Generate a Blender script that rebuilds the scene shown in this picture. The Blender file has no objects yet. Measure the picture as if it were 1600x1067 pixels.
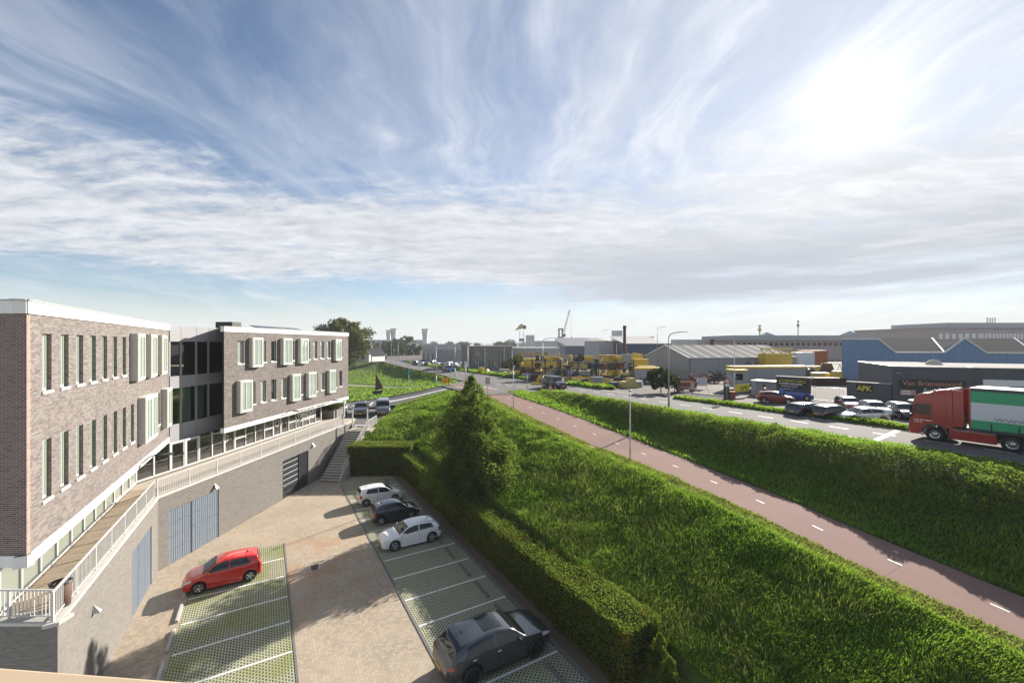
import bpy, math, random
import numpy as np
R = math.radians
sc = bpy.context.scene
col = sc.collection
random.seed(7); rng = np.random.default_rng(7)

# ------------------------------------------------------------------ camera
CAM_H = 13.6; FOC = 660.0; HOR = 537.0            # metres above the car park, focal length and horizon in photo pixels
cam = bpy.data.cameras.new('camera'); camo = bpy.data.objects.new('camera', cam); col.objects.link(camo)
camo.location = (0, 0, CAM_H); camo.rotation_euler = (R(90), 0, 0)
cam.sensor_width = 36.0; cam.lens = 36.0 * FOC / 1600.0
cam.shift_y = (HOR - 533.5) / 1600.0
cam.clip_start = 0.1; cam.clip_end = 30000
sc.camera = camo
sc.render.resolution_x = 1024; sc.render.resolution_y = 682

# ------------------------------------------------------------------ world, sun, exposure
SUN_EL = R(23.6); SUN_AZ = R(39.0)                # azimuth measured from +Y towards +X
SUN = (math.sin(SUN_AZ)*math.cos(SUN_EL), math.cos(SUN_AZ)*math.cos(SUN_EL), math.sin(SUN_EL))
sc.view_settings.view_transform = 'Standard'; sc.view_settings.look = 'None'
sc.view_settings.gamma = 1.0; sc.view_settings.use_curve_mapping = False
sc.view_settings.exposure = 1.7
sc.cycles.use_denoising = True
sc.cycles.max_bounces = 6; sc.cycles.diffuse_bounces = 3; sc.cycles.glossy_bounces = 3
sc.cycles.transparent_max_bounces = 12; sc.cycles.transmission_bounces = 4; sc.cycles.volume_bounces = 0
sc.cycles.caustics_reflective = False; sc.cycles.caustics_refractive = False

class NT:
    """small helper to write node trees"""
    def __init__(s, tree):
        s.t = tree; s.N = tree.nodes; s.L = tree.links
    def put(s, sock, v):
        if v is None: return
        if isinstance(v, bpy.types.NodeSocket): s.L.new(v, sock)
        else:
            try: sock.default_value = v
            except Exception:
                if hasattr(sock.default_value, '__len__'):
                    n = len(sock.default_value)
                    if not hasattr(v, '__len__'): v = (v,)*3
                    sock.default_value = (tuple(v)+(1,))[:n] if n == 4 else tuple(v)[:n]
    def n(s, typ, ins=None, **props):
        nd = s.N.new(typ)
        for k, v in props.items(): setattr(nd, k, v)
        for k, v in (ins or {}).items(): s.put(nd.inputs[k], v)
        return nd
    def m(s, op, a, b=None, c=None, clamp=False):
        nd = s.N.new('ShaderNodeMath'); nd.operation = op; nd.use_clamp = clamp
        s.put(nd.inputs[0], a)
        if b is not None: s.put(nd.inputs[1], b)
        if c is not None: s.put(nd.inputs[2], c)
        return nd.outputs[0]
    def mix(s, f, a, b, blend='MIX'):
        nd = s.N.new('ShaderNodeMix'); nd.data_type = 'RGBA'; nd.blend_type = blend
        s.put(nd.inputs[0], f)
        for i, v in ((6, a), (7, b)):
            s.put(nd.inputs[i], v if isinstance(v, bpy.types.NodeSocket) else tuple(v)[:3]+(1,))
        return nd.outputs[2]
    def vec(s, x, y, z=0.0):
        nd = s.N.new('ShaderNodeCombineXYZ')
        for i, v in enumerate((x, y, z)): s.put(nd.inputs[i], v)
        return nd.outputs[0]
    def sep(s, v):
        nd = s.N.new('ShaderNodeSeparateXYZ'); s.put(nd.inputs[0], v); return nd.outputs
    def noise(s, v, scale, detail=4, rough=.55, dist=0., out=0):
        nd = s.n('ShaderNodeTexNoise', {'Scale': scale, 'Detail': detail, 'Roughness': rough, 'Distortion': dist})
        s.put(nd.inputs['Vector'], v); return nd.outputs[out]
    def ramp(s, f, lo, hi):
        nd = s.N.new('ShaderNodeMapRange'); nd.interpolation_type = 'SMOOTHSTEP'
        s.put(nd.inputs[0], f); nd.inputs[1].default_value = lo; nd.inputs[2].default_value = hi
        return nd.outputs[0]
    def mapping(s, v, scale=(1, 1, 1), rot=(0, 0, 0), loc=(0, 0, 0)):
        nd = s.N.new('ShaderNodeMapping'); s.put(nd.inputs[0], v)
        nd.inputs['Location'].default_value = loc; nd.inputs['Rotation'].default_value = rot; nd.inputs['Scale'].default_value = scale
        return nd.outputs[0]

world = bpy.data.worlds.new('World'); sc.world = world; world.use_nodes = True
wt = NT(world.node_tree); wt.N.clear()
def build_sky():
    t = wt
    sky = t.n('ShaderNodeTexSky', sky_type='NISHITA', sun_disc=False)
    sky.sun_elevation = SUN_EL; sky.sun_rotation = SUN_AZ
    sky.altitude = 10; sky.air_density = 1.0; sky.dust_density = .1; sky.ozone_density = 2.0
    D = t.n('ShaderNodeTexCoord').outputs['Generated']
    x, y, z = t.sep(D)
    el = t.m('MAXIMUM', z, 0.0)
    inv = t.m('DIVIDE', 1.0, t.m('ADD', el, 0.11))
    px, py = t.m('MULTIPLY', x, inv), t.m('MULTIPLY', y, inv)
    P = t.vec(px, py, 0.0)
    VM = lambda op, a, b=None, sc_=None: t.n('ShaderNodeVectorMath', {k: v for k, v in ((0, a), (1, b), ('Scale', sc_)) if v is not None}, operation=op).outputs[0]
    def warp(scale, amt, loc=(0, 0, 0)):
        nd = t.n('ShaderNodeTexNoise', {'Vector': t.mapping(P, loc=loc), 'Scale': scale, 'Detail': 4})
        return VM('ADD', P, VM('SCALE', VM('SUBTRACT', nd.outputs['Color'], (.5, .5, .5)), sc_=amt))
    PW = warp(.7, .9); PS = warp(2.2, .25, (3, 5, 0))
    dt = t.n('ShaderNodeVectorMath', {0: D, 1: SUN}, operation='DOT_PRODUCT').outputs['Value']
    dt = t.m('MAXIMUM', dt, 0.0)
    g1 = t.m('POWER', dt, 4.0); g2 = t.m('POWER', dt, 40.0); g3 = t.m('POWER', dt, 400.0)
    # high veil: soft streaks and tufts, thicker towards the sun
    c1 = t.noise(t.mapping(PW, scale=(1.7, .62, 1), rot=(0, 0, R(28))), 1.25, 9, .60, .25)
    c2 = t.noise(t.mapping(PW, scale=(4.2, 1.2, 1), rot=(0, 0, R(40)), loc=(3, 1, 0)), 1.4, 9, .64, .2)
    c3 = t.noise(t.mapping(PW, scale=(2.2, 1.0, 1), rot=(0, 0, R(-25)), loc=(7, 2, 0)), 1.6, 9, .62, .3)
    big = t.noise(t.mapping(P, loc=(5.3, 2.1, 0)), .6, 3, .5)
    cir = t.m('ADD', t.m('MULTIPLY', t.ramp(c1, .36, .72), .62), t.m('ADD', t.m('MULTIPLY', t.ramp(c2, .44, .74), .30), t.m('MULTIPLY', t.ramp(c3, .50, .74), .34)))
    cir = t.m('MULTIPLY', cir, t.m('ADD', .50, t.m('MULTIPLY', t.ramp(big, .32, .62), .55)))
    cir = t.m('ADD', t.m('MULTIPLY', cir, .92), t.m('MULTIPLY', g1, .66), clamp=True)
    # mid level dappled sheet, thickest at 6 to 20 degrees, with torn edges
    dap = t.noise(t.mapping(PS, scale=(1.0, 1.7, 1), rot=(0, 0, R(-12))), 6.5, 10, .66, .1)
    dap2 = t.noise(t.mapping(PS, scale=(.8, 2.2, 1), rot=(0, 0, R(-10)), loc=(2, 4, 0)), 2.2, 8, .62, .2)
    shp = t.noise(t.mapping(PW, scale=(.50, .95, 1), rot=(0, 0, R(16)), loc=(2.25, .15, 0)), .95, 5, .55)
    band = t.m('MULTIPLY', t.ramp(el, .09, .17), t.m('SUBTRACT', 1.0, t.ramp(el, .24, .46)))
    sheet = t.m('ADD', t.m('MULTIPLY', shp, .95), t.m('ADD', t.m('MULTIPLY', t.m('SUBTRACT', dap, .5), .55), t.m('MULTIPLY', t.m('SUBTRACT', dap2, .5), .55)))
    sheet = t.m('ADD', sheet, t.m('MULTIPLY', t.m('SUBTRACT', band, .5), .58))
    sheet = t.ramp(sheet, .40, .76)
    # low grey banks on the sun's side
    low = t.noise(t.mapping(t.vec(px, py, t.m('MULTIPLY', el, 14.)), scale=(.35, .35, 1.0)), 1.6, 8, .6, .2)
    lowband = t.m('MULTIPLY', t.ramp(el, .07, .105), t.m('SUBTRACT', 1.0, t.ramp(el, .15, .28)))
    azr = t.m('DIVIDE', x, t.m('MAXIMUM', t.m('ADD', t.m('ABSOLUTE', y), .001), .001))
    low = t.m('MULTIPLY', t.m('MULTIPLY', t.ramp(low, .30, .56), lowband), t.ramp(azr, -.35, .40))
    base = VM('SCALE', sky.outputs[0], sc_=SKY_K)
    base = t.mix(1.0, base, (1.04, 1.06, 1.12), 'MULTIPLY')
    shade = t.m('ADD', .86, t.m('ADD', t.m('MULTIPLY', t.m('SUBTRACT', dap2, .5), .75), t.m('MULTIPLY', t.m('SUBTRACT', dap, .5), .55)))
    cl = VM('SCALE', (.43, .442, .462), sc_=shade)
    cl = VM('ADD', cl, VM('SCALE', (.035, .033, .03), sc_=g1))
    veil = VM('ADD', VM('SCALE', (.385, .405, .445), sc_=t.m('ADD', .82, t.m('MULTIPLY', c2, .36))), VM('SCALE', (.03, .028, .024), sc_=g1))
    c = t.mix(t.m('MULTIPLY', cir, t.m('ADD', .84, t.m('MULTIPLY', g1, .15), clamp=True)), base, veil)
    c = t.mix(t.m('MULTIPLY', sheet, .92), c, cl)
    c = t.mix(t.m('MULTIPLY', low, .92), c, (.27, .29, .325))
    hz = t.m('SUBTRACT', 1.0, t.ramp(el, .0, .11))
    c = t.mix(t.m('MULTIPLY', hz, .95), c, (.415, .425, .42))
    glow = t.m('ADD', t.m('MULTIPLY', g2, .04), t.m('ADD', t.m('MULTIPLY', g3, .14), t.m('MULTIPLY', t.m('POWER', dt, 2500.0), .6)))
    c = VM('ADD', c, VM('SCALE', (1.0, .975, .93), sc_=glow))
    bg = t.n('ShaderNodeBackground', {'Color': c, 'Strength': .63})
    out = t.n('ShaderNodeOutputWorld'); t.L.new(bg.outputs[0], out.inputs[0])
SKY_K = 0.055
build_sky()
sl = bpy.data.lights.new('sun', 'SUN'); sl.energy = 3.7; sl.angle = R(0.6); sl.color = (1.0, .93, .83)
so = bpy.data.objects.new('sun', sl); col.objects.link(so)
from mathutils import Vector
so.rotation_euler = Vector(SUN).to_track_quat('Z', 'Y').to_euler(); so.location = (30, 40, 60)

# ------------------------------------------------------------------ coordinates
def G(x, y, z=0.0):
    """world point at height z seen at photo pixel x, y"""
    Y = (CAM_H - z) * FOC / (y - HOR); return np.array([(x - 800) / FOC * Y, Y, z])
dS = np.array([-.5055, .8629]); dT = np.array([.8629, .5055])     # along the dike / across it
def W(s, t, z=0.0):
    p = s*dS + t*dT; return np.array([p[0], p[1], z])
ROW = math.atan2(dS[1], dS[0])

# ------------------------------------------------------------------ mesh builder
class MB:
    def __init__(s): s.v = []; s.f = []; s.mi = []
    def add(s, vs, fs, mi=0):
        o = len(s.v); s.v.extend([tuple(map(float, p)) for p in vs]); s.f.extend([tuple(o+i for i in f) for f in fs]); s.mi.extend([mi]*len(fs)); return s
    def box(s, x0, x1, y0, y1, z0, z1, mi=0):
        return s.add([(x0,y0,z0),(x1,y0,z0),(x1,y1,z0),(x0,y1,z0),(x0,y0,z1),(x1,y0,z1),(x1,y1,z1),(x0,y1,z1)],
                     [(0,3,2,1),(4,5,6,7),(0,1,5,4),(1,2,6,5),(2,3,7,6),(3,0,4,7)], mi)
    def obox(s, p0, p1, w, h, up=(0,0,1), mi=0):
        """a bar of width w and height h from p0 to p1"""
        p0 = np.array(p0, float); p1 = np.array(p1, float); a = p1-p0; L = np.linalg.norm(a); a = a/L
        up = np.array(up, float); sd = np.cross(a, up); n = np.linalg.norm(sd)
        if n < 1e-6: sd = np.array([1., 0, 0])
        else: sd /= n
        u = np.cross(sd, a); vs = []
        for q in (p0, p1):
            for i, j in ((-1,-1),(1,-1),(1,1),(-1,1)): vs.append(q + sd*i*w/2 + u*j*h/2)
        return s.add(vs, [(0,1,2,3),(7,6,5,4),(0,4,5,1),(1,5,6,2),(2,6,7,3),(3,7,4,0)], mi)
    def quad(s, *p, mi=0): return s.add(p, [tuple(range(len(p)))], mi)
    def prism(s, pts, z0, z1, mi=0):
        n = len(pts); a = sum(pts[i][0]*pts[(i+1)%n][1]-pts[(i+1)%n][0]*pts[i][1] for i in range(n))
        if a < 0: pts = pts[::-1]
        vs = [(p[0],p[1],z0) for p in pts]+[(p[0],p[1],z1) for p in pts]
        return s.add(vs, [tuple(range(n-1,-1,-1)), tuple(range(n,2*n))]+[(i,(i+1)%n,n+(i+1)%n,n+i) for i in range(n)], mi)
    def cyl(s, p0, p1, r0, r1=None, n=10, caps=True, mi=0):
        r1 = r0 if r1 is None else r1
        p0 = np.array(p0, float); p1 = np.array(p1, float); a = p1-p0; a /= np.linalg.norm(a)
        b = np.cross(a, (0,0,1.)) if abs(a[2]) < .9 else np.cross(a, (1.,0,0)); b /= np.linalg.norm(b); c = np.cross(a, b)
        vs = []
        for p, r in ((p0,r0),(p1,r1)):
            for i in range(n):
                t = 2*math.pi*i/n; vs.append(p + r*(b*math.cos(t)+c*math.sin(t)))
        fs = [(i,(i+1)%n,n+(i+1)%n,n+i) for i in range(n)]
        if caps: fs += [tuple(range(n-1,-1,-1)), tuple(range(n,2*n))]
        return s.add(vs, fs, mi)
    def tube(s, path, r, n=8, mi=0):
        for i in range(len(path)-1): s.cyl(path[i], path[i+1], r if not hasattr(r,'__len__') else r[i], r if not hasattr(r,'__len__') else r[i+1], n, True, mi)
        return s
    def lathe(s, prof, n=20, o=(0,0,0), axis='y', mi=0):
        """prof: (radius, along) pairs, spun about the axis through o"""
        vs = []
        for r, h in prof:
            for i in range(n):
                t = 2*math.pi*i/n; c, d = r*math.cos(t), r*math.sin(t)
                q = {'y': (c, h, d), 'z': (c, d, h), 'x': (h, c, d)}[axis]
                vs.append((o[0]+q[0], o[1]+q[1], o[2]+q[2]))
        fs = []
        for j in range(len(prof)-1):
            for i in range(n): fs.append((j*n+i, j*n+(i+1)%n, (j+1)*n+(i+1)%n, (j+1)*n+i))
        return s.add(vs, fs, mi)
    def grid(s, Gd, mi=0, flip=False):
        Gd = np.asarray(Gd); a, b = Gd.shape[:2]; fs = []
        for i in range(a-1):
            for j in range(b-1):
                q = (i*b+j, i*b+j+1, (i+1)*b+j+1, (i+1)*b+j); fs.append(q[::-1] if flip else q)
        return s.add(Gd.reshape(-1, 3), fs, mi)
    def mesh(s, name, mats, smooth=False):
        me = bpy.data.meshes.new(name); me.from_pydata(s.v, [], s.f)
        for m in (mats if isinstance(mats, (list, tuple)) else [mats]): me.materials.append(m)
        if any(s.mi): me.polygons.foreach_set('material_index', s.mi)
        uv_box(me)
        if smooth: me.polygons.foreach_set('use_smooth', [True]*len(me.polygons))
        me.update(); return me
    def build(s, name, mats, parent=None, loc=(0,0,0), rz=0., smooth=False, kind=None, bevel=0.):
        return place(s.mesh(name, mats, smooth), name, parent, loc, rz, kind, bevel)
def uv_box(me):
    """uv in metres: across and up on walls, x and y on floors"""
    nl = len(me.loops)
    if nl == 0: return
    uv = me.uv_layers.new(name='UVMap')
    co = np.empty(len(me.vertices)*3); me.vertices.foreach_get('co', co); co = co.reshape(-1, 3)
    vi = np.empty(nl, int); me.loops.foreach_get('vertex_index', vi)
    tot = np.empty(len(me.polygons), int); me.polygons.foreach_get('loop_total', tot)
    nm = np.empty(len(me.polygons)*3); me.polygons.foreach_get('normal', nm); nm = np.repeat(nm.reshape(-1, 3), tot, 0)
    p = co[vi]; hz = np.hypot(nm[:, 0], nm[:, 1]); wall = hz > .7
    tx, ty = -nm[:, 1]/np.maximum(hz, 1e-6), nm[:, 0]/np.maximum(hz, 1e-6)
    u = np.where(wall, p[:, 0]*tx+p[:, 1]*ty, p[:, 0]); v = np.where(wall, p[:, 2], p[:, 1])
    uv.data.foreach_set('uv', np.stack([u, v], 1).ravel())
def place(me, name, parent=None, loc=(0,0,0), rz=0., kind=None, bevel=0.):
    o = bpy.data.objects.new(name, me); col.objects.link(o); o.parent = parent
    o.location = tuple(map(float, loc)); o.rotation_euler = (0, 0, rz)
    if kind: o['kind'] = kind
    if bevel:
        b = o.modifiers.new('bevel', 'BEVEL'); b.width = bevel; b.segments = 2; b.limit_method = 'ANGLE'
    return o
def thing(name, label, cat, loc=(0,0,0), rz=0., group=None):
    o = bpy.data.objects.new(name, None); col.objects.link(o); o.location = tuple(map(float, loc)); o.rotation_euler = (0, 0, rz)
    o.empty_display_size = .2; o['kind'] = 'thing'
    return tag(o, label, cat, group)
def tag(o, label, cat, group=None, kind=None):
    o['label'] = label; o['category'] = cat; o['kind'] = 'thing'
    if group: o['group'] = group
    if kind: o['kind'] = kind
    return o
def big_mesh(name, V, F, mats, mi=None, smooth=False):
    """mesh from numpy arrays, faces all with the same number of corners"""
    me = bpy.data.meshes.new(name); n, k = F.shape
    me.vertices.add(len(V)); me.vertices.foreach_set('co', np.ascontiguousarray(V, dtype=np.float32).ravel())
    me.loops.add(n*k); me.loops.foreach_set('vertex_index', np.ascontiguousarray(F, dtype=np.int32).ravel())
    me.polygons.add(n); me.polygons.foreach_set('loop_start', np.arange(0, n*k, k, dtype=np.int32))
    for m in (mats if isinstance(mats, (list, tuple)) else [mats]): me.materials.append(m)
    if mi is not None: me.polygons.foreach_set('material_index', np.asarray(mi, dtype=np.int32))
    if smooth: me.polygons.foreach_set('use_smooth', [True]*n)
    me.update(calc_edges=True); me.validate(); return me
# ------------------------------------------------------------------ materials
MATS = {}
def newmat(name):
    m = bpy.data.materials.new(name); m.use_nodes = True; t = NT(m.node_tree); t.N.clear()
    p = t.N.new('ShaderNodeBsdfPrincipled'); o = t.N.new('ShaderNodeOutputMaterial'); t.L.new(p.outputs[0], o.inputs[0])
    MATS[name] = m; return m, t, p
def plain(name, c, rough=.6, metal=0., var=.12, scale=3., bump=0., bscale=40., spec=.5, coat=0., dirt=0., ior=None):
    """painted or plain surface with slight uneven tone, optional fine relief and dirt"""
    m, t, p = newmat(name)
    pos = t.n('ShaderNodeNewGeometry').outputs['Position']
    if var:
        n1 = t.noise(pos, scale, 5, .6); n2 = t.noise(pos, scale*9, 3, .6)
        f = t.m('ADD', t.m('MULTIPLY', t.m('SUBTRACT', n1, .5), 2*var), t.m('ADD', 1.0, t.m('MULTIPLY', t.m('SUBTRACT', n2, .5), var)))
        cc = t.n('ShaderNodeVectorMath', {0: tuple(c[:3]), 'Scale': f}, operation='SCALE').outputs[0]
        if dirt:
            n3 = t.noise(t.mapping(pos, scale=(1, 1, .18)), 2.2, 6, .65)
            cc = t.mix(t.m('MULTIPLY', t.ramp(n3, .5, .75), dirt), cc, tuple(x*.45 for x in c[:3]))
        t.L.new(cc, p.inputs['Base Color'])
        t.put(p.inputs['Roughness'], t.m('ADD', rough, t.m('MULTIPLY', t.m('SUBTRACT', n1, .5), .15), clamp=True))
    else:
        p.inputs['Base Color'].default_value = tuple(c[:3])+(1,); p.inputs['Roughness'].default_value = rough
    p.inputs['Metallic'].default_value = metal; p.inputs['Specular IOR Level'].default_value = spec
    if ior: p.inputs['IOR'].default_value = ior
    if coat: p.inputs['Coat Weight'].default_value = coat; p.inputs['Coat Roughness'].default_value = .05
    if bump:
        b = t.n('ShaderNodeBump', {'Height': t.noise(pos, bscale, 4, .6), 'Strength': bump, 'Distance': .02}); t.L.new(b.outputs[0], p.inputs['Normal'])
    return m
def brick_mat(name, c1, c2, mortar, streak, bw=.215, bh=.065):
    m, t, p = newmat(name)
    uv = t.n('ShaderNodeTexCoord').outputs['UV']
    b = t.n('ShaderNodeTexBrick', {'Vector': uv, 'Color1': c1+(1,), 'Color2': c2+(1,), 'Mortar': mortar+(1,), 'Scale': 1.0,
            'Mortar Size': .009, 'Mortar Smooth': .15, 'Bias': -.1, 'Brick Width': bw, 'Row Height': bh}, offset=.5)
    u, v, _ = t.sep(uv)
    row = t.m('FLOOR', t.m('DIVIDE', v, bh))
    # per brick tone from a second, hashed lookup
    bi = t.m('FLOOR', t.m('ADD', t.m('DIVIDE', u, bw), t.m('MULTIPLY', t.m('MODULO', t.m('ABSOLUTE', row), 2.0), .5)))
    wn = t.n('ShaderNodeTexWhiteNoise', {'Vector': t.vec(bi, row, 3.0)}, noise_dimensions='3D').outputs['Value']
    st = t.noise(t.mapping(uv, scale=(1.1, 7.5, 1)), 1.6, 5, .65)
    lg = t.noise(uv, .35, 4, .6)
    f = t.m('ADD', t.m('MULTIPLY', t.ramp(wn, .35, 1.0), .55), t.m('MULTIPLY', t.m('SUBTRACT', st, .5), 1.1))
    f = t.m('ADD', f, t.m('MULTIPLY', t.m('SUBTRACT', lg, .5), .5), clamp=True)
    c = t.mix(t.m('MULTIPLY', f, t.m('SUBTRACT', 1.0, b.outputs['Fac'])), b.outputs['Color'], streak)
    # darker soot streaks running down
    sd = t.noise(t.mapping(uv, scale=(1.6, .12, 1)), 1.5, 5, .6)
    c = t.mix(t.m('MULTIPLY', t.ramp(sd, .55, .8), .28), c, tuple(x*.5 for x in c1))
    t.L.new(c, p.inputs['Base Color']); p.inputs['Roughness'].default_value = .85; p.inputs['Specular IOR Level'].default_value = .3
    h = t.m('ADD', t.m('MULTIPLY', t.m('SUBTRACT', 1.0, b.outputs['Fac']), 1.0), t.m('ADD', t.m('MULTIPLY', wn, .35), t.m('MULTIPLY', t.noise(uv, 60, 3), .3)))
    bp = t.n('ShaderNodeBump', {'Height': h, 'Strength': .35, 'Distance': .006}); t.L.new(bp.outputs[0], p.inputs['Normal'])
    return m
brick_mat('brick_facade', (.165, .138, .126), (.075, .060, .055), (.185, .168, .157), (.27, .242, .225))
brick_mat('brick_dark', (.17, .12, .10), (.085, .065, .058), (.30, .26, .24), (.19, .145, .125))
brick_mat('brick_edge', (.30, .195, .155), (.21, .135, .11), (.29, .25, .225), (.34, .25, .21))
brick_mat('brick_wall', (.178, .164, .148), (.125, .115, .104), (.165, .154, .14), (.225, .207, .186))
def herring_mat(name):
    m, t, p = newmat(name)
    uv = t.n('ShaderNodeTexCoord').outputs['UV']
    pos = t.n('ShaderNodeNewGeometry').outputs['Position']
    r = t.mapping(uv, rot=(0, 0, R(45)-ROW), scale=(9.6, 9.6, 1))
    u, v, _ = t.sep(r)
    i, j = t.m('FLOOR', u), t.m('FLOOR', v); fu, fv = t.m('FRACT', u), t.m('FRACT', v)
    k = t.m('FLOORED_MODULO', t.m('SUBTRACT', i, j), 4.0)
    e = lambda n: t.m('COMPARE', k, float(n), .1)
    L, Rr, B, T = fu, t.m('SUBTRACT', 1.0, fu), fv, t.m('SUBTRACT', 1.0, fv)
    big = 9.0
    Lm = t.m('ADD', L, t.m('MULTIPLY', e(1), big)); Rm = t.m('ADD', Rr, t.m('MULTIPLY', e(0), big))
    Bm = t.m('ADD', B, t.m('MULTIPLY', e(2), big)); Tm = t.m('ADD', T, t.m('MULTIPLY', e(3), big))
    dist = t.m('MINIMUM', t.m('MINIMUM', Lm, Rm), t.m('MINIMUM', Bm, Tm))
    ii = t.m('SUBTRACT', i, e(1)); jj = t.m('ADD', j, e(3))
    wn = t.n('ShaderNodeTexWhiteNoise', {'Vector': t.vec(ii, jj, 1.0)}, noise_dimensions='3D').outputs['Value']
    jnt = t.ramp(dist, .02, .085)
    lg = t.noise(pos, .22, 5, .6); md = t.noise(pos, 1.1, 5, .6)
    base = t.mix(wn, (.43, .355, .265), (.30, .245, .185))
    base = t.mix(t.m('MULTIPLY', t.ramp(lg, .35, .7), .7), base, (.46, .385, .29))
    base = t.mix(t.m('MULTIPLY', t.ramp(md, .5, .78), .4), base, (.19, .16, .13))
    # rust coloured run-off around the gully, and clay near the far end
    dv = t.n('ShaderNodeVectorMath', {0: pos, 1: tuple(G(497, 880))}, operation='DISTANCE').outputs['Value']
    rn = t.noise(t.mapping(pos, scale=(1, 1, 1)), .5, 5, .65)
    ru = t.m('MULTIPLY', t.ramp(rn, .42, .68), t.m('SUBTRACT', 1.0, t.ramp(dv, .6, 9.0)))
    base = t.mix(t.m('MULTIPLY', ru, .75), base, (.36, .20, .10))
    c = t.mix(jnt, (.19, .165, .13), base)
    t.L.new(c, p.inputs['Base Color']); p.inputs['Roughness'].default_value = .8; p.inputs['Specular IOR Level'].default_value = .35
    bp = t.n('ShaderNodeBump', {'Height': t.m('ADD', jnt, t.m('MULTIPLY', wn, .4)), 'Strength': .5, 'Distance': .01}); t.L.new(bp.outputs[0], p.inputs['Normal'])
herring_mat('herringbone')
def paver_mat(name, moss):
    """concrete grass pavers: a lattice with rows of staggered soil and grass filled cells"""
    m, t, p = newmat(name)
    uv = t.n('ShaderNodeTexCoord').outputs['UV']; pos = t.n('ShaderNodeNewGeometry').outputs['Position']
    r = t.mapping(t.mapping(uv, rot=(0, 0, -ROW)), scale=(1/.20, 1/.115, 1))
    u, v, _ = t.sep(r)
    row = t.m('FLOOR', v); sh = t.m('MULTIPLY', t.m('FLOORED_MODULO', row, 2.0), .5)
    fu = t.m('SUBTRACT', t.m('FRACT', t.m('ADD', u, sh)), .5); fv = t.m('SUBTRACT', t.m('FRACT', v), .5)
    wn = t.n('ShaderNodeTexWhiteNoise', {'Vector': t.vec(t.m('FLOOR', t.m('ADD', u, sh)), row, 2.0)}, noise_dimensions='3D').outputs['Value']
    dd = t.m('ADD', t.m('POWER', t.m('ABSOLUTE', t.m('MULTIPLY', fu, 2.0)), 2.2), t.m('POWER', t.m('ABSOLUTE', t.m('MULTIPLY', fv, 2.0)), 2.2))
    hole = t.m('SUBTRACT', 1.0, t.ramp(dd, .34, .62))
    lg = t.noise(pos, .45, 5, .6); fine = t.noise(pos, 22, 4, .6)
    soil = t.mix(t.m('ADD', t.m('MULTIPLY', wn, .5), t.m('MULTIPLY', lg, .5)), (.055, .07, .025), (.13, .155, .055))
    gr = t.ramp(t.m('ADD', lg, t.m('MULTIPLY', t.m('SUBTRACT', fine, .5), .5)), .40, .68)
    conc = t.mix(t.noise(pos, 3., 5, .6), (.44, .425, .34), (.34, .325, .26))
    conc = t.mix(t.m('MULTIPLY', gr, moss), conc, (.28, .29, .12))
    c = t.mix(hole, conc, soil)
    t.L.new(c, p.inputs['Base Color']); p.inputs['Roughness'].default_value = .9; p.inputs['Specular IOR Level'].default_value = .2
    h = t.m('SUBTRACT', t.m('MULTIPLY', fine, .25), hole)
    bp = t.n('ShaderNodeBump', {'Height': h, 'Strength': .12, 'Distance': .008}); t.L.new(bp.outputs[0], p.inputs['Normal'])
paver_mat('grass_paver', .35); paver_mat('grass_paver_mossy', .9)
def asphalt(name, c, crack=.5, scale=1.):
    m, t, p = newmat(name)
    pos = t.n('ShaderNodeNewGeometry').outputs['Position']
    lg = t.noise(pos, .25, 5, .6); sp = t.noise(pos, 60., 3, .7)
    # worn wheel tracks along the dike
    x, y, z = t.sep(pos); tt = t.m('ADD', t.m('MULTIPLY', x, float(dT[0])), t.m('MULTIPLY', y, float(dT[1])))
    ss = t.m('ADD', t.m('MULTIPLY', x, float(dS[0])), t.m('MULTIPLY', y, float(dS[1])))
    st = t.noise(t.vec(t.m('MULTIPLY', tt, 1.3*scale), t.m('MULTIPLY', ss, .05), 0.), 1.6, 5, .6)
    f = t.m('ADD', .72, t.m('ADD', t.m('MULTIPLY', lg, .28), t.m('ADD', t.m('MULTIPLY', sp, .12), t.m('MULTIPLY', st, .20))))
    cc = t.n('ShaderNodeVectorMath', {0: c, 'Scale': f}, operation='SCALE').outputs[0]
    jt = t.m('FRACT', t.m('MULTIPLY', ss, 1/7.3)); cc = t.mix(t.m('MULTIPLY', t.m('LESS_THAN', jt, .006), .5*crack), cc, tuple(q*.4 for q in c))
    pt = t.noise(t.mapping(pos, loc=(9, 4, 0)), .12, 2, .4)
    cc = t.mix(t.m('MULTIPLY', t.ramp(pt, .58, .60), .22*crack), cc, tuple(q*.55 for q in c))
    t.L.new(cc, p.inputs['Base Color']); p.inputs['Roughness'].default_value = .9; p.inputs['Specular IOR Level'].default_value = .15
    bp = t.n('ShaderNodeBump', {'Height': sp, 'Strength': .25, 'Distance': .01}); t.L.new(bp.outputs[0], p.inputs['Normal'])
asphalt('asphalt', (.14, .134, .128)); asphalt('asphalt_red', (.215, .135, .115), .9, .6); asphalt('asphalt_yard', (.13, .118, .104))
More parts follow.
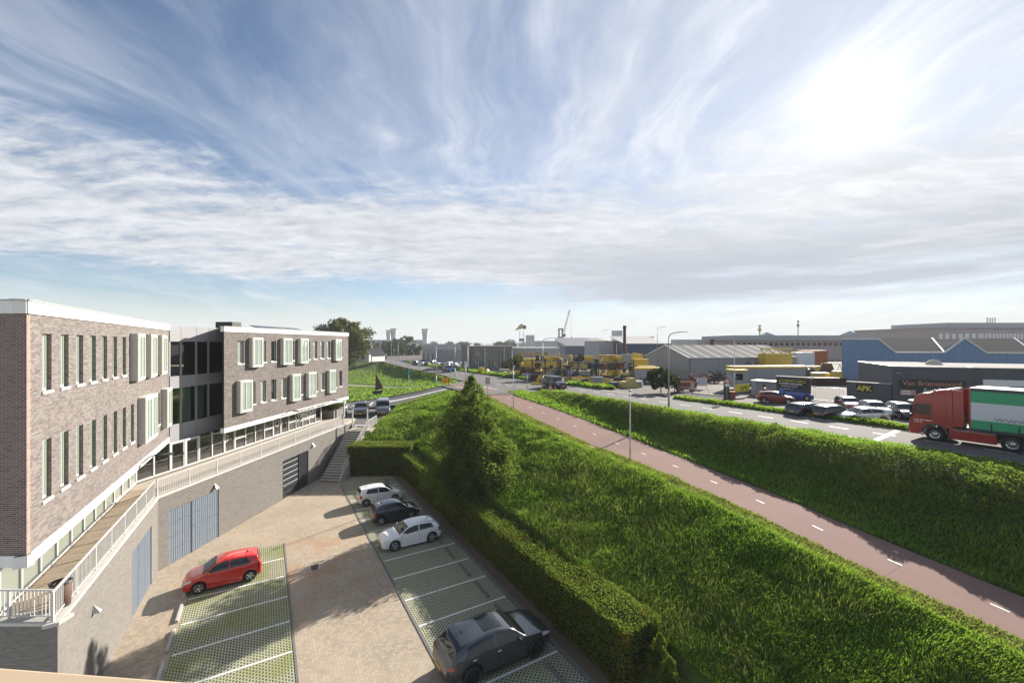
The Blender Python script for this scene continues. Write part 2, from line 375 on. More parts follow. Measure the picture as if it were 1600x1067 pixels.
def ground_green(name, a, b, c, bs=.9):
    m, t, p = newmat(name)
    pos = t.n('ShaderNodeNewGeometry').outputs['Position']
    n1 = t.noise(pos, .35, 6, .6); n2 = t.noise(pos, 2.6, 5, .65); n3 = t.noise(t.mapping(pos, scale=(1, 1, .4)), 14, 4, .65)
    cc = t.mix(t.ramp(n1, .35, .66), a, b); cc = t.mix(t.m('MULTIPLY', t.ramp(n2, .45, .75), .6), cc, c)
    cc = t.mix(t.m('MULTIPLY', t.ramp(n3, .5, .8), .5), cc, tuple(q*.5 for q in a))
    t.L.new(cc, p.inputs['Base Color']); p.inputs['Roughness'].default_value = .95; p.inputs['Specular IOR Level'].default_value = .1
    bp = t.n('ShaderNodeBump', {'Height': t.m('ADD', n3, n2), 'Strength': bs, 'Distance': .12}); t.L.new(bp.outputs[0], p.inputs['Normal'])
ground_green('turf', (.050, .085, .018), (.085, .125, .028), (.12, .15, .04))
ground_green('turf_dry', (.22, .235, .075), (.32, .30, .11), (.38, .33, .17), .3)
ground_green('polder', (.055, .075, .03), (.085, .095, .045), (.12, .12, .07))
def leaf(name, a, b, c, trans=.35, patch=.5, brown=None, bamt=0.):
    """leaf or blade: diffuse plus light passing through, tone varied per leaf and in patches"""
    m = bpy.data.materials.new(name); m.use_nodes = True; t = NT(m.node_tree); t.N.clear(); MATS[name] = m
    g = t.n('ShaderNodeNewGeometry'); pos = g.outputs['Position']; ri = g.outputs['Random Per Island']
    n1 = t.noise(pos, patch, 5, .6)
    cc = t.mix(ri, a, b); cc = t.mix(t.ramp(n1, .42, .68), cc, c)
    if brown:
        n2 = t.noise(t.mapping(pos, loc=(4, 7, 2)), 1.1, 4, .6)
        cc = t.mix(t.m('MULTIPLY', t.ramp(n2, .52, .72), bamt), cc, brown)
    sat = t.n('ShaderNodeVectorMath', {0: cc, 'Scale': t.m('ADD', .7, t.m('MULTIPLY', ri, .6))}, operation='SCALE').outputs[0]
    d = t.n('ShaderNodeBsdfDiffuse', {'Color': sat}); tr = t.n('ShaderNodeBsdfTranslucent', {'Color': t.mix(.5, sat, (.27, .42, .045), 'MIX') if trans > .3 else sat})
    gl = t.n('ShaderNodeBsdfGlossy', {'Color': (.6, .65, .6, 1), 'Roughness': .6})
    ms = t.n('ShaderNodeMixShader', {0: trans}); t.L.new(d.outputs[0], ms.inputs[1]); t.L.new(tr.outputs[0], ms.inputs[2])
    m2 = t.n('ShaderNodeMixShader', {0: .008}); t.L.new(ms.outputs[0], m2.inputs[1]); t.L.new(gl.outputs[0], m2.inputs[2])
    o = t.N.new('ShaderNodeOutputMaterial'); t.L.new(m2.outputs[0], o.inputs[0]); return m
leaf('grass_blade', (.085, .18, .016), (.155, .28, .028), (.22, .31, .042), .58, .35)
leaf('grass_dry', (.20, .225, .05), (.28, .285, .08), (.33, .30, .11), .40, .8)
leaf('shrub_leaf', (.07, .11, .02), (.125, .17, .03), (.15, .18, .038), .45, .6)
leaf('hedge_leaf', (.075, .105, .016), (.135, .16, .026), (.14, .155, .03), .45, .8, (.34, .17, .04), .65)
leaf('tree_leaf', (.050, .072, .018), (.115, .15, .035), (.08, .10, .026), .40, .9)
leaf('tree_far', (.055, .075, .025), (.095, .11, .035), (.075, .10, .035), .25, .3)
leaf('tree_gold', (.07, .085, .014), (.14, .14, .022), (.10, .11, .02), .3, .3)
for nm, c, kw in [
    ('white_metal', (.52, .51, .49), dict(rough=.45, dirt=.10)), ('fascia_white', (.70, .69, .66), dict(rough=.5, dirt=.22, scale=1.)),
    ('window_frame', (.62, .67, .58), dict(rough=.4, var=.06)), ('bay_side', (.50, .47, .43), dict(rough=.5)),
    ('panel_grey', (.29, .285, .295), dict(rough=.42, var=.06, scale=1.)), ('concrete', (.40, .385, .36), dict(rough=.85, dirt=.35, bump=.3)),
    ('coping', (.46, .44, .405), dict(rough=.8, dirt=.4, bump=.2)), ('concrete_dark', (.20, .19, .18), dict(rough=.9, dirt=.3)),
    ('door_blue', (.175, .21, .255), dict(rough=.42, var=.08, dirt=.1)), ('door_black', (.02, .021, .024), dict(rough=.35, var=.1)),
    ('deck_wood', (.33, .26, .19), dict(rough=.75, var=.25, scale=1.4, dirt=.3, bump=.3)), ('galvanised', (.46, .46, .46), dict(rough=.4, metal=.7)),
    ('pole_grey', (.36, .36, .35), dict(rough=.5, metal=.2)), ('pole_white', (.62, .61, .58), dict(rough=.5)), ('dark_metal', (.035, .036, .04), dict(rough=.4)),
    ('rubber', (.014, .014, .015), dict(rough=.8)), ('black_trim', (.012, .012, .013), dict(rough=.45)), ('rim_silver', (.58, .58, .60), dict(rough=.28, metal=.85)),
    ('rim_black', (.018, .018, .02), dict(rough=.25)), ('paint_line', (.74, .73, .70), dict(rough=.65, var=.15, scale=2., dirt=.3)),
    ('kerb', (.15, .145, .135), dict(rough=.85, dirt=.3)), ('soil', (.13, .095, .065), dict(rough=.95, var=.3, bump=.6)),
    ('bark', (.10, .08, .06), dict(rough=.9, bump=.8)), ('ledge_tan', (.44, .33, .225), dict(rough=.7, var=.05)),
    ('roof_dark', (.05, .05, .055), dict(rough=.95, var=.2, spec=.05)), ('roof_pale', (.36, .34, .32), dict(rough=.95, spec=.05, dirt=.35, scale=.5)), ('chrome', (.75, .75, .76), dict(rough=.12, metal=1.)),
    ('rust', (.11, .062, .042), dict(rough=.8, var=.3)), ('rust_red', (.22, .07, .045), dict(rough=.7, var=.25)), ('sign_blue', (.02, .12, .46), dict(rough=.4)), ('sign_teal', (.03, .33, .40), dict(rough=.4)),
    ('sign_red', (.50, .03, .03), dict(rough=.4)), ('sign_white', (.75, .75, .73), dict(rough=.4)), ('sign_orange', (.80, .36, .02), dict(rough=.4)), ('sign_black', (.015, .015, .018), dict(rough=.4)),
    ('yellow_print', (.72, .62, .04), dict(rough=.5)), ('orange_print', (.62, .26, .16), dict(rough=.5)), ('pink_print', (.48, .27, .22), dict(rough=.5)), ('white_print', (.75, .75, .73), dict(rough=.5)), ('grey_print', (.25, .26, .27), dict(rough=.5)), ('black_print', (.03, .03, .03), dict(rough=.5)),
    ('machine_yellow', (.62, .43, .04), dict(rough=.5, dirt=.3, var=.2)), ('pale_yellow', (.55, .45, .16), dict(rough=.55, dirt=.25)), ('steel_grey', (.30, .32, .34), dict(rough=.5, dirt=.3)), ('steel_blue', (.06, .085, .15), dict(rough=.5, dirt=.3)),
    ('steel_dark', (.05, .05, .052), dict(rough=.6, dirt=.3)), ('crate_pale', (.46, .44, .38), dict(rough=.6, dirt=.3)), ('cargo_orange', (.50, .15, .04), dict(rough=.6)),
    ('shed_grey', (.285, .29, .30), dict(rough=.5, scale=.5, var=.06)), ('shed_roof', (.20, .20, .205), dict(rough=.95, scale=.6, spec=.05)), ('rooflight', (.50, .46, .36), dict(rough=.9, spec=.1)), ('shop_grey', (.078, .084, .098), dict(rough=.6, scale=.5)),
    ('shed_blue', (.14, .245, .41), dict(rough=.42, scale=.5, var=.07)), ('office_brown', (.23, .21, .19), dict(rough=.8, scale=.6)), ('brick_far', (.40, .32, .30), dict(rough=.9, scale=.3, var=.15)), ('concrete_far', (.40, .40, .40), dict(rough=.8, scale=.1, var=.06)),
    ('teal_steel', (.05, .19, .24), dict(rough=.5)), ('crane_green', (.10, .24, .20), dict(rough=.5)), ('crane_yellow', (.50, .36, .12), dict(rough=.5)), ('terracotta', (.35, .12, .06), dict(rough=.8)), ('house_white', (.66, .66, .66), dict(rough=.7)),
    ('truck_red', (.34, .022, .024), dict(rough=.3, coat=.5, dirt=.25, var=.1)), ('tarp_green', (.03, .34, .16), dict(rough=.45, var=.06, scale=1.)), ('tarp_white', (.62, .63, .67), dict(rough=.45, var=.05, scale=1.)), ('tarp_dark', (.05, .05, .055), dict(rough=.5)),
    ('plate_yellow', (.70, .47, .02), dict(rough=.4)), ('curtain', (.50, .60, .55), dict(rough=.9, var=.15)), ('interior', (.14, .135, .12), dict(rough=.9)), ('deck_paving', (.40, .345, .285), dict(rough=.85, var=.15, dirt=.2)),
    ('orange_lamp', (.85, .30, .04), dict(rough=.3)), ('seat', (.05, .05, .055), dict(rough=.8)), ('skin', (.45, .27, .19), dict(rough=.6)), ('shirt', (.12, .14, .18), dict(rough=.9)),
    ]:
    plain(nm, c, **kw)
def paint(name, c, flake=.0):
    m = plain(name, c, rough=.24, metal=flake, var=.04, coat=1.0, spec=.5); return m
paint('car_red', (.52, .012, .014)); paint('car_white', (.74, .74, .75)); paint('car_navy', (.022, .030, .052), .3); paint('car_grey', (.060, .066, .075), .5); paint('car_black', (.012, .013, .016), .2)
paint('car_silver', (.55, .56, .58), .5); paint('car_blue', (.02, .10, .38), .2); paint('car_wine', (.22, .022, .03), .2); paint('car_slate', (.11, .125, .145), .4)
def glass(name, c, rough=.04, ior=1.9):
    m, t, p = newmat(name); p.inputs['Base Color'].default_value = c+(1,); p.inputs['Roughness'].default_value = rough
    p.inputs['IOR'].default_value = ior
    pos = t.n('ShaderNodeNewGeometry').outputs['Position']
    bp = t.n('ShaderNodeBump', {'Height': t.noise(pos, .9, 2, .5), 'Strength': .06, 'Distance': .05}); t.L.new(bp.outputs[0], p.inputs['Normal'])
glass('pane_dark', (.016, .022, .020)); glass('pane_mid', (.20, .225, .19), .05, 1.7); glass('pane_light', (.30, .345, .31), .08); glass('car_glass', (.010, .012, .013), .03, 1.6); glass('pane_far', (.10, .13, .15), .1, 1.7)  # mid and light panes: pale reflection put into the base colour
def clear_glass(name, tint=(.75, .8, .76)):
    """see-through window glass: mostly transparent, mirror-like towards grazing angles"""
    m = bpy.data.materials.new(name); m.use_nodes = True; t = NT(m.node_tree); t.N.clear(); MATS[name] = m
    fr = t.n('ShaderNodeFresnel', {'IOR': 1.75}).outputs[0]
    tr = t.n('ShaderNodeBsdfTransparent', {'Color': tint+(1,)}); gl = t.n('ShaderNodeBsdfGlossy', {'Color': (.9, .92, .9, 1), 'Roughness': .02})
    ms = t.n('ShaderNodeMixShader', {0: t.m('ADD', fr, .08, clamp=True)}); t.L.new(tr.outputs[0], ms.inputs[1]); t.L.new(gl.outputs[0], ms.inputs[2])
    o = t.N.new('ShaderNodeOutputMaterial'); t.L.new(ms.outputs[0], o.inputs[0])
clear_glass('clear_glass', (.74, .80, .76))
def lamp_lens(name, c, rough=.1):
    plain(name, c, rough=rough, var=0., spec=.8, coat=1.)
lamp_lens('headlamp', (.55, .57, .60)); lamp_lens('tail_red', (.35, .008, .008))
g = MATS
# ------------------------------------------------------------------ ground, dike, roads
def vnoise(x, y, seed=0):
    x = np.asarray(x, float); y = np.asarray(y, float)
    xi, yi = np.floor(x).astype(int), np.floor(y).astype(int); fx, fy = x-xi, y-yi
    fx = fx*fx*(3-2*fx); fy = fy*fy*(3-2*fy)
    def h(a, b):
        n = np.sin(a*127.1 + b*311.7 + seed*74.7)*43758.5453; return n-np.floor(n)
    return (h(xi, yi)*(1-fx)+h(xi+1, yi)*fx)*(1-fy) + (h(xi, yi+1)*(1-fx)+h(xi+1, yi+1)*fx)*fy
def fnoise(x, y, seed=0, o=3):
    return sum(vnoise(x*2**k, y*2**k, seed+k)*.5**k for k in range(o))/sum(.5**k for k in range(o))
I = np.interp
def path_z(s): return I(s, [-14, 3.8, 12, 21, 28, 36, 42, 48, 52, 60], [2.7, 3.55, 4.4, 4.98, 5.32, 5.82, 6.15, 6.42, 6.56, 6.6])
def path_n(s): return I(s, [-14, 3.6, 8.8, 11, 15.2, 18.9, 22.8, 27.75, 35.8, 41.2, 52], [22.2, 22.1, 22.15, 22.4, 22.85, 23.15, 23.2, 23.25, 23.9, 24.6, 26.1])
def path_f(s): return I(s, [-14, 4.2, 10.4, 14.5, 22.4, 28, 36, 43.5, 48.4, 57.9], [26.0, 25.85, 26.0, 26.6, 27.3, 28.1, 28.8, 29.2, 29.4, 31.3])
def resample(A, n):
    A = np.array(A, float); u = np.linspace(0, len(A)-1, n); i = np.clip(u.astype(int), 0, len(A)-2); f = (u-i)[:, None]
    return A[i]*(1-f)+A[i+1]*f
def smooth(A, k=3):
    A = np.array(A, float)
    for _ in range(k): A[1:-1] = (A[:-2]+2*A[1:-1]+A[2:])/4
    return A
def loft(A, B, nv, prof=None, dz=0.):
    A = np.asarray(A); B = np.asarray(B); u = np.linspace(0, 1, nv)[None, :, None]
    Gd = A[:, None]*(1-u)+B[:, None]*u
    if prof is not None: Gd[..., 2] = A[:, None, 2]*(1-prof(u[..., 0]))+B[:, None, 2]*prof(u[..., 0])
    Gd[..., 2] += dz; return Gd
def sheet(name, Gd, mat, flip=False, sm=True, kind='structure'):
    o = MB().grid(Gd, flip=flip).build(name, mat, smooth=sm); o['kind'] = kind; return o
def flat(name, pts, z, mat, kind='structure', parent=None):
    m = MB(); P = [(p[0], p[1], z) for p in pts]
    a = sum(P[i][0]*P[(i+1)%len(P)][1]-P[(i+1)%len(P)][0]*P[i][1] for i in range(len(P)))
    m.quad(*(P if a > 0 else P[::-1])); o = m.build(name, mat, parent)
    if kind: o['kind'] = kind
    return o

ORD = ['first', 'second', 'third', 'fourth', 'fifth', 'sixth', 'seventh', 'eighth', 'ninth', 'tenth', 'eleventh', 'twelfth', 'thirteenth', 'fourteenth', 'fifteenth', 'sixteenth', 'seventeenth', 'eighteenth', 'nineteenth', 'twentieth']
# far land: four sheets round the sunken car park
zP = 3.0
for i, r in enumerate([(-9000, 9000, 62, 14000), (-9000, -70, -3000, 62), (40, 9000, -3000, 62), (-70, 40, -3000, -60)]):
    flat('ground', [(r[0], r[2]), (r[1], r[2]), (r[1], r[3]), (r[0], r[3])], zP, g['polder'])
# yard level behind the dike road
flat('yard_ground', [W(-160, 44.6), W(48, 44.6), (2, 80), (-12, 104), (-38, 150), (-56, 190), (-74, 226), (-80, 300), (-96, 420), (300, 480), (420, -200)], 6.36, g['asphalt_yard'])
# car park paving (sunken) and the two strips of grass pavers
flat('pavement', [W(-8, -6.2), W(-8, 12.9), W(54, 12.9), W(54, -6.2)], 0.0, g['herringbone'])
flat('grass_paving', [W(5.8, 6.38), W(43.3, 6.38), W(43.3, 11.23), W(5.8, 11.23)], .004, g['grass_paver'])
flat('grass_paving', [W(9.3, -3.57), W(32.74, -3.57), W(32.74, 1.1), W(9.3, 1.1)], .004, g['grass_paver_mossy'])
def bar(name, s0, s1, t0, t1, z0, z1, mat, kind='structure'):
    m = MB(); m.prism([tuple(W(s0, t0)[:2]), tuple(W(s1, t0)[:2]), tuple(W(s1, t1)[:2]), tuple(W(s0, t1)[:2])], z0, z1)
    o = m.build(name, mat); o['kind'] = kind; return o
pav = bpy.data.objects['pavement']
def line(s, t0, t1, w=.10):
    flat('parking_line', [W(s-w/2, t0, 0), W(s+w/2, t0, 0), W(s+w/2, t1, 0), W(s-w/2, t1, 0)], .009, g['paint_line'], None, pav)
for k in range(-4, 10): line(19.82+2.346*k, 6.42, 11.2)
for k in range(0, 9): line(30.45-2.35*k, -3.5, 1.06)
bar('kerb', 5.8, 43.3, 6.26, 6.38, -.05, .03, g['kerb']); bar('kerb', 5.8, 43.3, 11.23, 11.42, -.05, .10, g['kerb'])
bar('kerb', 9.3, 32.74, 1.1, 1.2, -.05, .02, g['kerb']); bar('planting_strip', 5.8, 43.6, 11.42, 12.9, -.05, .06, g['soil'])
# wheel stops, one per bay
for k in range(-3, 10):
    s = 19.82+2.346*k; m = MB(); m.box(-.82, .82, -.07, .07, 0, .09); m.box(-.8, .8, -.045, .045, .09, .11)
    o = m.build('wheel_stop', g['kerb'], None, W(s+1.17, 10.35, .004), ROW, bevel=.02)
    tag(o, 'grey concrete wheel stop at the hedge end of the %s shaded bay from the camera' % ORD[k+3], 'wheel stop', 'wheel stops in the shaded row')
for k in range(1, 9):
    s = 31.6-2.35*k; m = MB(); m.box(-.85, .85, -.08, .08, 0, .10); m.box(-.83, .83, -.05, .05, .10, .12)
    o = m.build('wheel_stop', g['concrete'], None, W(s, -3.72, .0), ROW, bevel=.02)
    tag(o, 'pale concrete wheel stop beside the garage lane, %s from its far end' % ORD[k-1], 'wheel stop', 'wheel stops beside the garage lane')
# gully grate
gp = G(492, 886); t = thing('drain_grate', 'square iron drain grate set in the brick paving', 'drain grate', (gp[0], gp[1], 0), ROW)
m = MB(); m.box(-.42, .42, -.28, -.22, .0, .012).box(-.42, .42, .22, .28, .0, .012).box(-.42, -.36, -.22, .22, .0, .012).box(.36, .42, -.22, .22, .0, .012); m.build('frame', g['concrete'], t)
m = MB(); m.box(-.36, .36, -.22, .22, .0, .004); m.build('pit', g['black_trim'], t)  # thin black plate, painted shade below the bars
for k in range(6):
    m = MB(); m.box(-.34+k*.12, -.28+k*.12, -.21, .21, .004, .011); m.build('bar', g['rust'], t)

# ---- grassy dike slope between the car park and the cycle path
def pn(s): return W(s, path_n(s), path_z(s))
def pf(s): return W(s, path_f(s), path_z(s))
Lc = [W(-14, 13.5, 1.1), W(0, 13.5, 1.3), W(10, 13.6, 1.65), W(20, 13.8, 2.5), W(30, 13.8, 2.6), W(38, 13.8, 2.7), W(43, 13.7, 2.7), (-11.2, 46.0, 2.8), (-14, 46.0, 2.9), (-16.45, 46.2, 3.0), (-16.4, 50, 3.9), (-16.3, 55, 4.05), (-16.6, 60, 4.16), (-17.1, 61.9, 4.42)]
Uc = [pn(-14), pn(0), pn(10), pn(20), pn(30), pn(38), pn(43), pn(47), pn(50), pn(52), (-6.5, 62, 6.55), (-8.6, 64.5, 6.42), (-12, 63.4, 5.65), (-17.0, 62.1, 4.5)]
Ls, Us = smooth(resample(Lc, 150), 2), resample(Uc, 150)
_k = np.linspace(0, 13, 150); _s = np.interp(_k, range(10), [-14, 0, 10, 20, 30, 38, 43, 47, 50, 52])
for i in range(150):
    if _k[i] <= 9: Us[i] = W(_s[i], path_n(_s[i])+.12, path_z(_s[i])-.012)
slopeG = loft(Ls, Us, 30, lambda u: np.interp(u, [0, .25, .8, .88, 1], [0, .26, .93, .985, 1.0]))
slopeG[..., 2] += .10*(fnoise(slopeG[..., 0]*.5, slopeG[..., 1]*.5, 3)-.5)*np.sin(np.pi*np.linspace(0, 1, 30))[None, :]
sheet('dike_slope', slopeG, g['turf'], flip=True)
sheet('dike_foot', loft([W(q, 12.4, -.02) for q in np.linspace(-14, 44, 40)], [np.array([I(q, np.linspace(-14, 44, 40), np.linspace(0, 1, 40)), 0, 0])*0+Ls[np.argmin(np.abs(Ls[:, :2]@dS-q)+50*(Ls[:, 1] > 46.1))] for q in np.linspace(-14, 44, 40)], 6), g['turf'], flip=True)
sheet('mown_strip', np.concatenate([slopeG[:118, 25:], ], 1)+[0, 0, .006], g['turf_dry'], flip=True)
# ---- cycle path
ss = np.linspace(-14, 52, 100)
pathG = loft([pn(s) for s in ss], [pf(s) for s in ss], 4, dz=.012)
sheet('cycle_path', pathG, g['asphalt_red'], flip=True)
cp = bpy.data.objects['cycle_path']
cross = loft(smooth(resample([pn(52), (-7.3, 65.0, 6.61), (-10.4, 70.8, 6.61)], 20)), smooth(resample([pf(52), (-3.6, 66.6, 6.61), (-8.9, 74.6, 6.61)], 20)), 4, dz=.014)
sheet('cycle_crossing', cross, g['asphalt_red'], flip=True)
def dash(parent, s0, s1, tf, w, zf, mat='paint_line', dz=.018, n=6):
    s = np.linspace(s0, s1, n)
    o = sheet('road_marking', loft([W(q, tf(q)-w/2, zf(q)) for q in s], [W(q, tf(q)+w/2, zf(q)) for q in s], 2, dz=dz), g[mat], flip=True, sm=False); del o['kind']; o.parent = parent
mid = lambda s: (path_n(s)+path_f(s))/2
for k in range(17): dash(cp, -2+k*3.1, -1.5+k*3.1, mid, .075, path_z)
# ---- bank between path and dike road
zR = 6.55
def bank_z(s, t):
    a = path_f(s); zp = path_z(s); top = I(s, [-14, 30, 44, 54], [32.2, 32.8, 34.5, 36.5])
    mound = I(s, [-14, 25, 40, 54], [.10, .12, .10, .0])
    u = np.clip((t-a-.9)/(top-a-.9), 0, 1)
    return np.where(t < a+.9, zp+.02*(t-a), zp+.02+(zR+mound-zp-.02)*(u*u*(3-2*u)*.55+u*.45)) - mound*np.clip((t-top)/(37.9-top+1e-6), 0, 1)
def bank_grid(s0, s1, n, nv):
    S = np.linspace(s0, s1, n); u = np.linspace(0, 1, nv)
    T = (path_f(S)[:, None]-.12)*(1-u)+ (38.0)*u; SS = np.repeat(S[:, None], nv, 1)
    Z = bank_z(SS, T); P = SS[..., None]*dS + T[..., None]*dT
    return np.concatenate([P, Z[..., None]], -1), SS, T
bankG, bS, bT = bank_grid(-14, 53.5, 110, 34)
sheet('dike_bank', bankG, g['turf'], flip=True)
# ---- dike road
nearE = [W(-28, 38, zR), W(-10, 38, zR), W(5, 38, zR), W(20, 38, zR), W(35, 38, zR), W(46, 38, zR), W(53.6, 37.2, zR), (-1.5, 71.5, 6.6), (-9.3, 79.2, 6.6), (-16.5, 96.3, 6.6), (-30.3, 121.6, 6.6), (-46.7, 156, 6.6), (-65.8, 197, 6.6), (-83, 238, 6.6), (-87, 290, 6.8), (-88, 340, 7.2), (-95, 430, 7.6)]
farE = [W(-28, 45, zR), W(-10, 45, zR), W(5, 45, zR), W(20, 45, zR), W(35, 45, zR), W(46, 45, zR), (9.0, 72.5, zR), (2.9, 82.0, 6.58), (-4.6, 93, 6.6), (-12.5, 107, 6.6), (-24, 127, 6.6), (-40, 158, 6.6), (-57, 194, 6.6), (-74, 232, 6.6), (-78, 288, 6.8), (-79, 340, 7.2), (-86, 430, 7.6)]
nE, fE = smooth(resample(nearE, 220), 3), smooth(resample(farE, 220), 3)
roadG = loft(nE, fE, 8, dz=.02)
sheet('road', roadG, g['asphalt'], flip=True); rd = bpy.data.objects['road']
jn = MB(); J = [(5.3, 64.3), (-1.5, 71.8), (-9.3, 79.4), (-11.7, 70.2), (-8.6, 64.5), (-4.0, 58.2), (-.6, 58.5), (1.6, 60.2)]
jn.quad(*[(p[0], p[1], 6.6) for p in J][::1]); o = jn.build('road_junction', g['asphalt']); o['kind'] = 'structure'; jo = o
# markings on the dike road: centre line, edge dashes, arrows
Q = lambda t: (lambda s: t)
for k in range(26): dash(rd, -20+k*3.0, -18.6+k*3.0, Q(41.5), .14, lambda s: zR, dz=.026)
for k in range(9): dash(rd, -22+k*8.0, -15.5+k*8., Q(38.25), .11, lambda s: zR, dz=.026)
for k in range(9): dash(rd, -22+k*8.0, -15.5+k*8., Q(44.7), .11, lambda s: zR, dz=.026)
def mark(pts, z, parent, mat='paint_line'):
    return flat('road_marking', pts, z, g[mat], None, parent)
for sa in (13.0, ): mark([W(sa, 38.5), W(sa+.35, 38.5), W(sa+.9, 44.3), W(sa+.55, 44.3)], zR+.027, rd)
for fr, a, b in ((.47, .50, .012), (.56, .5, .012), (.40, .66, .01)):
    pass
for i0 in range(118, 190, 5):       # dashed middle line beyond the junction
    for fr in (.38, .66):
        A = nE[i0:i0+3]*(1-fr)+fE[i0:i0+3]*fr; B = nE[i0:i0+3]*(1-fr-.016)+fE[i0:i0+3]*(fr+.016)
        o = sheet('road_marking', loft(A, B, 2, dz=.03), g['paint_line'], flip=True, sm=False); del o['kind']; o.parent = rd
# junction give-way teeth, crossing stripes
for k in range(7):
    c0 = np.array([-2.6, 64.9])+np.array([-6.4, 8.9])*k/7; mark([c0, c0+[-.45, .62], c0+[.75, .55]], 6.63, jo)
for k in range(6):
    c0 = np.array([-4.6, 60.2])+np.array([-5.0, 9.4])*k/6; mark([c0, c0+[-.3, .55], c0+[.25, .7], c0+[.55, .15]], 6.63, jo)
for k in range(4):
    c0 = np.array([3.8, 65.6])+np.array([-1.9, 2.0])*k; mark([c0, c0+[-1.2, 1.25], c0+[-1.05, 1.4], c0+[.15, .15]], 6.632, rd)
# ---- verges on the far side of the dike road
def verge(E, w, h, zo, name='verge'):
    E = np.asarray(E); d = np.gradient(E[:, :2], axis=0); d /= np.linalg.norm(d, axis=1)[:, None]; nrm = np.stack([d[:, 1], -d[:, 0]], 1)
    cols = []
    for fr, z in ((0, -.02), (.06, h*.7), (.35, h), (.75, h*.75), (1.0, zo)):
        q = E.copy(); q[:, :2] += nrm*w*fr; q[:, 2] = E[:, 2]+z; cols.append(q)
    return np.stack(cols, 1)
v1 = verge(resample([W(-28, 45.05, zR), W(36.2, 45.05, zR)], 90), 1.5, .24, -.2); sheet('verge', v1, g['turf'], flip=True)
i1 = 78; v2 = verge(fE[72:150], 3.0, .22, -.26); sheet('verge', v2, g['turf'], flip=True)
# ---- car park in front of the far gable, side road up to the junction
flat('side_parking', [(-70, 49.3), (-16.3, 49.3), (-16.4, 60), (-17.2, 62.2), (-30, 60), (-70, 59)], 4.15, g['asphalt'])
nS = smooth(resample([(-70, 58.6, 4.16), (-45, 58.8, 4.16), (-30, 59.4, 4.17), (-22, 61.0, 4.3), (-17.2, 62.1, 4.55), (-14.4, 63.0, 5.1), (-11.4, 63.7, 5.8), (-8.4, 64.7, 6.5), (-7.0, 65.6, 6.61)], 60), 2)
fS = smooth(resample([(-70, 63.0, 4.16), (-45, 63.2, 4.16), (-30, 64, 4.2), (-24, 66.2, 4.5), (-19.5, 67.8, 5.0), (-16.2, 68.6, 5.55), (-13.6, 69.4, 6.1), (-11.5, 70.3, 6.54), (-10.4, 71, 6.61)], 60), 2)
sheet('side_road', loft(nS, fS, 6, dz=.012), g['asphalt'], flip=True, sm=True)
sr = bpy.data.objects['side_road']
o = sheet('road_marking', loft(nS[28:58]*.58+fS[28:58]*.42, nS[28:58]*.44+fS[28:58]*.56, 2, dz=.02), g['paint_line'], flip=True, sm=False); del o['kind']; o.parent = sr
for i0 in (18, 21, 24):
    A = nS[i0]*.75+fS[i0]*.25; B = nS[i0+1]*.35+fS[i0+1]*.65
    o = sheet('road_marking', loft([A, A+(nS[i0+1]-nS[i0])*.5], [B, B+(nS[i0+1]-nS[i0])*.5], 2, dz=.02), g['paint_line'], flip=True, sm=False); del o['kind']; o.parent = sr
kb = MB()
for E, off in ((fS[12:], .0), ):
    for i in range(len(E)-1): kb.obox(E[i]+[0, .1, .05], E[i+1]+[0, .1, .05], .18, .16)
o = kb.build('kerb', g['kerb']); o['kind'] = 'structure'
# ---- meadow between side road and dike road, with its footpath
Am = resample([(-110, 63.2, 3.6), (-70, 63.2, 4.0), (-30, 64.2, 4.2), (-19.5, 68.0, 4.95), (-13.6, 69.6, 6.05), (-10.6, 71.2, 6.55)], 60)
Bm = resample([(-120, 290, 5.2), (-66.4, 196, 6.5), (-47.2, 155, 6.55), (-30.8, 121, 6.55), (-17, 95.8, 6.55), (-9.8, 78.8, 6.55)], 60)
u = np.linspace(0, 1, 26)[None, :, None]; mead = Am[:, None]*(1-u)+Bm[:, None]*u
dip = I(np.linspace(0, 1, 60), [0, .3, .6, .85, 1], [1.9, 1.9, 1.7, .7, 0])[:, None]
uu = u[0, :, 0]
mead[..., 2] -= dip*np.interp(uu, [0, .18, .55, .8, .93, 1], [0, .35, .9, 1.0, .45, 0])[None, :]
mead[..., 2] += .15*(fnoise(mead[..., 0]*.15, mead[..., 1]*.15, 8)-.5)*np.sin(np.pi*uu)[None, :]
sheet('meadow', mead, g['turf'], flip=True)
k0, k1 = 9, 10
fp = mead[2:56, k0:k1+1].copy(); fp[:, 1] = fp[:, 0]*.45+fp[:, 1]*.55; fp[..., 2] += .05
sheet('footpath', fp, g['deck_paving'], flip=True)
# ------------------------------------------------------------------ vegetation helpers
def grid_sample(Gd, n, keep=None):
    """n random points on a grid sheet, by area; returns points, normals and grid coordinates"""
    a, b = Gd.shape[:2]
    e1 = Gd[1:, :-1]-Gd[:-1, :-1]; e2 = Gd[:-1, 1:]-Gd[:-1, :-1]; nn = np.cross(e2, e1); ar = np.linalg.norm(nn, axis=-1)
    w = ar.copy()
    if keep is not None: w = w*keep((Gd[1:, :-1]+Gd[:-1, 1:])/2)
    c = np.cumsum(w.ravel()); k = np.searchsorted(c, rng.random(n)*c[-1]); i, j = np.unravel_index(np.minimum(k, w.size-1), w.shape)
    u, v = rng.random(n)[:, None], rng.random(n)[:, None]
    P = Gd[i, j]*(1-u)*(1-v)+Gd[i+1, j]*u*(1-v)+Gd[i, j+1]*(1-u)*v+Gd[i+1, j+1]*u*v
    N = nn[i, j]/np.maximum(ar[i, j], 1e-9)[:, None]; N *= np.sign(N[:, 2:3]+1e-9); return P, N, i+u[:, 0], j+v[:, 0]
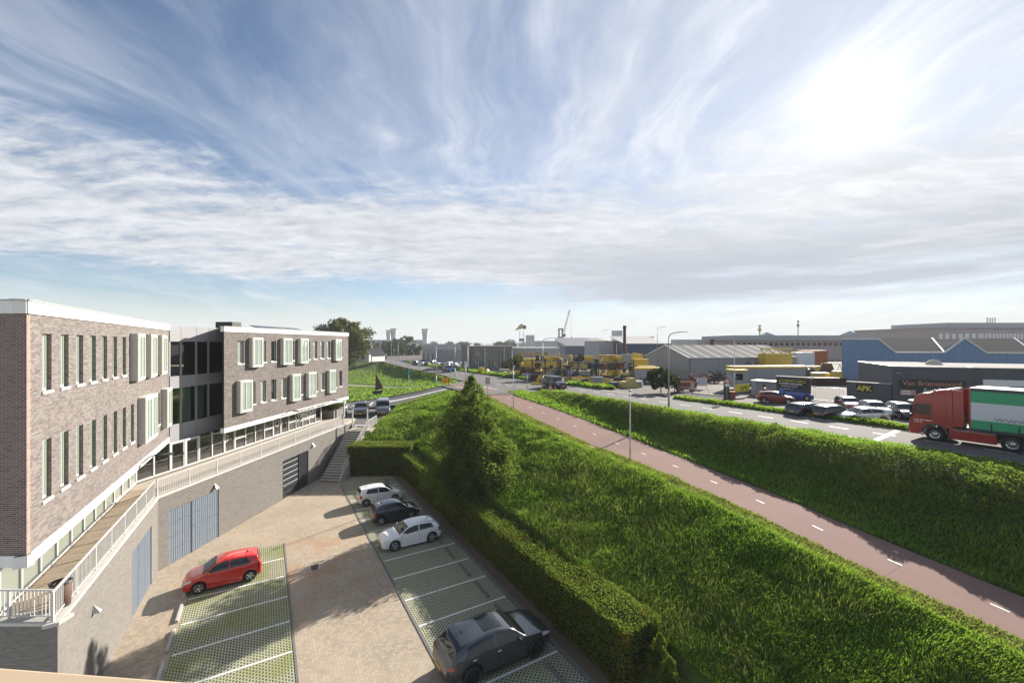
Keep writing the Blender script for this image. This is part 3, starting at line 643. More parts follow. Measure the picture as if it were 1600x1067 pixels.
def blades(P, N, length, width, lean=.45, wind=(-.4, -.3), clump=.6, seed=0):
    """kite shaped blades rooted at P"""
    n = len(P); az = rng.random(n)*2*np.pi
    wa = (fnoise(P[:, 0]*clump, P[:, 1]*clump, seed)-.5)*5.0
    dirn = np.stack([np.cos(az)*.7+np.cos(wa)*.6+wind[0], np.sin(az)*.7+np.sin(wa)*.6+wind[1], np.zeros(n)], 1)
    dirn /= np.linalg.norm(dirn, axis=1)[:, None]+1e-9
    ln = length*(.55+.9*rng.random(n)); ls = lean*(.5+rng.random(n))
    up = np.stack([N[:, 0]*.4, N[:, 1]*.4, np.ones(n)], 1); up /= np.linalg.norm(up, axis=1)[:, None]
    side = np.stack([-np.sin(az), np.cos(az), np.zeros(n)], 1)
    midp = P+up*(ln*.55)[:, None]+dirn*(ln*ls*.35)[:, None]; tip = P+up*(ln*.9)[:, None]+dirn*(ln*ls)[:, None]
    w = (width*(.6+.8*rng.random(n)))[:, None] if np.ndim(width) == 0 else (width*(.6+.8*rng.random(n)))[:, None]
    V = np.stack([P-up*.03, midp-side*w, tip, midp+side*w], 1).reshape(-1, 3)
    return V, np.arange(n*4).reshape(-1, 4)
def leaves(P, size, tilt=None, asp=.55, up=.0):
    """diamond leaves at P with random facing"""
    n = len(P); a = rng.normal(size=(n, 3)); a[:, 2] -= .35; a /= np.linalg.norm(a, axis=1)[:, None]
    b = rng.normal(size=(n, 3)); b[:, 2] += up
    if tilt is not None: b = b*.75+tilt
    c = np.cross(a, b); c /= np.linalg.norm(c, axis=1)[:, None]+1e-9
    s = (size*(.6+.8*rng.random(n)))[:, None]
    V = np.stack([P-a*s*.5, P+c*s*asp*.5, P+a*s*.5, P-c*s*asp*.5], 1).reshape(-1, 3)
    return V, np.arange(n*4).reshape(-1, 4)
def stack(parts):
    V = []; F = []; o = 0
    for v, f in parts: V.append(v); F.append(f+o); o += len(v)
    return np.concatenate(V), np.concatenate(F)
def stuff(name, V, F, mat, label=None, cat='grass'):
    o = place(big_mesh(name, V, F, mat), name); o['kind'] = 'stuff'
    if label: o['label'] = label; o['category'] = cat
    return o
def camdist(P): return np.hypot(np.hypot(P[:, 0], P[:, 1]), P[:, 2]-CAM_H)

# ---- grass on the slope: dense near, sparser and coarser with distance
def grass_on(Gd, n, name, mat, label, length=.215, width=.0105, keep=None, seed=1, mask=None, lean=.5):
    kd = lambda P: 1.0/np.maximum(np.hypot(P[..., 0], P[..., 1]), 12.)**1.5
    kk = (lambda P: kd(P)*keep(P)) if keep else kd
    P, N, i, j = grid_sample(Gd, n, kk)
    if mask is not None:
        q = mask(P, i, j); P, N = P[q], N[q]
    d = camdist(P); hn = fnoise(P[:, 0]*.8, P[:, 1]*.8, seed+5); L = length*(.45+1.1*hn)*np.clip(d/22, .9, 1.4)
    V, F = blades(P, N, L, width*np.clip(d/17, .8, 3.5), lean, seed=seed)
    return stuff(name, V, F, mat, label)
grass_on(slopeG, 330000, 'grass', g['grass_blade'], 'long bright green grass covering the slope below the cycle path', mask=lambda P, i, j: j < 25.0+.8*fnoise(P[:, 0]*.7, P[:, 1]*.7, 55))
grass_on(slopeG[:118, 25:], 40000, 'mown_grass', g['grass_dry'], 'thin dry mown grass strip along the near edge of the red cycle path', .11, .012, mask=lambda P, i, j: (j < 3.97) & (fnoise(P[:, 0]*.9, P[:, 1]*.9, 77) > .30))
grass_on(slopeG, 26000, 'dry_grass', g['grass_dry'], 'scattered pale seed stalks standing in the slope grass', .42, .006, mask=lambda P, i, j: (j < 25.) & (fnoise(P[:, 0]*.35, P[:, 1]*.35, 91) > .48), seed=15, lean=.7)
grass_on(bankG, 90000, 'grass', g['grass_blade'], 'rough grass on the shaded foot of the bank beyond the cycle path', .19, .0115, mask=lambda P, i, j: (j > .6) & ((j < 13) | (j > 23)) & (j < 32.6), seed=4)
grass_on(v1, 14000, 'grass', g['grass_blade'], 'narrow bright grass verge between dike road and garage forecourt', .2, .016, seed=6)
grass_on(v2, 12000, 'grass', g['grass_blade'], 'grass verge beyond the dike road in front of the scrap yard', .3, .025, seed=7)
grass_on(mead, 34000, 'grass', g['grass_blade'], 'grass of the meadow beyond the side road', .2, .022, mask=lambda P, i, j: (P[:, 0] > -75) & (P[:, 1] < 150) & ((j < 8.6) | (j > 10.4)), seed=9)
# ---- low shrubs on the bank top
def shrub_bank():
    n = 230000
    kd = lambda P: 1.0/np.maximum(np.hypot(P[..., 0], P[..., 1]), 14.)**1.2
    P, N, i, j = grid_sample(bankG, n, kd)
    s = P[:, :2]@dS; t = P[:, :2]@dT
    top = I(s, [-14, 30, 44, 54], [32.2, 32.8, 34.0, 35]); a = path_f(s)+.9
    amp = I(s, [-14, 4, 25, 38, 46, 50, 54], [1.0, 1.05, 1.0, .85, .6, .25, 0.])
    pr = np.interp((t-a)/(top-a), [0, .3, .55, .85, 1.05, 1.3, 1.5, 9], [0, .12, .6, 1.0, 1.0, .45, .08, 0])
    nz = fnoise(s*.75, t*.75, 21); bump = np.clip((nz-.25)*1.6, 0, 1.2)
    h = amp*pr*(.45+.75*bump); q = (h > .08) & (rng.random(n) < np.clip(pr*1.6, 0, 1)); P, h = P[q], h[q]
    k = rng.random(len(P))**.35; P = P.copy(); P[:, 2] += h*k; d = camdist(P)
    V, F = leaves(P, .095*np.clip(d/24, .8, 2.2), up=.5); return stuff('shrubbery', V, F, g['shrub_leaf'], 'low leafy green shrubs massed along the top of the bank beside the dike road', 'shrubs')
shrub_bank()
# ---- clipped hedges
def hedge(name, label, fr, length, depth, height, n, leafsz=.06, rz=0., gap=None, mat='hedge_leaf'):
    """clipped hedge box: x along, y depth, uneven faces; dark core with a skin of leaf sprays"""
    root = thing(name, label, 'hedge', fr, rz)
    def surf(x, y, z, nx, ny, nz):
        b = (fnoise(x*1.1+9, (y+z)*1.3, 31)-.5)*.22+(fnoise(x*.25, z*.4+y*.4, 33)-.5)*.18
        return x+nx*b, y+ny*b, z+nz*b
    m = MB()
    for (o_, ux, uy, uz, nn, du, dv) in (((0, 0, 0), (1, 0, 0), (0, 0, 1), None, (0, -1, 0), length, height), ((0, depth, 0), (1, 0, 0), (0, 0, 1), None, (0, 1, 0), length, height),
                       ((0, 0, height), (1, 0, 0), (0, 1, 0), None, (0, 0, 1), length, depth), ((0, 0, 0), (0, 1, 0), (0, 0, 1), None, (-1, 0, 0), depth, height), ((length, 0, 0), (0, 1, 0), (0, 0, 1), None, (1, 0, 0), depth, height)):
        a = np.linspace(0, du, max(2, int(du/.45))); b = np.linspace(0, dv, max(2, int(dv/.45))); A, B = np.meshgrid(a, b, indexing='ij')
        X = o_[0]+A*ux[0]+B*uy[0]; Y = o_[1]+A*ux[1]+B*uy[1]; Z = o_[2]+A*ux[2]+B*uy[2]
        # dark core pulled in from the leafy skin
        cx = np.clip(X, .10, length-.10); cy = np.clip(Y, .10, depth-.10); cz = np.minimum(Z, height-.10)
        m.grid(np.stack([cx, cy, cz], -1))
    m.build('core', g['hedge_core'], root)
    A = np.array([length*height, length*height, length*depth, depth*height, depth*height]); k = rng.choice(5, n, p=A/A.sum()); u, v = rng.random(n), rng.random(n)
    X = np.select([k == 0, k == 1, k == 2, k == 3, k == 4], [u*length, u*length, u*length, 0*u, 0*u+length]); Y = np.select([k == 0, k == 1, k == 2, k >= 3], [0*u, 0*u+depth, v*depth, u*depth]); Z = np.where(k == 2, height, v*height)
    nx = np.select([k == 3, k == 4], [-1., 1.], 0.); ny = np.select([k == 0, k == 1], [-1., 1.], 0.); nz = np.where(k == 2, 1., 0.)
    X, Y, Z = surf(X, Y, Z, nx, ny, nz); P = np.stack([X, Y, Z], 1)+np.stack([nx, ny, nz], 1)*(rng.random((n, 1))*.13-.07)
    edge = rng.random(n) < .25; P[edge, 2] += (nz*rng.random(n)*.08)[edge]
    V, F = leaves(P, leafsz, tilt=np.stack([nx, ny, nz], 1)*.5, asp=.5); V[:, 2] = np.maximum(V[:, 2], .01)
    o = place(big_mesh('foliage', V, F, g[mat]), 'foliage', root); o['kind'] = 'stuff'
    return root
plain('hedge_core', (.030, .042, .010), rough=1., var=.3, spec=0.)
hw = W(43.4, 12.05, .02)
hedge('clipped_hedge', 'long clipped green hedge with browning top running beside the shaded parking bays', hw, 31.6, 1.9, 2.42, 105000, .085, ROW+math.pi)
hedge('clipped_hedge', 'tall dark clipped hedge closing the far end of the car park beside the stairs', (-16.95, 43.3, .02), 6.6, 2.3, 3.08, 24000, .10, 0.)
# conifer tufts growing out at the near corner of the hedge
# ---- trees
def tree(name, label, base, H, crown, n, leafsz, mat, trunk_r=.2, seed=0, lobes=60, group=None, lift=.12, spread=.9, limbs=True):
    """trunk, limbs and a crown of leaf clumps; crown(zf) gives the radius at height fraction zf"""
    global rng
    keep = rng; rng = np.random.default_rng(100+seed)
    root = thing(name, label, 'tree', base, 0., group)
    m = MB(); segs = 7; pts = []; ph = rng.random()*6
    for i in range(segs+1):
        f = i/segs*.93; pts.append((.12*H*.1*math.sin(f*4+ph), .1*H*.1*math.cos(f*3+ph), H*f))
    m.tube(pts, [trunk_r*(1-.9*i/segs)+.012 for i in range(segs+1)], 9); m.build('trunk', g['bark'], root, smooth=True)
    C = []; bm_ = MB()
    for k in range(lobes):
        zf = lift+(1-lift)*((k+rng.random())/lobes)**.92; r = crown(zf); a = k*2.39996+rng.random()*.7
        rr = r*(.30+.85*rng.random()**.7)*spread if zf < .96 else r*.2
        C.append((rr*math.cos(a), rr*math.sin(a), H*zf, max(.03*H, r*(.22+.26*rng.random()**1.5))))
        if limbs and k % 2 == 0 and zf < .9:
            p0 = (0, 0, H*zf*.86); p1 = (rr*math.cos(a)*.9, rr*math.sin(a)*.9, H*zf); mdl = tuple((p0[i]+p1[i])/2+(0, 0, .04*H)[i] for i in range(3))
            bm_.tube([p0, mdl, p1], [trunk_r*.34*(1-zf)+.02, trunk_r*.2*(1-zf)+.015, .01], 6)
    if limbs and bm_.v: bm_.build('limb', g['bark'], root, smooth=True)
    C = np.array(C); w = C[:, 3]**2; k = rng.choice(len(C), n, p=w/w.sum())
    d = rng.normal(size=(n, 3)); d /= np.linalg.norm(d, axis=1)[:, None]; d[:, 2] *= .75
    rad = (rng.random(n)**.45)[:, None]
    lump = .75+.5*fnoise(d[:, 0]*2.2+C[k, 0]*3, d[:, 1]*2.2+d[:, 2]*2.+C[k, 2]*2, seed)
    P = C[k, :3]+d*rad*(C[k, 3]*lump)[:, None]
    P[:, 2] -= .18*C[k, 3]*(rng.random(n))
    P[:, 2] = np.maximum(P[:, 2], H*lift*.5)
    V, F = leaves(P, leafsz, up=.3, asp=.62)
    o = place(big_mesh('crown', V, F, g[mat]), 'crown', root); o['kind'] = 'stuff'
    rng = keep; return root
# ------------------------------------------------------------------ the brick building, its terrace and retaining wall
def holes_wall(m, L, z0, z1, holes, depth, y=0., mi=0, mr=0):
    """wall in the plane y (outside towards -y) from x 0 to L with rectangular openings and their reveals"""
    xs = sorted({0., L}|{h[0] for h in holes}|{h[1] for h in holes}); zs = sorted({z0, z1}|{h[2] for h in holes}|{h[3] for h in holes})
    for a, b in zip(xs[:-1], xs[1:]):
        for c, d in zip(zs[:-1], zs[1:]):
            mx, mz = (a+b)/2, (c+d)/2
            if any(h[0] < mx < h[1] and h[2] < mz < h[3] for h in holes): continue
            m.quad((a, y, c), (b, y, c), (b, y, d), (a, y, d), mi=mi)
    for a, b, c, d in holes:
        m.quad((a, y, c), (a, y, d), (a, y+depth, d), (a, y+depth, c), mi=mr); m.quad((b, y, c), (b, y+depth, c), (b, y+depth, d), (b, y, d), mi=mr)
        m.quad((a, y, d), (b, y, d), (b, y+depth, d), (a, y+depth, d), mi=mr); m.quad((a, y, c), (a, y+depth, c), (b, y+depth, c), (b, y, c), mi=mr)
    return m
def ang(d): return math.atan2(d[1], d[0])
A0 = np.array([-15.32, 13.33]); dN = np.array([-.48, .877]); dN /= np.linalg.norm(dN); rN = ang(dN); LN = 19.35
C0 = np.array([-22.7, 33.3]); dF = np.array([.0913, .9958]); dF /= np.linalg.norm(dF); rF = ang(dF); LF = 20.5
ZB, ZT = 6.55, 15.0                                   # underside of the overhang, top of the fascia
bld = thing('office_building', 'grey brown brick office building with two storeys of narrow windows above a glazed ground floor', 'building', (A0[0], A0[1], 4.5))
def BL(p, z=0.): return (p[0]-A0[0], p[1]-A0[1], z-4.5)       # building root frame
_wm = {}
def window(x, w, z0, z1, base, rz, org, light):
    """tall narrow window set back in its opening: frame with pane and sill"""
    k = (round(w, 2), round(z1-z0, 2)); h = z1-z0
    if k not in _wm:
        f = MB(); t_ = .065; f.box(0, t_, 0, .07, 0, h).box(w-t_, w, 0, .07, 0, h).box(t_, w-t_, 0, .07, h-t_, h).box(t_, w-t_, 0, .07, 0, t_)
        p = MB(); p.quad((t_, .03, t_), (w-t_, .03, t_), (w-t_, .03, h-t_), (t_, .03, h-t_))
        sm = MB(); sm.box(-.05, w+.05, -.17, .02, -.10, -.005)
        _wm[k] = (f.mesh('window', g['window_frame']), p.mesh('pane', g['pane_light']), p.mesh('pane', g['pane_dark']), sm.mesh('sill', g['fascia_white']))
    fm, pl, pd, smm = _wm[k]
    pos = org+np.array([math.cos(rz), math.sin(rz)])*x+np.array([-math.sin(rz), math.cos(rz)])*.12
    o = place(fm, 'window', bld, BL(pos, z0), rz); place(pl if light else pd, 'pane', o); place(smm, 'sill', o)
_bm = {}
def bay(x0, x1, z0, z1, rz, org, panes=1, light=True, pr=.34):
    """window in a casing that stands out from the wall"""
    k = (round(x1-x0, 2), round(z1-z0, 2), panes)
    if k not in _bm:
        w, h = x1-x0, z1-z0; c = MB(); t_ = .07
        c.box(0, t_, -pr, .06, 0, h).box(w-t_, w, -pr, .06, 0, h).box(t_, w-t_, -pr, .06, h-t_, h).box(t_, w-t_, -pr, .06, 0, t_)
        f = MB(); 
        for i in range(panes):
            a = t_+(w-2*t_)*i/panes; b = t_+(w-2*t_)*(i+1)/panes
            f.box(a, a+.09, -pr-.03, -pr+.05, t_, h-t_).box(b-.09, b, -pr-.03, -pr+.05, t_, h-t_).box(a+.09, b-.09, -pr-.03, -pr+.05, t_, t_+.11).box(a+.09, b-.09, -pr-.03, -pr+.05, h-t_-.11, h-t_)
            f.box(a+(b-a)*.42, a+(b-a)*.42+.05, -pr-.025, -pr+.04, t_+.11, h-t_-.11)
        p = [MB() for _ in range(panes)]
        for i in range(panes):
            a = t_+(w-2*t_)*i/panes+.09; b = t_+(w-2*t_)*(i+1)/panes-.09; p[i].quad((a, -pr+.01, t_+.1), (b, -pr+.01, t_+.1), (b, -pr+.01, h-t_-.1), (a, -pr+.01, h-t_-.1))
        s = MB(); s.box(-.012, 0, -pr, .02, 0, h)
        _bm[k] = (c.mesh('bay_window', g['window_frame']), f.mesh('frame', g['window_frame']), [q.mesh('pane', g['pane_light'] if light else g['pane_dark']) for q in p], s.mesh('side_panel', g['bay_side']))
    cm, fm, pm, smm = _bm[k]
    pos = org+np.array([math.cos(rz), math.sin(rz)])*x0
    o = place(cm, 'bay_window', bld, BL(pos, z0), rz); place(fm, 'frame', o); place(smm, 'side_panel', o)
    for q in pm: place(q, 'pane', o)
def wing(org, rz, L, wins, bays, edge):
    holes = [(a, b, c, d) for a, b, c, d, l in wins]+[(a+.1, b-.1, c+.1, d-.1) for a, b, c, d, n in bays]
    m = MB(); holes_wall(m, L, ZB+.37, ZT-.45, holes, .2)
    o = m.build('wall', g['brick_facade'], bld, BL(org), rz)
    m = MB(); m.box(-.03, L+.03, -.035, .3, ZB, ZB+.368); m.build('white_band', g['fascia_white'], bld, BL(org), rz)
    n = int(L/3.05); 
    for i in range(n):                                # fascia boards with open joints
        m = MB(); m.box(L*i/n+.006-(.03 if i == 0 else 0), L*(i+1)/n-.006+(.03 if i == n-1 else 0), -.05, .3, ZT-.448, ZT-.04); m.build('fascia_board', g['fascia_white'], bld, BL(org), rz)
    m = MB(); m.box(-.06, L+.06, -.085, .35, ZT-.039, ZT); m.build('roof_edge', g['pole_grey'], bld, BL(org), rz)
    for a, b, c, d, l in wins: window(a, b-a, c, d, None, rz, org, l)
    for a, b, c, d, n in bays: bay(a, b, c, d, rz, org, n)
NW = [(1.0+1.35*i, 1.66+1.35*i, 12.0, 13.94, True) for i in range(7)]+[(18.0, 18.62, 12.0, 13.94, False)]
NW += [(1.0+1.35*i, 1.66+1.35*i, 8.3, 10.33, True) for i in range(8)]+[(15.25, 15.85, 8.3, 10.33, True), (16.15, 16.7, 8.3, 10.33, False)]
NB = [(10.42, 11.75, 11.6, 14.15, 1), (13.03, 14.36, 11.6, 14.15, 1), (15.6, 16.93, 11.6, 14.15, 1), (11.85, 14.5, 7.92, 10.55, 2), (17.05, 18.4, 7.92, 10.55, 1)]
wing(A0, rN, LN, NW, NB, True)
FW = [(a, b, 11.95, 13.85, l) for a, b, l in ((1.45, 2.15, 1), (4.24, 4.94, 1), (5.64, 6.34, 0), (8.43, 9.13, 0), (11.24, 11.94, 1), (12.62, 13.32, 1), (14.0, 14.7, 1), (15.42, 16.12, 1), (18.25, 18.95, 0))]
FW += [(a, b, 8.38, 10.3, l) for a, b, l in ((2.87, 3.57, 1), (4.22, 4.92, 1), (5.66, 6.36, 0), (7.1, 7.8, 1), (9.88, 10.58, 1), (12.7, 13.4, 1), (14.08, 14.78, 1), (16.9, 17.6, 1), (18.24, 18.94, 0))]
FB = [(2.78, 4.1, 11.58, 14.12, 1), (6.95, 8.33, 11.58, 14.12, 1), (9.75, 11.14, 11.58, 14.12, 1), (16.78, 18.17, 11.58, 14.12, 1), (1.35, 2.76, 7.9, 10.55, 1), (8.38, 9.74, 7.9, 10.55, 1), (11.18, 12.6, 7.9, 10.55, 1), (15.38, 16.8, 7.9, 10.55, 1)]
wing(C0, rF, LF, FW, FB, False)
# reddish quoin at the near corner and the shaded end wall
m = MB(); m.quad((-.003, -.003, ZB+.37), (.22, -.003, ZB+.37), (.22, -.003, ZT-.45), (-.003, -.003, ZT-.45)); m.build('corner_bricks', g['brick_edge'], bld, BL(A0), rN)
m = MB(); m.quad((-20, 0, ZB+.37), (0, 0, ZB+.37), (0, 0, ZT-.45), (-20, 0, ZT-.45)); m.build('end_wall', g['brick_dark'], bld, BL(A0))
m = MB(); m.box(-20, .02, -.03, .2, ZB, ZB+.368); m.build('white_band', g['fascia_white'], bld, BL(A0))
for i in range(8):
    m = MB(); m.box(-.02-2.4*(i+1)+.006, -.02-2.4*i-.006 if i else .03, -.04, .2, ZT-.448, ZT-.04); m.build('fascia_board', g['fascia_white'], bld, BL(A0))
m = MB(); m.box(-20, .06, -.08, .3, ZT-.039, ZT); m.build('roof_edge', g['pole_grey'], bld, BL(A0))
# far gable end, link, roof slab, soffit
inN = np.array([-dN[1], dN[0]]); B1 = A0+dN*LN; D1 = C0+dF*LF; inF = np.array([-dF[1], dF[0]]); K1 = np.array([-24.25, 35.3])
m = MB(); m.quad((0, 0, ZB), (0, 14, ZB), (0, 14, ZT), (0, 0, ZT)); m.build('gable_wall', g['brick_facade'], bld, BL(D1), rF)
m = MB(); m.prism([(-15.8, 13.62), tuple(B1+inN*.3), tuple(K1+inF*.2), tuple(C0+inF*.3+dF*.1), tuple(D1+inF*.3), tuple(D1+inF*14), (-45, 40), (-40, 13.7)], ZT-.3, ZT-.1); m.build('roof', g['roof_dark'], bld, BL((0, 0), 0))
m = MB(); m.prism([(-15.8, 13.62), tuple(B1+inN*.2), tuple(K1+inF*.1), tuple(C0+inF*.2), tuple(D1+inF*.2), tuple(D1+inF*10), (-45, 40), (-40, 13.6)], ZB+.02, ZB+.12); m.build('soffit', g['fascia_white'], bld, BL((0, 0), 0))
m = MB(); rt = C0+dF*4.1+inF*2.6; m.box(0, 1.1, 0, 1.6, ZT-.1, ZT+.55); m.build('roof_unit', g['steel_dark'], bld, BL(rt), rF)
for i in range(4):
    q = C0+dF*(7.0+1.9*i)+inF*2.2; m = MB(); m.add([(0, 0, ZT+.08), (1.8, 0, ZT+.08), (1.8, 1.0, ZT+.38), (0, 1.0, ZT+.38), (0, 0, ZT+.04), (1.8, 0, ZT+.04), (1.8, 1.0, ZT+.34), (0, 1.0, ZT+.34)], [(0, 1, 2, 3), (7, 6, 5, 4), (0, 4, 5, 1), (1, 5, 6, 2), (2, 6, 7, 3), (3, 7, 4, 0)]); m.build('solar_panel', g['car_glass'], bld, BL(q), rF)
# link between the wings: glazed storeys between grey panels
ld = K1-B1; LL = np.linalg.norm(ld); ld = ld/LL; rL = ang(ld)
cuts = [0, .95, 2.35, 3.55, LL]
rows = [(ZB-.05, 7.75, 'panel'), (7.75, 10.35, 'glass'), (10.35, 11.25, 'panel'), (11.25, 13.75, 'glass'), (13.75, ZT-.1, 'panel')]
for a, b in zip(cuts[:-1], cuts[1:]):
    for z0, z1, kd in rows:
        m = MB()
        if kd == 'panel': m.box(a+.012, b-.012, -.06, .05, z0+.01, z1-.01); m.build('cladding_panel', g['panel_grey'], bld, BL(B1), rL)
        else:
            m.quad((a+.04, 0, z0), (b-.04, 0, z0), (b-.04, 0, z1), (a+.04, 0, z1)); o = m.build('glass_pane', g['clear_glass'], bld, BL(B1), rL)
            q = MB(); q.box(a-.04, a+.04, -.07, .06, z0, z1); q.build('mullion', g['pole_grey'], o)
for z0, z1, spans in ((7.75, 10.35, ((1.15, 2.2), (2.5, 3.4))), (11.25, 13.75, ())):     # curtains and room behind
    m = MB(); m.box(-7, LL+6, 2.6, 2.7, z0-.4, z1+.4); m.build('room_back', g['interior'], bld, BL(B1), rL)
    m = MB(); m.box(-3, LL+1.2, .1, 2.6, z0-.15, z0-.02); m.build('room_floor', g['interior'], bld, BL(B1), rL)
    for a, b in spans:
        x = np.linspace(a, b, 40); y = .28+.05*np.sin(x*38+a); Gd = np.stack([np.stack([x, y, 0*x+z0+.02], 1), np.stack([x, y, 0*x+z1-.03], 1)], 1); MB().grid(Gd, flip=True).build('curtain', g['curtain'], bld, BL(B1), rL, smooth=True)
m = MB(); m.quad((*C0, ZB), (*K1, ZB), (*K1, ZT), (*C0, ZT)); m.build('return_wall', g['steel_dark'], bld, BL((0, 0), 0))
# glazed ground floor, set back under the overhang
inN = np.array([-dN[1], dN[0]])
def glazing(P, Q, step, bottom=4.52, top=ZB+.02, doors=(), rail=True, name='ground_floor_glazing', gmat='clear_glass', room=True):
    d = Q-P; L = np.linalg.norm(d); rz = ang(d); n = max(1, round(L/step)); w = L/n
    for i in range(n):
        m = MB(); m.quad((w*i+.04, .02, bottom+.12), (w*(i+1)-.04, .02, bottom+.12), (w*(i+1)-.04, .02, top), (w*i+.04, .02, top)); o = m.build('glass_pane', g[gmat], bld, BL(P), rz)
        q = MB(); q.box(w*i-.05, w*i+.05, -.05, .08, bottom, top); q.build('mullion', g['white_metal'], o)
        q = MB(); q.box(w*i+.05, w*(i+1)-.05, -.06, .08, bottom, bottom+.12)
        if i in doors:
            q.box(w*i+.05, w*i+.15, -.03, .07, bottom+.12, top).box(w*(i+1)-.15, w*(i+1)-.05, -.03, .07, bottom+.12, top).box(w*i+.15, w*(i+1)-.15, -.03, .07, top-.15, top)
            h = MB(); h.box(w*(i+1)-.2, w*(i+1)-.17, -.09, -.03, bottom+.95, bottom+1.15); h.build('door_handle', g['chrome'], o)
        elif rail and i % 3 == 2: q.box(w*i+.05, w*(i+1)-.05, -.04, .07, bottom+.9, bottom+.99)
        q.build('frame', g['white_metal'], o)
    if not room: return
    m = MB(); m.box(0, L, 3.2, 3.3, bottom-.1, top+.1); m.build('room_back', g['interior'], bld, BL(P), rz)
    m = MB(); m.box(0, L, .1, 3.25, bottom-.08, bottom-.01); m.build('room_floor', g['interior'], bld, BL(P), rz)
gA = A0+inN*1.26+dN*1.6; gB = A0+inN*1.26+dN*16.9
gC = C0+inF*1.2+dF*.2; gD = C0+inF*1.2+dF*16.2
glazing(gA, gB, 1.35, gmat='pane_mid')
glazing(gB, gC, 1.15, doors=(2, 3))
glazing(gC, gD, 1.25, doors=(1, 6))
glazing(gD, gD+inF*8, 1.3)
glazing(gA+np.array([-9., .0]), gA, 1.2, gmat='pane_mid', room=False)
for x in (gD+dF*3.6+inF*(-1.0), gD+dF*3.6+inF*4):
    m = MB(); m.box(-.08, .08, -.08, .08, 4.45, ZB+.05); m.build('column', g['white_metal'], bld, BL(x))
# terrace slab, decking boards, retaining wall
P0 = np.array([-40., 13.87]); P1 = np.array([-14.92, 13.87]); P2 = np.array([-21.13, 25.21]); P3 = np.array([-18.93, 48.05])
d1 = (P2-P1)/np.linalg.norm(P2-P1); d2 = (P3-P2)/np.linalg.norm(P3-P2); L1 = np.linalg.norm(P2-P1); L2 = np.linalg.norm(P3-P2); r1, r2 = ang(d1), ang(d2)
in1 = np.array([-d1[1], d1[0]]); in2 = np.array([-d2[1], d2[0]])
m = MB(); m.prism([tuple(P0+[0, .3]), tuple(P1+[-.5, .3]), tuple(P2+[-.3, .1]), tuple(P3+[-.3, 0]), (-19.3, 52), (-45, 52)], 4.1, 4.42); o = m.build('terrace', g['deck_paving']); o['kind'] = 'structure'; terr = o
for k in range(int(L1/.29)+16):                        # boards across the near terrace
    x = -.1+.29*k-2.0
    a = P1+d1*x+in1*.34; b = P1+d1*x+in1*(1.82 if x < L1-1 else 1.82); 
    if x < 1.1:
        continue
    m = MB(); m.box(0, .278, 0, 1.5 if x < L1+.1 else 1.5, 4.425, 4.452-.006*(k % 3 == 0)); mb = m.build('deck_board', g['deck_wood'], terr, (a[0], a[1], 0), r1)
wallT = thing('retaining_wall', 'grey brick retaining wall along the sunken car park with pale concrete coping', 'wall', (P1[0], P1[1], 0))
def WL(p, z=0.): return (p[0]-P1[0], p[1]-P1[1], z)
h1 = [(8.0, 11.5, -.2, 3.3)]; h2 = [(.74, 4.61, -.2, 3.34), (11.7, 15.6, -.2, 3.36)]
m = MB(); holes_wall(m, L1, -.2, 4.35, h1, .1); m.build('wall_face', g['brick_wall'], wallT, WL(P1), r1)
m = MB(); holes_wall(m, L2+2.2, -.2, 4.35, h2, .14); m.build('wall_face', g['brick_wall'], wallT, WL(P2), r2)
m = MB(); m.quad((-25, 0, -.2), (0, 0, -.2), (0, 0, 4.35), (-25, 0, 4.35)); m.build('wall_face', g['brick_wall'], wallT, WL(P1), 0)
m = MB(); m.box(-.04, L1+.1, -.05, .36, 4.352, 4.47); m.build('coping', g['coping'], wallT, WL(P1), r1, bevel=.012)
m = MB(); m.box(-.05, L2+.02, -.05, .36, 4.351, 4.468); m.build('coping', g['coping'], wallT, WL(P2), r2, bevel=.012)
m = MB(); m.box(-25, .03, -.05, .5, 4.353, 4.466); m.build('coping', g['coping'], wallT, WL(P1), 0, bevel=.012)
for x in (2.4, 7.0, 15.9, 19.5):
    m = MB(); m.box(x-.012, x+.012, -.004, .02, 0, 4.35); m.build('movement_joint', g['concrete_dark'], wallT, WL(P2), r2)
for x in (3.8, 12.6):
    m = MB(); m.box(x-.012, x+.012, -.004, .02, 0, 4.35); m.build('movement_joint', g['concrete_dark'], wallT, WL(P1), r1)
def panel_door(parent, org, rz, x0, x1, H, nc, nr, mat, ribs=6):
    """garage door of ribbed metal panels"""
    w = (x1-x0)/nc; h = H/nr
    b = MB(); b.box(x0, x1, .09, .16, 0, H); d = b.build('garage_door', g['steel_dark'], parent, WL(org), rz)
    k = MB(); k.box(.012, w-.012, .045, .09, .012, h-.012)
    for i in range(ribs): k.box(.012+(w-.024)*i/ribs+.01, .012+(w-.024)*(i+.5)/ribs, .03, .045, .02, h-.02)
    me = k.mesh('panel', g[mat])
    for i in range(nc):
        for j in range(nr): place(me, 'panel', d, (x0+w*i, 0, h*j))
    return d
panel_door(wallT, P1, r1, 8.0, 11.5, 3.3, 3, 4, 'door_blue'); panel_door(wallT, P2, r2, .74, 4.61, 3.34, 4, 4, 'door_blue')
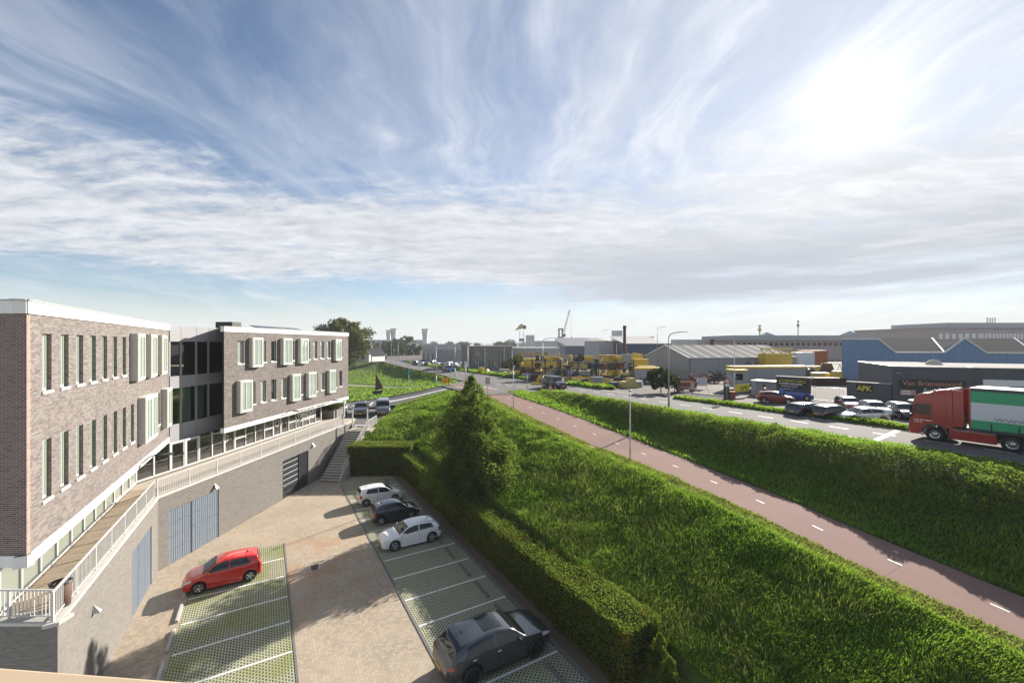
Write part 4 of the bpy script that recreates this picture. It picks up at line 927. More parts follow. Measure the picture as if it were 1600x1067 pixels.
# black roller door with glazed bands and a side door
b = MB(); b.box(11.7, 15.6, .12, .2, 0, 3.36); d = b.build('garage_door', g['door_black'], wallT, WL(P2), r2)
for j in range(7):
    m = MB(); m.box(11.76, 14.1, .08, .12, .47*j+.02, .47*j+.45); m.build('panel', g['door_black'], d)
    if 1 < j < 7:
        m = MB(); m.box(11.86, 14.0, .07, .08, .47*j+.14, .47*j+.22); m.build('window_band', g['steel_grey'], d)
m = MB(); m.box(14.16, 15.5, .07, .12, 0, 3.3); m.build('door_leaf', g['door_black'], d)
m = MB(); m.box(14.12, 14.16, .02, .14, 0, 3.36); m.build('post', g['dark_metal'], d)
# wedge lamps on the wall
def wedge_lamp(org, dd, rz, x, z, label):
    p = org+dd*x; t = thing('wall_lamp', label, 'wall lamp', (p[0], p[1], z), rz, 'wall lamps on the retaining wall')
    m = MB(); m.add([(-.11, 0, 0), (.11, 0, 0), (0, 0, .32), (-.11, -.24, 0), (.11, -.24, 0)], [(0, 1, 2), (3, 0, 2), (1, 4, 2), (4, 3, 2), (0, 3, 4, 1)]); m.build('hood', g['galvanised'], t)
    m = MB(); m.box(-.08, .08, -.2, -.04, -.02, 0.002); m.build('lens', g['steel_dark'], t)
wedge_lamp(P1, d1, r1, 3.0, 3.1, 'small wedge shaped metal lamp on the near stretch of the retaining wall')
wedge_lamp(P2, d2, r2, 4.25, 3.55, 'small wedge shaped metal lamp above the wide blue garage door')
wedge_lamp(P2, d2, r2, 16.3, 3.55, 'small wedge shaped metal lamp beside the black garage door')
# railings
_bal = {}
def railing(name, label, p, q, z, npost, h=.95, gap=.125, zq=None, inset=.16, solid=True):
    zq = z if zq is None else zq
    p = np.array(p, float); q = np.array(q, float); d = q-p; L = np.linalg.norm(d); rz = ang(d); sl = (zq-z)/L
    t = thing(name, label, 'railing', (p[0], p[1], z), rz)
    m = MB(); m.obox((0, 0, h), (L, 0, h+sl*L), .055, .05); m.build('top_rail', g['white_metal'], t)
    m = MB(); m.obox((0, 0, .09), (L, 0, .09+sl*L), .04, .03); m.build('bottom_rail', g['white_metal'], t)
    pm = MB(); pm.box(-.028, .028, -.028, .028, -.02, h-.02); pm.box(-.06, .06, -.05, .05, -.02, .0); pm = pm.mesh('post', g['white_metal'])
    for i in range(npost+1): place(pm, 'post', t, (L*i/npost if 0 < i < npost else (.03 if i == 0 else L-.03), 0, sl*L*i/npost))
    if gap:
        bmz = MB(); bmz.box(-.012, .012, -.012, .012, .10, h-.02); bmz = bmz.mesh('baluster', g['white_metal']); n = int(L/gap)
        for i in range(1, n): place(bmz, 'baluster', t, (L*i/n, 0, sl*L*i/n))
    return t
railing('terrace_railing', 'white metal railing at the near end of the terrace', P1+np.array([-10.5, .16]), P1+np.array([-.32, .16]), 4.48, 7)
railing('terrace_railing', 'long white metal railing beside the decked terrace in front of the near wing', P1+in1*.16+d1*.1, P2+in1*.16-d1*.03, 4.48, 7)
railing('terrace_railing', 'white metal railing along the terrace in front of the link and far wing', P2+in2*.16+d2*.08, P3+in2*.16-d2*.1, 4.48, 10)
# waste bin on the terrace corner
t = thing('litter_bin', 'round dark litter bin in the corner of the terrace behind the railing', 'bin', (-15.75, 14.75, 4.46))
m = MB(); m.lathe([(.0, 0), (.25, 0), (.29, .82), (.24, .82), (.22, .1), (0, .1)], 20, axis='z'); m.build('body', g['rust'], t, smooth=True)
m = MB(); m.lathe([(.30, .80), (.31, .85), (.25, .86)], 20, axis='z'); m.build('rim', g['dark_metal'], t, smooth=True)
# curved lamps above the white band
def arm_lamp(org, dd, rz, x, label):
    p = org+dd*x; t = thing('facade_lamp', label, 'lamp', (p[0], p[1], ZB+.2), rz, 'curved lamps over the ground floor')
    m = MB(); m.tube([(0, -.04, 0), (0, -.35, .3), (.02, -.7, .42), (.05, -1.0, .40)], .035, 8); m.build('arm', g['dark_metal'], t)
    m = MB(); m.box(-.16, .26, -1.45, -.9, .33, .41); m.build('head', g['dark_metal'], t, bevel=.02)
arm_lamp(A0, dN, rN, 12.4, 'dark curved lamp on the white band of the near wing'); arm_lamp(C0, dF, rF, 7.6, 'dark curved lamp on the white band of the far wing left of the lettering'); arm_lamp(C0, dF, rF, 15.2, 'dark curved lamp on the white band of the far wing above the entrance end')
# lettering
def text(txt, size, parent, loc, rz, mat, tilt=90, ext=.012, align='LEFT', name='lettering', width=None, bold=0.):
    cu = bpy.data.curves.new(name, 'FONT'); cu.body = txt; cu.size = size; cu.extrude = ext; cu.align_x = align; cu.offset = bold; cu.resolution_u = 3
    cu.materials.append(g[mat]); o = bpy.data.objects.new(name, cu); col.objects.link(o); o.parent = parent
    o.location = tuple(map(float, loc)); o.rotation_euler = (R(tilt), 0, rz)
    bpy.context.view_layer.update(); dg = bpy.context.evaluated_depsgraph_get()
    me = bpy.data.meshes.new_from_object(o.evaluated_get(dg)); bpy.data.objects.remove(o); bpy.data.curves.remove(cu)
    if width:
        xs = [v.co.x for v in me.vertices]; k = width/max(max(xs)-min(xs), 1e-3)
        for v in me.vertices: v.co.x *= k
    o = bpy.data.objects.new(name, me); col.objects.link(o); o.parent = parent
    o.location = tuple(map(float, loc)); o.rotation_euler = (R(tilt), 0, rz); return o
def bars(parent, x, y, z, words, h, mat, sg=1):
    """a line of print too small to read: one worn bar per word, running from x"""
    for w_ in words:
        MB().box(min(x, x+sg*w_), max(x, x+sg*w_), y-.003, y+.003, z, z+h).build('print_line', g[mat], parent); x += sg*(w_+h*.7)
wp = C0+dF*8.6; q = BL(C0+dF*9.55-inF*.06, ZB+.03)
m = MB(); m.box(9.4, 12.8, -.055, -.036, ZB+.02, ZB+.36); m.build('name_board', g['fascia_white'], bld, BL(C0), rF)
m = MB(); m.box(12.95, 15.0, -.055, -.036, ZB+.02, ZB+.36); m.build('name_board', g['fascia_white'], bld, BL(C0), rF)
text('SPORTSCENTER', .33, bld, BL(C0+dF*9.5-inF*.07, ZB+.07), rF, 'grey_print', width=3.2); text('TIMEOUT', .33, bld, BL(C0+dF*13.05-inF*.07, ZB+.07), rF, 'grey_print', width=1.85)
text('TIMEOUT', .62, bld, BL(gC+dF*11.3-inF*.03, 5.68), rF, 'white_print', width=3.4, bold=.012); text('SPORTSCENTER', .34, bld, BL(gC+dF*11.3-inF*.03, 5.25), rF, 'white_print', width=3.3, bold=.01)
for x in (1.4, 8.0):                                   # round white emblems on the glass
    q = gC+dF*x-inF*.03; m = MB(); m.lathe([(.25, 0), (.30, 0), (.30, -.012), (.25, -.012)], 28, axis='y'); m.build('emblem', g['white_print'], bld, BL(q, 5.75), rF)
    if x < 3: text('2', .34, bld, BL(q-dF*.1, 5.63), rF, 'white_print', name='emblem')
# planter with shrubs under the open end
t = thing('planter', 'long dark planter of yellow green shrubs at the end of the terrace', 'planter', (gD[0]+.4, gD[1]+2.2, 4.2), rF)
m = MB(); m.box(0, 2.6, -.2, 2.2, 0, 1.2); m.build('trough', g['concrete_dark'], t)
P = rng.random((5000, 3))*[2.7, 2.5, .5]+[-.05, -.3, 1.15]; P[:, 2] += .3*fnoise(P[:, 0]*2, P[:, 1]*2, 3); V, F = leaves(P, .12, up=.6); o = place(big_mesh('foliage', V, F, g['tree_gold']), 'foliage', t); o['kind'] = 'stuff'
# ---- stairs from the car park up to the side street
stairs = thing('stairs', 'concrete outdoor stairs climbing between brick wall and dark hedge', 'stairs', (-18.98, 41.65, 0), ang(d2)-math.pi/2)
for k in range(20):
    m = MB(); y = .2875*k; z = .195*(k+1); m.box(0, 2.0, y, y+.33, z-.055, z).box(.02, 1.98, y+.045, y+.3, max(0, z-.26), z-.055, mi=1); m.build('step', [g['coping'], g['concrete_dark']], stairs)  # risers in darker concrete: the shade on them is put into the colour
m = MB(); m.add([(2.0, 0, 0), (2.18, 0, 0), (2.18, 5.9, 0), (2.0, 5.9, 0), (2.0, 0, .35), (2.18, 0, .35), (2.18, 5.9, 4.05), (2.0, 5.9, 4.05)], [(0, 3, 2, 1), (4, 5, 6, 7), (0, 1, 5, 4), (1, 2, 6, 5), (2, 3, 7, 6), (3, 0, 4, 7)]); m.build('string_wall', g['concrete'], stairs)
m = MB(); m.box(0, 2.6, 5.75, 8.2, 3.7, 3.92); m.build('landing', g['deck_paving'], stairs)
sa = np.array([-16.85, 41.8]); sb = sa+d2*5.7
railing('stair_railing', 'white metal stair railing beside the dark hedge', sa, sb, .35, 4, .95, .125, 4.0)
sc_ = sb+d2*.2; railing('stair_railing', 'white metal railing at the head of the stairs above the slope', sc_, sc_+d2*2.4, 3.95, 2, .95, .125, 4.15)
for x, y, lab in ((-18.35, 48.6, 'left white gate post at the head of the stairs'), (-16.75, 48.9, 'right white gate post at the head of the stairs')):
    t = thing('gate_post', lab, 'gate post', (x, y, 3.9)); m = MB(); m.box(-.06, .06, -.06, .06, 0, 2.1); m.build('shaft', g['white_metal'], t); m = MB(); m.box(-.075, .075, -.075, .075, 2.1, 2.14); m.build('cap', g['white_metal'], t)
# ---- balcony ledge the picture was taken over
m = MB(); d_ = np.array([.732, -.065]); a = np.array([-1.59, 1.31]); e0, e1 = a-d_*4, a+d_*6; nb = np.array([-.065, -.732])*1.5
m.prism([tuple(e0), tuple(e1), tuple(e1+nb), tuple(e0+nb)], 12.42, 12.6); o = m.build('balcony_ledge', g['ledge_tan'], bevel=.01); tag(o, 'smooth tan balcony ledge in the bottom left corner', 'ledge')
# ------------------------------------------------------------------ vehicles
def pchip(xk, yk):
    xk = np.array(xk, float); yk = np.array(yk, float); h = np.diff(xk); dl = np.diff(yk)/h; d = np.zeros(len(xk))
    for i in range(1, len(xk)-1):
        if dl[i-1]*dl[i] > 0:
            w1, w2 = 2*h[i]+h[i-1], h[i]+2*h[i-1]; d[i] = (w1+w2)/(w1/dl[i-1]+w2/dl[i])
    d[0], d[-1] = dl[0], dl[-1]
    def f(x):
        x = np.clip(np.asarray(x, float), xk[0], xk[-1]); i = np.clip(np.searchsorted(xk, x, 'right')-1, 0, len(xk)-2); t = (x-xk[i])/h[i]
        return yk[i]*(1+2*t)*(1-t)**2+h[i]*d[i]*t*(1-t)**2+yk[i+1]*t*t*(3-2*t)+h[i]*d[i+1]*t*t*(t-1)
    return f
KINDS = {
 # L, W, H, wheelbase, front overhang, wheel radius; roof line (fraction of length, height); belt heights; glass limits
 'hatch': dict(L=3.72, W=1.62, H=1.48, wb=2.39, fo=.74, r=.295, top=[(0, .50), (.015, .66), (.05, .78), (.14, .90), (.235, .99), (.42, 1.40), (.56, 1.48), (.80, 1.45), (.935, 1.37), (.972, 1.02), (.99, .80), (1, .58)], belt=(.93, 1.04), ws=(.245, .405), rw=(.943, .969), sw=(.30, .865), b=.575, b2=None, doors=(.30, .575, .80)),
 'hatch_big': dict(L=4.06, W=1.765, H=1.435, wb=2.54, fo=.82, r=.325, top=[(0, .50), (.015, .66), (.05, .77), (.14, .88), (.26, .97), (.45, 1.37), (.57, 1.435), (.78, 1.40), (.915, 1.30), (.965, 1.02), (.988, .84), (1, .58)], belt=(.92, 1.03), ws=(.275, .43), rw=(.922, .96), sw=(.33, .87), b=.60, b2=None, doors=(.31, .60, .81)),
 'mini': dict(L=3.57, W=1.63, H=1.49, wb=2.30, fo=.68, r=.30, top=[(0, .48), (.015, .66), (.05, .80), (.15, .92), (.25, .99), (.41, 1.40), (.55, 1.49), (.76, 1.44), (.90, 1.28), (.965, .98), (.99, .78), (1, .56)], belt=(.95, 1.02), ws=(.265, .395), rw=(.905, .958), sw=(.30, .80), b=.62, b2=None, doors=(.31, .62)),
 'suv': dict(L=4.99, W=1.995, H=1.70, wb=2.995, fo=.92, r=.40, top=[(0, .62), (.012, .82), (.04, .95), (.12, 1.06), (.265, 1.16), (.42, 1.60), (.55, 1.70), (.70, 1.67), (.85, 1.55), (.93, 1.30), (.962, 1.14), (.985, .98), (1, .70)], belt=(1.10, 1.19), ws=(.275, .405), rw=(.855, .945), sw=(.335, .86), b=.57, b2=None, doors=(.30, .565, .79)),
 'suv_tall': dict(L=4.55, W=1.86, H=1.66, wb=2.70, fo=.88, r=.36, top=[(0, .60), (.012, .80), (.04, .95), (.13, 1.05), (.26, 1.13), (.40, 1.58), (.53, 1.66), (.80, 1.63), (.92, 1.54), (.965, 1.10), (.988, .92), (1, .68)], belt=(1.05, 1.12), ws=(.27, .39), rw=(.925, .96), sw=(.32, .88), b=.56, b2=None, doors=(.30, .56, .79)),
 'estate': dict(L=4.35, W=1.77, H=1.45, wb=2.62, fo=.84, r=.32, top=[(0, .48), (.015, .64), (.05, .75), (.14, .86), (.26, .95), (.44, 1.38), (.56, 1.45), (.80, 1.42), (.93, 1.34), (.97, 1.0), (.99, .80), (1, .56)], belt=(.90, .97), ws=(.275, .42), rw=(.938, .966), sw=(.33, .89), b=.58, b2=.76, doors=(.30, .58, .79)),
 'van': dict(L=4.90, W=1.91, H=1.95, wb=3.1, fo=.90, r=.335, top=[(0, .58), (.012, .80), (.04, .98), (.12, 1.12), (.19, 1.22), (.35, 1.83), (.46, 1.94), (.75, 1.95), (.965, 1.90), (.985, 1.2), (.993, .9), (1, .6)], belt=(1.16, 1.18), ws=(.20, .335), rw=(.968, .983), sw=(.255, .90), b=.44, b2=.66, doors=(.24, .44, .66)),
}
WHEELS = {}
def wheel_mesh(r, rim):
    k = (r, rim)
    if k in WHEELS: return WHEELS[k]
    w = .20 if r < .38 else .27; ri = r*.70
    ty = MB(); ty.lathe([(ri, -w/2+.01), (r*.93, -w/2), (r*.985, -w/2+.025), (r, -w/2+.06), (r, w/2-.06), (r*.985, w/2-.025), (r*.93, w/2), (ri, w/2-.01)], 26)
    rm = MB(); rm.lathe([(ri, -w/2+.01), (ri*.95, -w/2+.005), (ri*.90, -w/2+.05), (ri*.88, w/2-.02), (ri, w/2-.01)], 26)
    n = 5 if r < .36 else 10
    for i in range(n):
        a = 2*math.pi*i/n; c, s = math.cos(a), math.sin(a); hw = ri*(.17 if n == 5 else .09)
        rm.add([(c*.04-s*hw*.8, -w/2+.035, s*.04+c*hw*.8), (c*.04+s*hw*.8, -w/2+.035, s*.04-c*hw*.8), (c*ri*.95+s*hw, -w/2+.012, s*ri*.95-c*hw), (c*ri*.95-s*hw, -w/2+.012, s*ri*.95+c*hw),
                (c*.04-s*hw*.8, -w/2+.07, s*.04+c*hw*.8), (c*.04+s*hw*.8, -w/2+.07, s*.04-c*hw*.8), (c*ri*.95+s*hw, -w/2+.05, s*ri*.95-c*hw), (c*ri*.95-s*hw, -w/2+.05, s*ri*.95+c*hw)], [(0, 1, 2, 3), (7, 6, 5, 4), (0, 4, 5, 1), (2, 6, 7, 3), (1, 5, 6, 2), (3, 7, 4, 0)])
    rm.lathe([(0, -w/2+.02), (ri*.2, -w/2+.025), (ri*.22, -w/2+.06)], 14)
    bk = MB(); bk.lathe([(0, -w/2+.085), (ri*.9, -w/2+.085)], 20)
    WHEELS[k] = (ty.mesh('tyre', g['rubber'], True), rm.mesh('rim', g[rim]), bk.mesh('brake_disc', g['black_trim'])); return WHEELS[k]
def car(name, label, kind, pos, heading, pnt, rim='rim_silver', cat='car', group=None, plate=True, roof=None, pitch=0., tail=True, detail=True, roof_glass=None, trim=True, van_solid=False):
    """car facing local +x: lofted body, glazing patches that follow it, wheels, lamps, mirrors"""
    K = KINDS[kind]; L, Wd, H, r = K['L'], K['W'], K['H'], K['r']; hw = Wd/2
    root = thing(name, label, cat, pos, heading, group); root.rotation_euler = (0, pitch, heading)
    zt = pchip([a*L for a, b in K['top']], [b for a, b in K['top']])
    boxy = 1. if kind == 'van' else 0.
    wf = pchip([0, .012*L, .05*L, .13*L, .24*L, .5*L, .80*L, .93*L, .98*L, L], [hw*.66, hw*.78, hw*.90, hw*.965, hw*.99, hw, hw*.995, hw*(.955+.03*boxy), hw*(.90+.06*boxy), hw*(.76+.14*boxy)])
    sill = .20 if kind not in ('suv', 'suv_tall') else .26
    zb0 = pchip([0, .02*L, .08*L, .9*L, .97*L, L], [.34, .24, sill, sill, .28, .40])
    xw = (K['fo'], K['fo']+K['wb']); ar = r+.055
    def zb(u):
        z = zb0(u)
        for c in xw: z = np.maximum(z, np.where(np.abs(u-c) < ar, r+np.sqrt(np.maximum(ar*ar-(u-c)**2, 0)), 0))
        return z
    bel = lambda u: np.interp(u, [.2*L, .95*L], K['belt'])
    Hh = H-K['belt'][0]
    def rail(u):
        z = zt(u); crown = np.where(z > bel(u), .05, .045); zr = z-crown; w = wf(u); f = np.clip((zr-bel(u))/Hh, 0, 1)
        yr = w*(.955-(.25-.13*boxy)*f-.035*(f > 0)); return yr, zr
    def side(u, v):
        """v 0..1 belt to rail"""
        yr, zr = rail(u); b = np.minimum(bel(u), zr-.02); w = wf(u)*.968; y = w+(yr-w)*v+.018*np.sin(np.pi*v)*(zr > bel(u)); return y, b+(zr-b)*v
    def sect(u):
        yr, zr = rail(u); b = float(min(bel(u), zr-.02)); w = float(wf(u)); z0 = float(zb(u)); z0 = min(z0, b-.03); h = b-z0
        pts = [(0, z0), (w*.80, z0), (w*.93, z0+.04*h), (w*.975, z0+.14*h), (w*.995, z0+.34*h), (w, z0+.58*h), (w*.992, z0+.80*h), (w*.968, b)]
        for v in (.08, .5, .9): y, z = side(u, v); pts.append((float(y), float(z)))
        yr = float(yr); zr = float(zr); ztp = float(zt(u))
        pts += [(yr, zr), (yr*.93, zr+(ztp-zr)*.42), (yr*.74, zr+(ztp-zr)*.74), (yr*.4, zr+(ztp-zr)*.95), (0, ztp)]
        return pts
    us = set(np.linspace(0, L, 58).round(4))
    for c in xw: us |= set((c+ar*np.cos(np.linspace(0, np.pi, 13))).round(4))
    us |= {round(a*L, 4) for a, b in K['top']}|{.004, .012, .025, L-.004, L-.012, L-.025}
    us = sorted(u for u in us if 0 <= u <= L)
    us = [u for i, u in enumerate(us) if i == 0 or u-us[i-1] > .003]
    S = [sect(u) for u in us]; n = len(S[0]); full = []
    for u, s in zip(us, S):
        full.append([(L/2-u, -y, z) for y, z in s]+[(L/2-u, y, z) for y, z in s[-2::-1]][:-1])
    m = MB(); Gd = np.array(full); Gd = np.concatenate([Gd, Gd[:, :1]], 1); m.grid(Gd, flip=False)
    for e in (0, -1): m.add(full[e], [tuple(range(len(full[e])))][::1])
    bo = m.build('body', g[pnt], root, smooth=True); md = bo.modifiers.new('es', 'EDGE_SPLIT'); md.split_angle = R(38)
    # glazing sampled from the same surfaces, a little proud of them
    off = .014
    def top_patch(nm, u0, u1, fr, mat, nv=13, nu=22, par=root, o_=off, bow=.0):
        A = []
        for u in np.linspace(u0, u1, nu):
            row = []
            for q in np.linspace(-1, 1, nv):
                uu = u+bow*(1-q*q); yr, zr = rail(uu); ztp = zt(uu); a = abs(q)*fr
                f = np.interp(a, [0, .4, .74, .93, 1], [1, .95, .74, .42, 0]); sl = (zt(uu+.02)-zt(uu-.02))/.04; nl = math.hypot(1, sl)
                row.append((L/2-uu+sl/nl*o_, q*fr*float(yr), float(zr+(ztp-zr)*f)+o_/nl))
            A.append(row)
        return MB().grid(np.array(A), flip=True).build(nm, g[mat], par, smooth=True)
    top_patch('windscreen', K['ws'][0]*L, K['ws'][1]*L, .93, 'car_glass', bow=-.05*(kind != 'van')*0)
    if not van_solid: top_patch('rear_window', K['rw'][0]*L, K['rw'][1]*L, .84, 'car_glass')
    if roof_glass: top_patch('roof_glass', roof_glass[0]*L, roof_glass[1]*L, .72, 'car_glass')
    def side_patch(sg, ua, ub, va=.07, vb=.90, rake0=0., rake1=0., mat='car_glass', nm='side_window'):
        A = []
        for i in np.linspace(0, 1, 11):
            row = []
            for v in np.linspace(va, vb, 5):
                u = (ua+rake0*v)*(1-i)+(ub-rake1*v)*i; y, z = side(u, v); row.append((L/2-u, sg*(float(y)+.010), float(z)))
            A.append(row)
        return MB().grid(np.array(A), flip=(sg > 0)).build(nm, g[mat], root, smooth=True)
    a, b = K['sw'][0]*L, K['sw'][1]*L; cut = [c*L for c in (K['b'], K['b2']) if c]; lim = [a]+cut+[b]
    for sg in (-1, 1):
        for i in range(len(lim)-1):
            side_patch(sg, lim[i]+(.03 if i else 0), lim[i+1]-.03, rake0=0. if i else .10*0, rake1=(.22*L*.25 if i == len(lim)-2 and kind != 'van' else 0.))
        # sill strip, door joints, handles, mirror
        if trim:
            y0 = float(wf(L*.5)); mm = MB(); mm.box(L/2-xw[1]+ar+.03, L/2-xw[0]-ar-.03, min(sg*(y0*.955), sg*(y0*.99)), max(sg*(y0*.955), sg*(y0*.99)), sill-.02, sill+.10); mm.build('sill_trim', g['black_trim'] if kind in ('suv', 'suv_tall', 'van') else g[pnt], root, bevel=.01)
        if detail:
            for dx in K['doors']:
                u = dx*L; A = []
                for du in (-.006, .006):
                    s = sect(u+du); A.append([(L/2-u-du, sg*(y+.003), z) for y, z in s[3:8]])
                MB().grid(np.array(A), flip=(sg < 0)).build('door_joint', g['black_trim'], root)
            for dx in K['doors'][1:]:
                u = dx*L-.10; y, z = float(wf(u)), float(bel(u))-.12; mm = MB(); mm.box(L/2-u-.09, L/2-u+.09, min(sg*y*.97, sg*(y+.028)), max(sg*y*.97, sg*(y+.028)), z-.018, z+.018); mm.build('door_handle', g[pnt] if pnt != 'car_grey' else g['chrome'], root, bevel=.012)
        u = K['sw'][0]*L+.10; y = float(wf(u)); z = float(bel(u))+.07; mm = MB(); x = L/2-u
        mm.add([(x+.07, sg*(y-.03), z-.05), (x-.05, sg*(y-.03), z-.05), (x-.05, sg*(y+.19), z-.06), (x+.05, sg*(y+.17), z-.06), (x+.07, sg*(y-.03), z+.02), (x-.05, sg*(y-.03), z+.05), (x-.05, sg*(y+.19), z+.09), (x+.05, sg*(y+.17), z+.07)], [(0, 3, 2, 1), (4, 5, 6, 7), (0, 1, 5, 4), (1, 2, 6, 5), (2, 3, 7, 6), (3, 0, 4, 7)])
        mm.build('mirror', g[pnt], root, smooth=False, bevel=.025)
        # lamps wrapped round the corners
        A = []
        zh0, zh1 = (.60, .74) if kind in ('hatch', 'hatch_big', 'mini', 'estate') else (.76, .90)
        for u in np.linspace(.012*L, .115*L, 8):
            row = []
            for k_ in np.linspace(0, 1, 4):
                zz = (zh0+(zh1-zh0)*k_)+(u/L)*1.0*(1 if kind != 'van' else 1.2); s = sect(u); ys = np.array([p[0] for p in s[1:12]]); zs = np.array([p[1] for p in s[1:12]]); y = float(np.interp(zz, zs, ys)); row.append((L/2-u+.010, sg*(y+.010), min(zz, float(zs[-1])+.0)))
            A.append(row)
        MB().grid(np.array(A), flip=(sg > 0)).build('headlight', g['headlamp'], root, smooth=True)
        A = []; zz0, zz1 = (.72, .98) if kind in ('hatch', 'hatch_big', 'mini', 'estate') else ((.92, 1.06) if kind == 'suv' else (.90, 1.25))
        for u in np.linspace(L*.935, L*.996, 8):
            row = []
            for k_ in np.linspace(0, 1, 4):
                zz = zz0+(zz1-zz0)*k_; s = sect(u); ys = np.array([p[0] for p in s[1:12]]); zs = np.array([p[1] for p in s[1:12]]); zz = min(zz, float(zs[-1])); row.append((L/2-u-.010, sg*(float(np.interp(zz, zs, ys))+.010), zz))
            A.append(row)
        if tail: MB().grid(np.array(A), flip=(sg > 0)).build('tail_light', g['tail_red'], root, smooth=True)
    # front and rear faces
    fx = L/2; fw = float(wf(.004)); 
    mm = MB(); mm.box(fx-.03, fx+.014, -fw*.62, fw*.62, .40 if r < .36 else .50, .52 if r < .36 else .74); mm.build('grille', g['black_trim'], root, bevel=.012)
    mm = MB(); mm.box(fx-.06, fx+.010, -fw*.85, fw*.85, .345, .39); mm.build('lower_intake', g['black_trim'], root)
    bw = float(wf(L-.004)); mm = MB(); mm.box(-fx-.008, -fx+.08, -bw*.9, bw*.9, .41, .52); mm.build('rear_bumper_trim', g['black_trim'], root, bevel=.012)
    if kind == 'suv': mm = MB(); mm.box(-fx-.012, -fx+.05, -bw*.95, bw*.95, .62, .68); mm.build('light_bar', g['tail_red'], root)
    if plate:
        mm = MB(); mm.box(fx+.012, fx+.026, -.26, .26, .42, .53); mm.build('number_plate', g['plate_yellow'], root)
        mm = MB(); mm.box(-fx-.026, -fx-.010, -.26, .26, .55, .66); mm.build('number_plate', g['plate_yellow'], root)
    um = MB(); um.box(-fx+.25, fx-.25, -hw*.70, hw*.70, .17, min(.62, K['belt'][0]-.1)); um.build('underbody', g['black_trim'], root)
    if detail and kind in ('hatch', 'hatch_big', 'mini', 'suv', 'estate'):      # aerial, spoiler
        u = .80*L; mm = MB(); mm.add([(L/2-u+.09, 0, float(zt(u))-.005), (L/2-u-.06, -.02, float(zt(u))-.005), (L/2-u-.06, .02, float(zt(u))-.005), (L/2-u-.06, 0, float(zt(u))+.075)], [(0, 1, 3), (0, 3, 2), (1, 2, 3)]); mm.build('aerial', g['black_trim'], root)
        if kind == 'suv':
            u0 = .845*L; top_patch('spoiler', .805*L, .865*L, .90, pnt, o_=.035)
    ty, rm, bk = wheel_mesh(r, rim)
    for c in xw:
        for sg in (-1, 1):
            y = sg*(float(wf(c))-.115 if r < .38 else float(wf(c))-.14)
            w = bpy.data.objects.new('wheel', bk); col.objects.link(w); w.parent = root; w.location = (L/2-c, y, r); w.rotation_euler = (0, 0, 0 if sg < 0 else math.pi)
            place(ty, 'tyre', w); place(rm, 'rim', w)
    return root
PIr = math.pi
hd = lambda d: math.atan2(d[1], d[0])
def bay_pos(s, t): p = W(s, t); return (p[0], p[1], .006)
tS, tN = ang(dT), ang(-dT)                            # facing the hedge / facing the garages
car('parked_car', 'red small hatchback parked on the sunny grass paving by the garages', 'hatch', bay_pos(29.2, -2.0), tN+.02, 'car_red')
car('parked_car', 'white hatchback at the far end of the shaded row with its tail towards the lane', 'hatch', bay_pos(37.3, 8.6), tS, 'car_white')
car('parked_car', 'dark navy three door small car parked between the two white hatchbacks', 'mini', bay_pos(33.0, 8.75), tS, 'car_navy')
car('parked_car', 'white hatchback facing the lane, nearest of the three small cars by the hedge', 'hatch_big', bay_pos(28.6, 8.6), tN, 'car_white')
car('parked_car', 'large dark grey coupe style car with black wheels and glass roof panel in the foreground', 'suv', bay_pos(16.2, 8.55), tS+.0, 'car_grey', 'rim_black', roof_glass=(.47, .64))
# ------------------------------------------------------------------ the tree by the hedge, other vegetation
def GY(x, y, Y): return np.array([(x-800)/FOC*Y, Y, CAM_H-(y-HOR)*Y/FOC])
tb = W(29.6, 13.75)
crown_main = pchip([0, .06, .16, .35, .5, .73, .88, 1.0], [1.4, 2.3, 2.95, 2.8, 2.45, 1.65, .85, .25])
tree('tree', 'dark green cone shaped tree standing over the clipped hedge', (tb[0], tb[1], 1.6), 9.5, lambda z: float(crown_main(z)), 52000, .165, 'tree_leaf', .17, 1, 170, lift=.04, spread=.96)
# reedy tufts and a small conifer at the near end of the hedge
for k, (s, t, h) in enumerate(((11.2, 13.2, 1.5), (10.5, 12.9, 1.15))):
    b = W(s, t); n = 2600; z = rng.random(n)**1.2; a = rng.random(n)*6.28; rr = .62*(1-z)**.8*(.35+.75*rng.random(n))*(1+.35*np.sin(a*3+z*9)); Pp = np.stack([rr*np.cos(a), rr*np.sin(a), z*h], 1)
    t_ = thing('conifer', ('taller' if k == 0 else 'lower')+' feathery young conifer at the near end of the long hedge', 'conifer', (b[0], b[1], .9))
    V, F = leaves(Pp, .13, up=.2, asp=.4); o = place(big_mesh('foliage', V, F, g['hedge_leaf']), 'foliage', t_); o['kind'] = 'stuff'
    MB().cyl((0, 0, -.2), (0, 0, h*.8), .03, .008, 6).build('stem', g['bark'], t_)
rc = lambda r: (lambda z: r*math.sqrt(max(.02, 1-((z-.58)/.46)**2)))
q = GY(536, 560, 150); tree('tree', 'big round yellow green tree beyond the far wing of the brick building', (q[0], q[1], 3.3), 18.8, rc(8.6), 12000, .75, 'tree_gold', .5, 3, 60, lift=.15)
q = GY(1033, 604, 62); tree('tree', 'small round bright green tree in front of the grey gabled warehouse', (q[0], q[1], 6.3), 3.7, rc(1.75), 9000, .26, 'tree_far', .08, 5, 30, lift=.22)
q = GY(1054, 602, 63); tree('tree', 'yellow green bush leaning beside the small tree at the yard gate', (q[0], q[1], 6.3), 2.9, rc(.9), 1600, .2, 'tree_gold', .05, 6, 14, lift=.2)
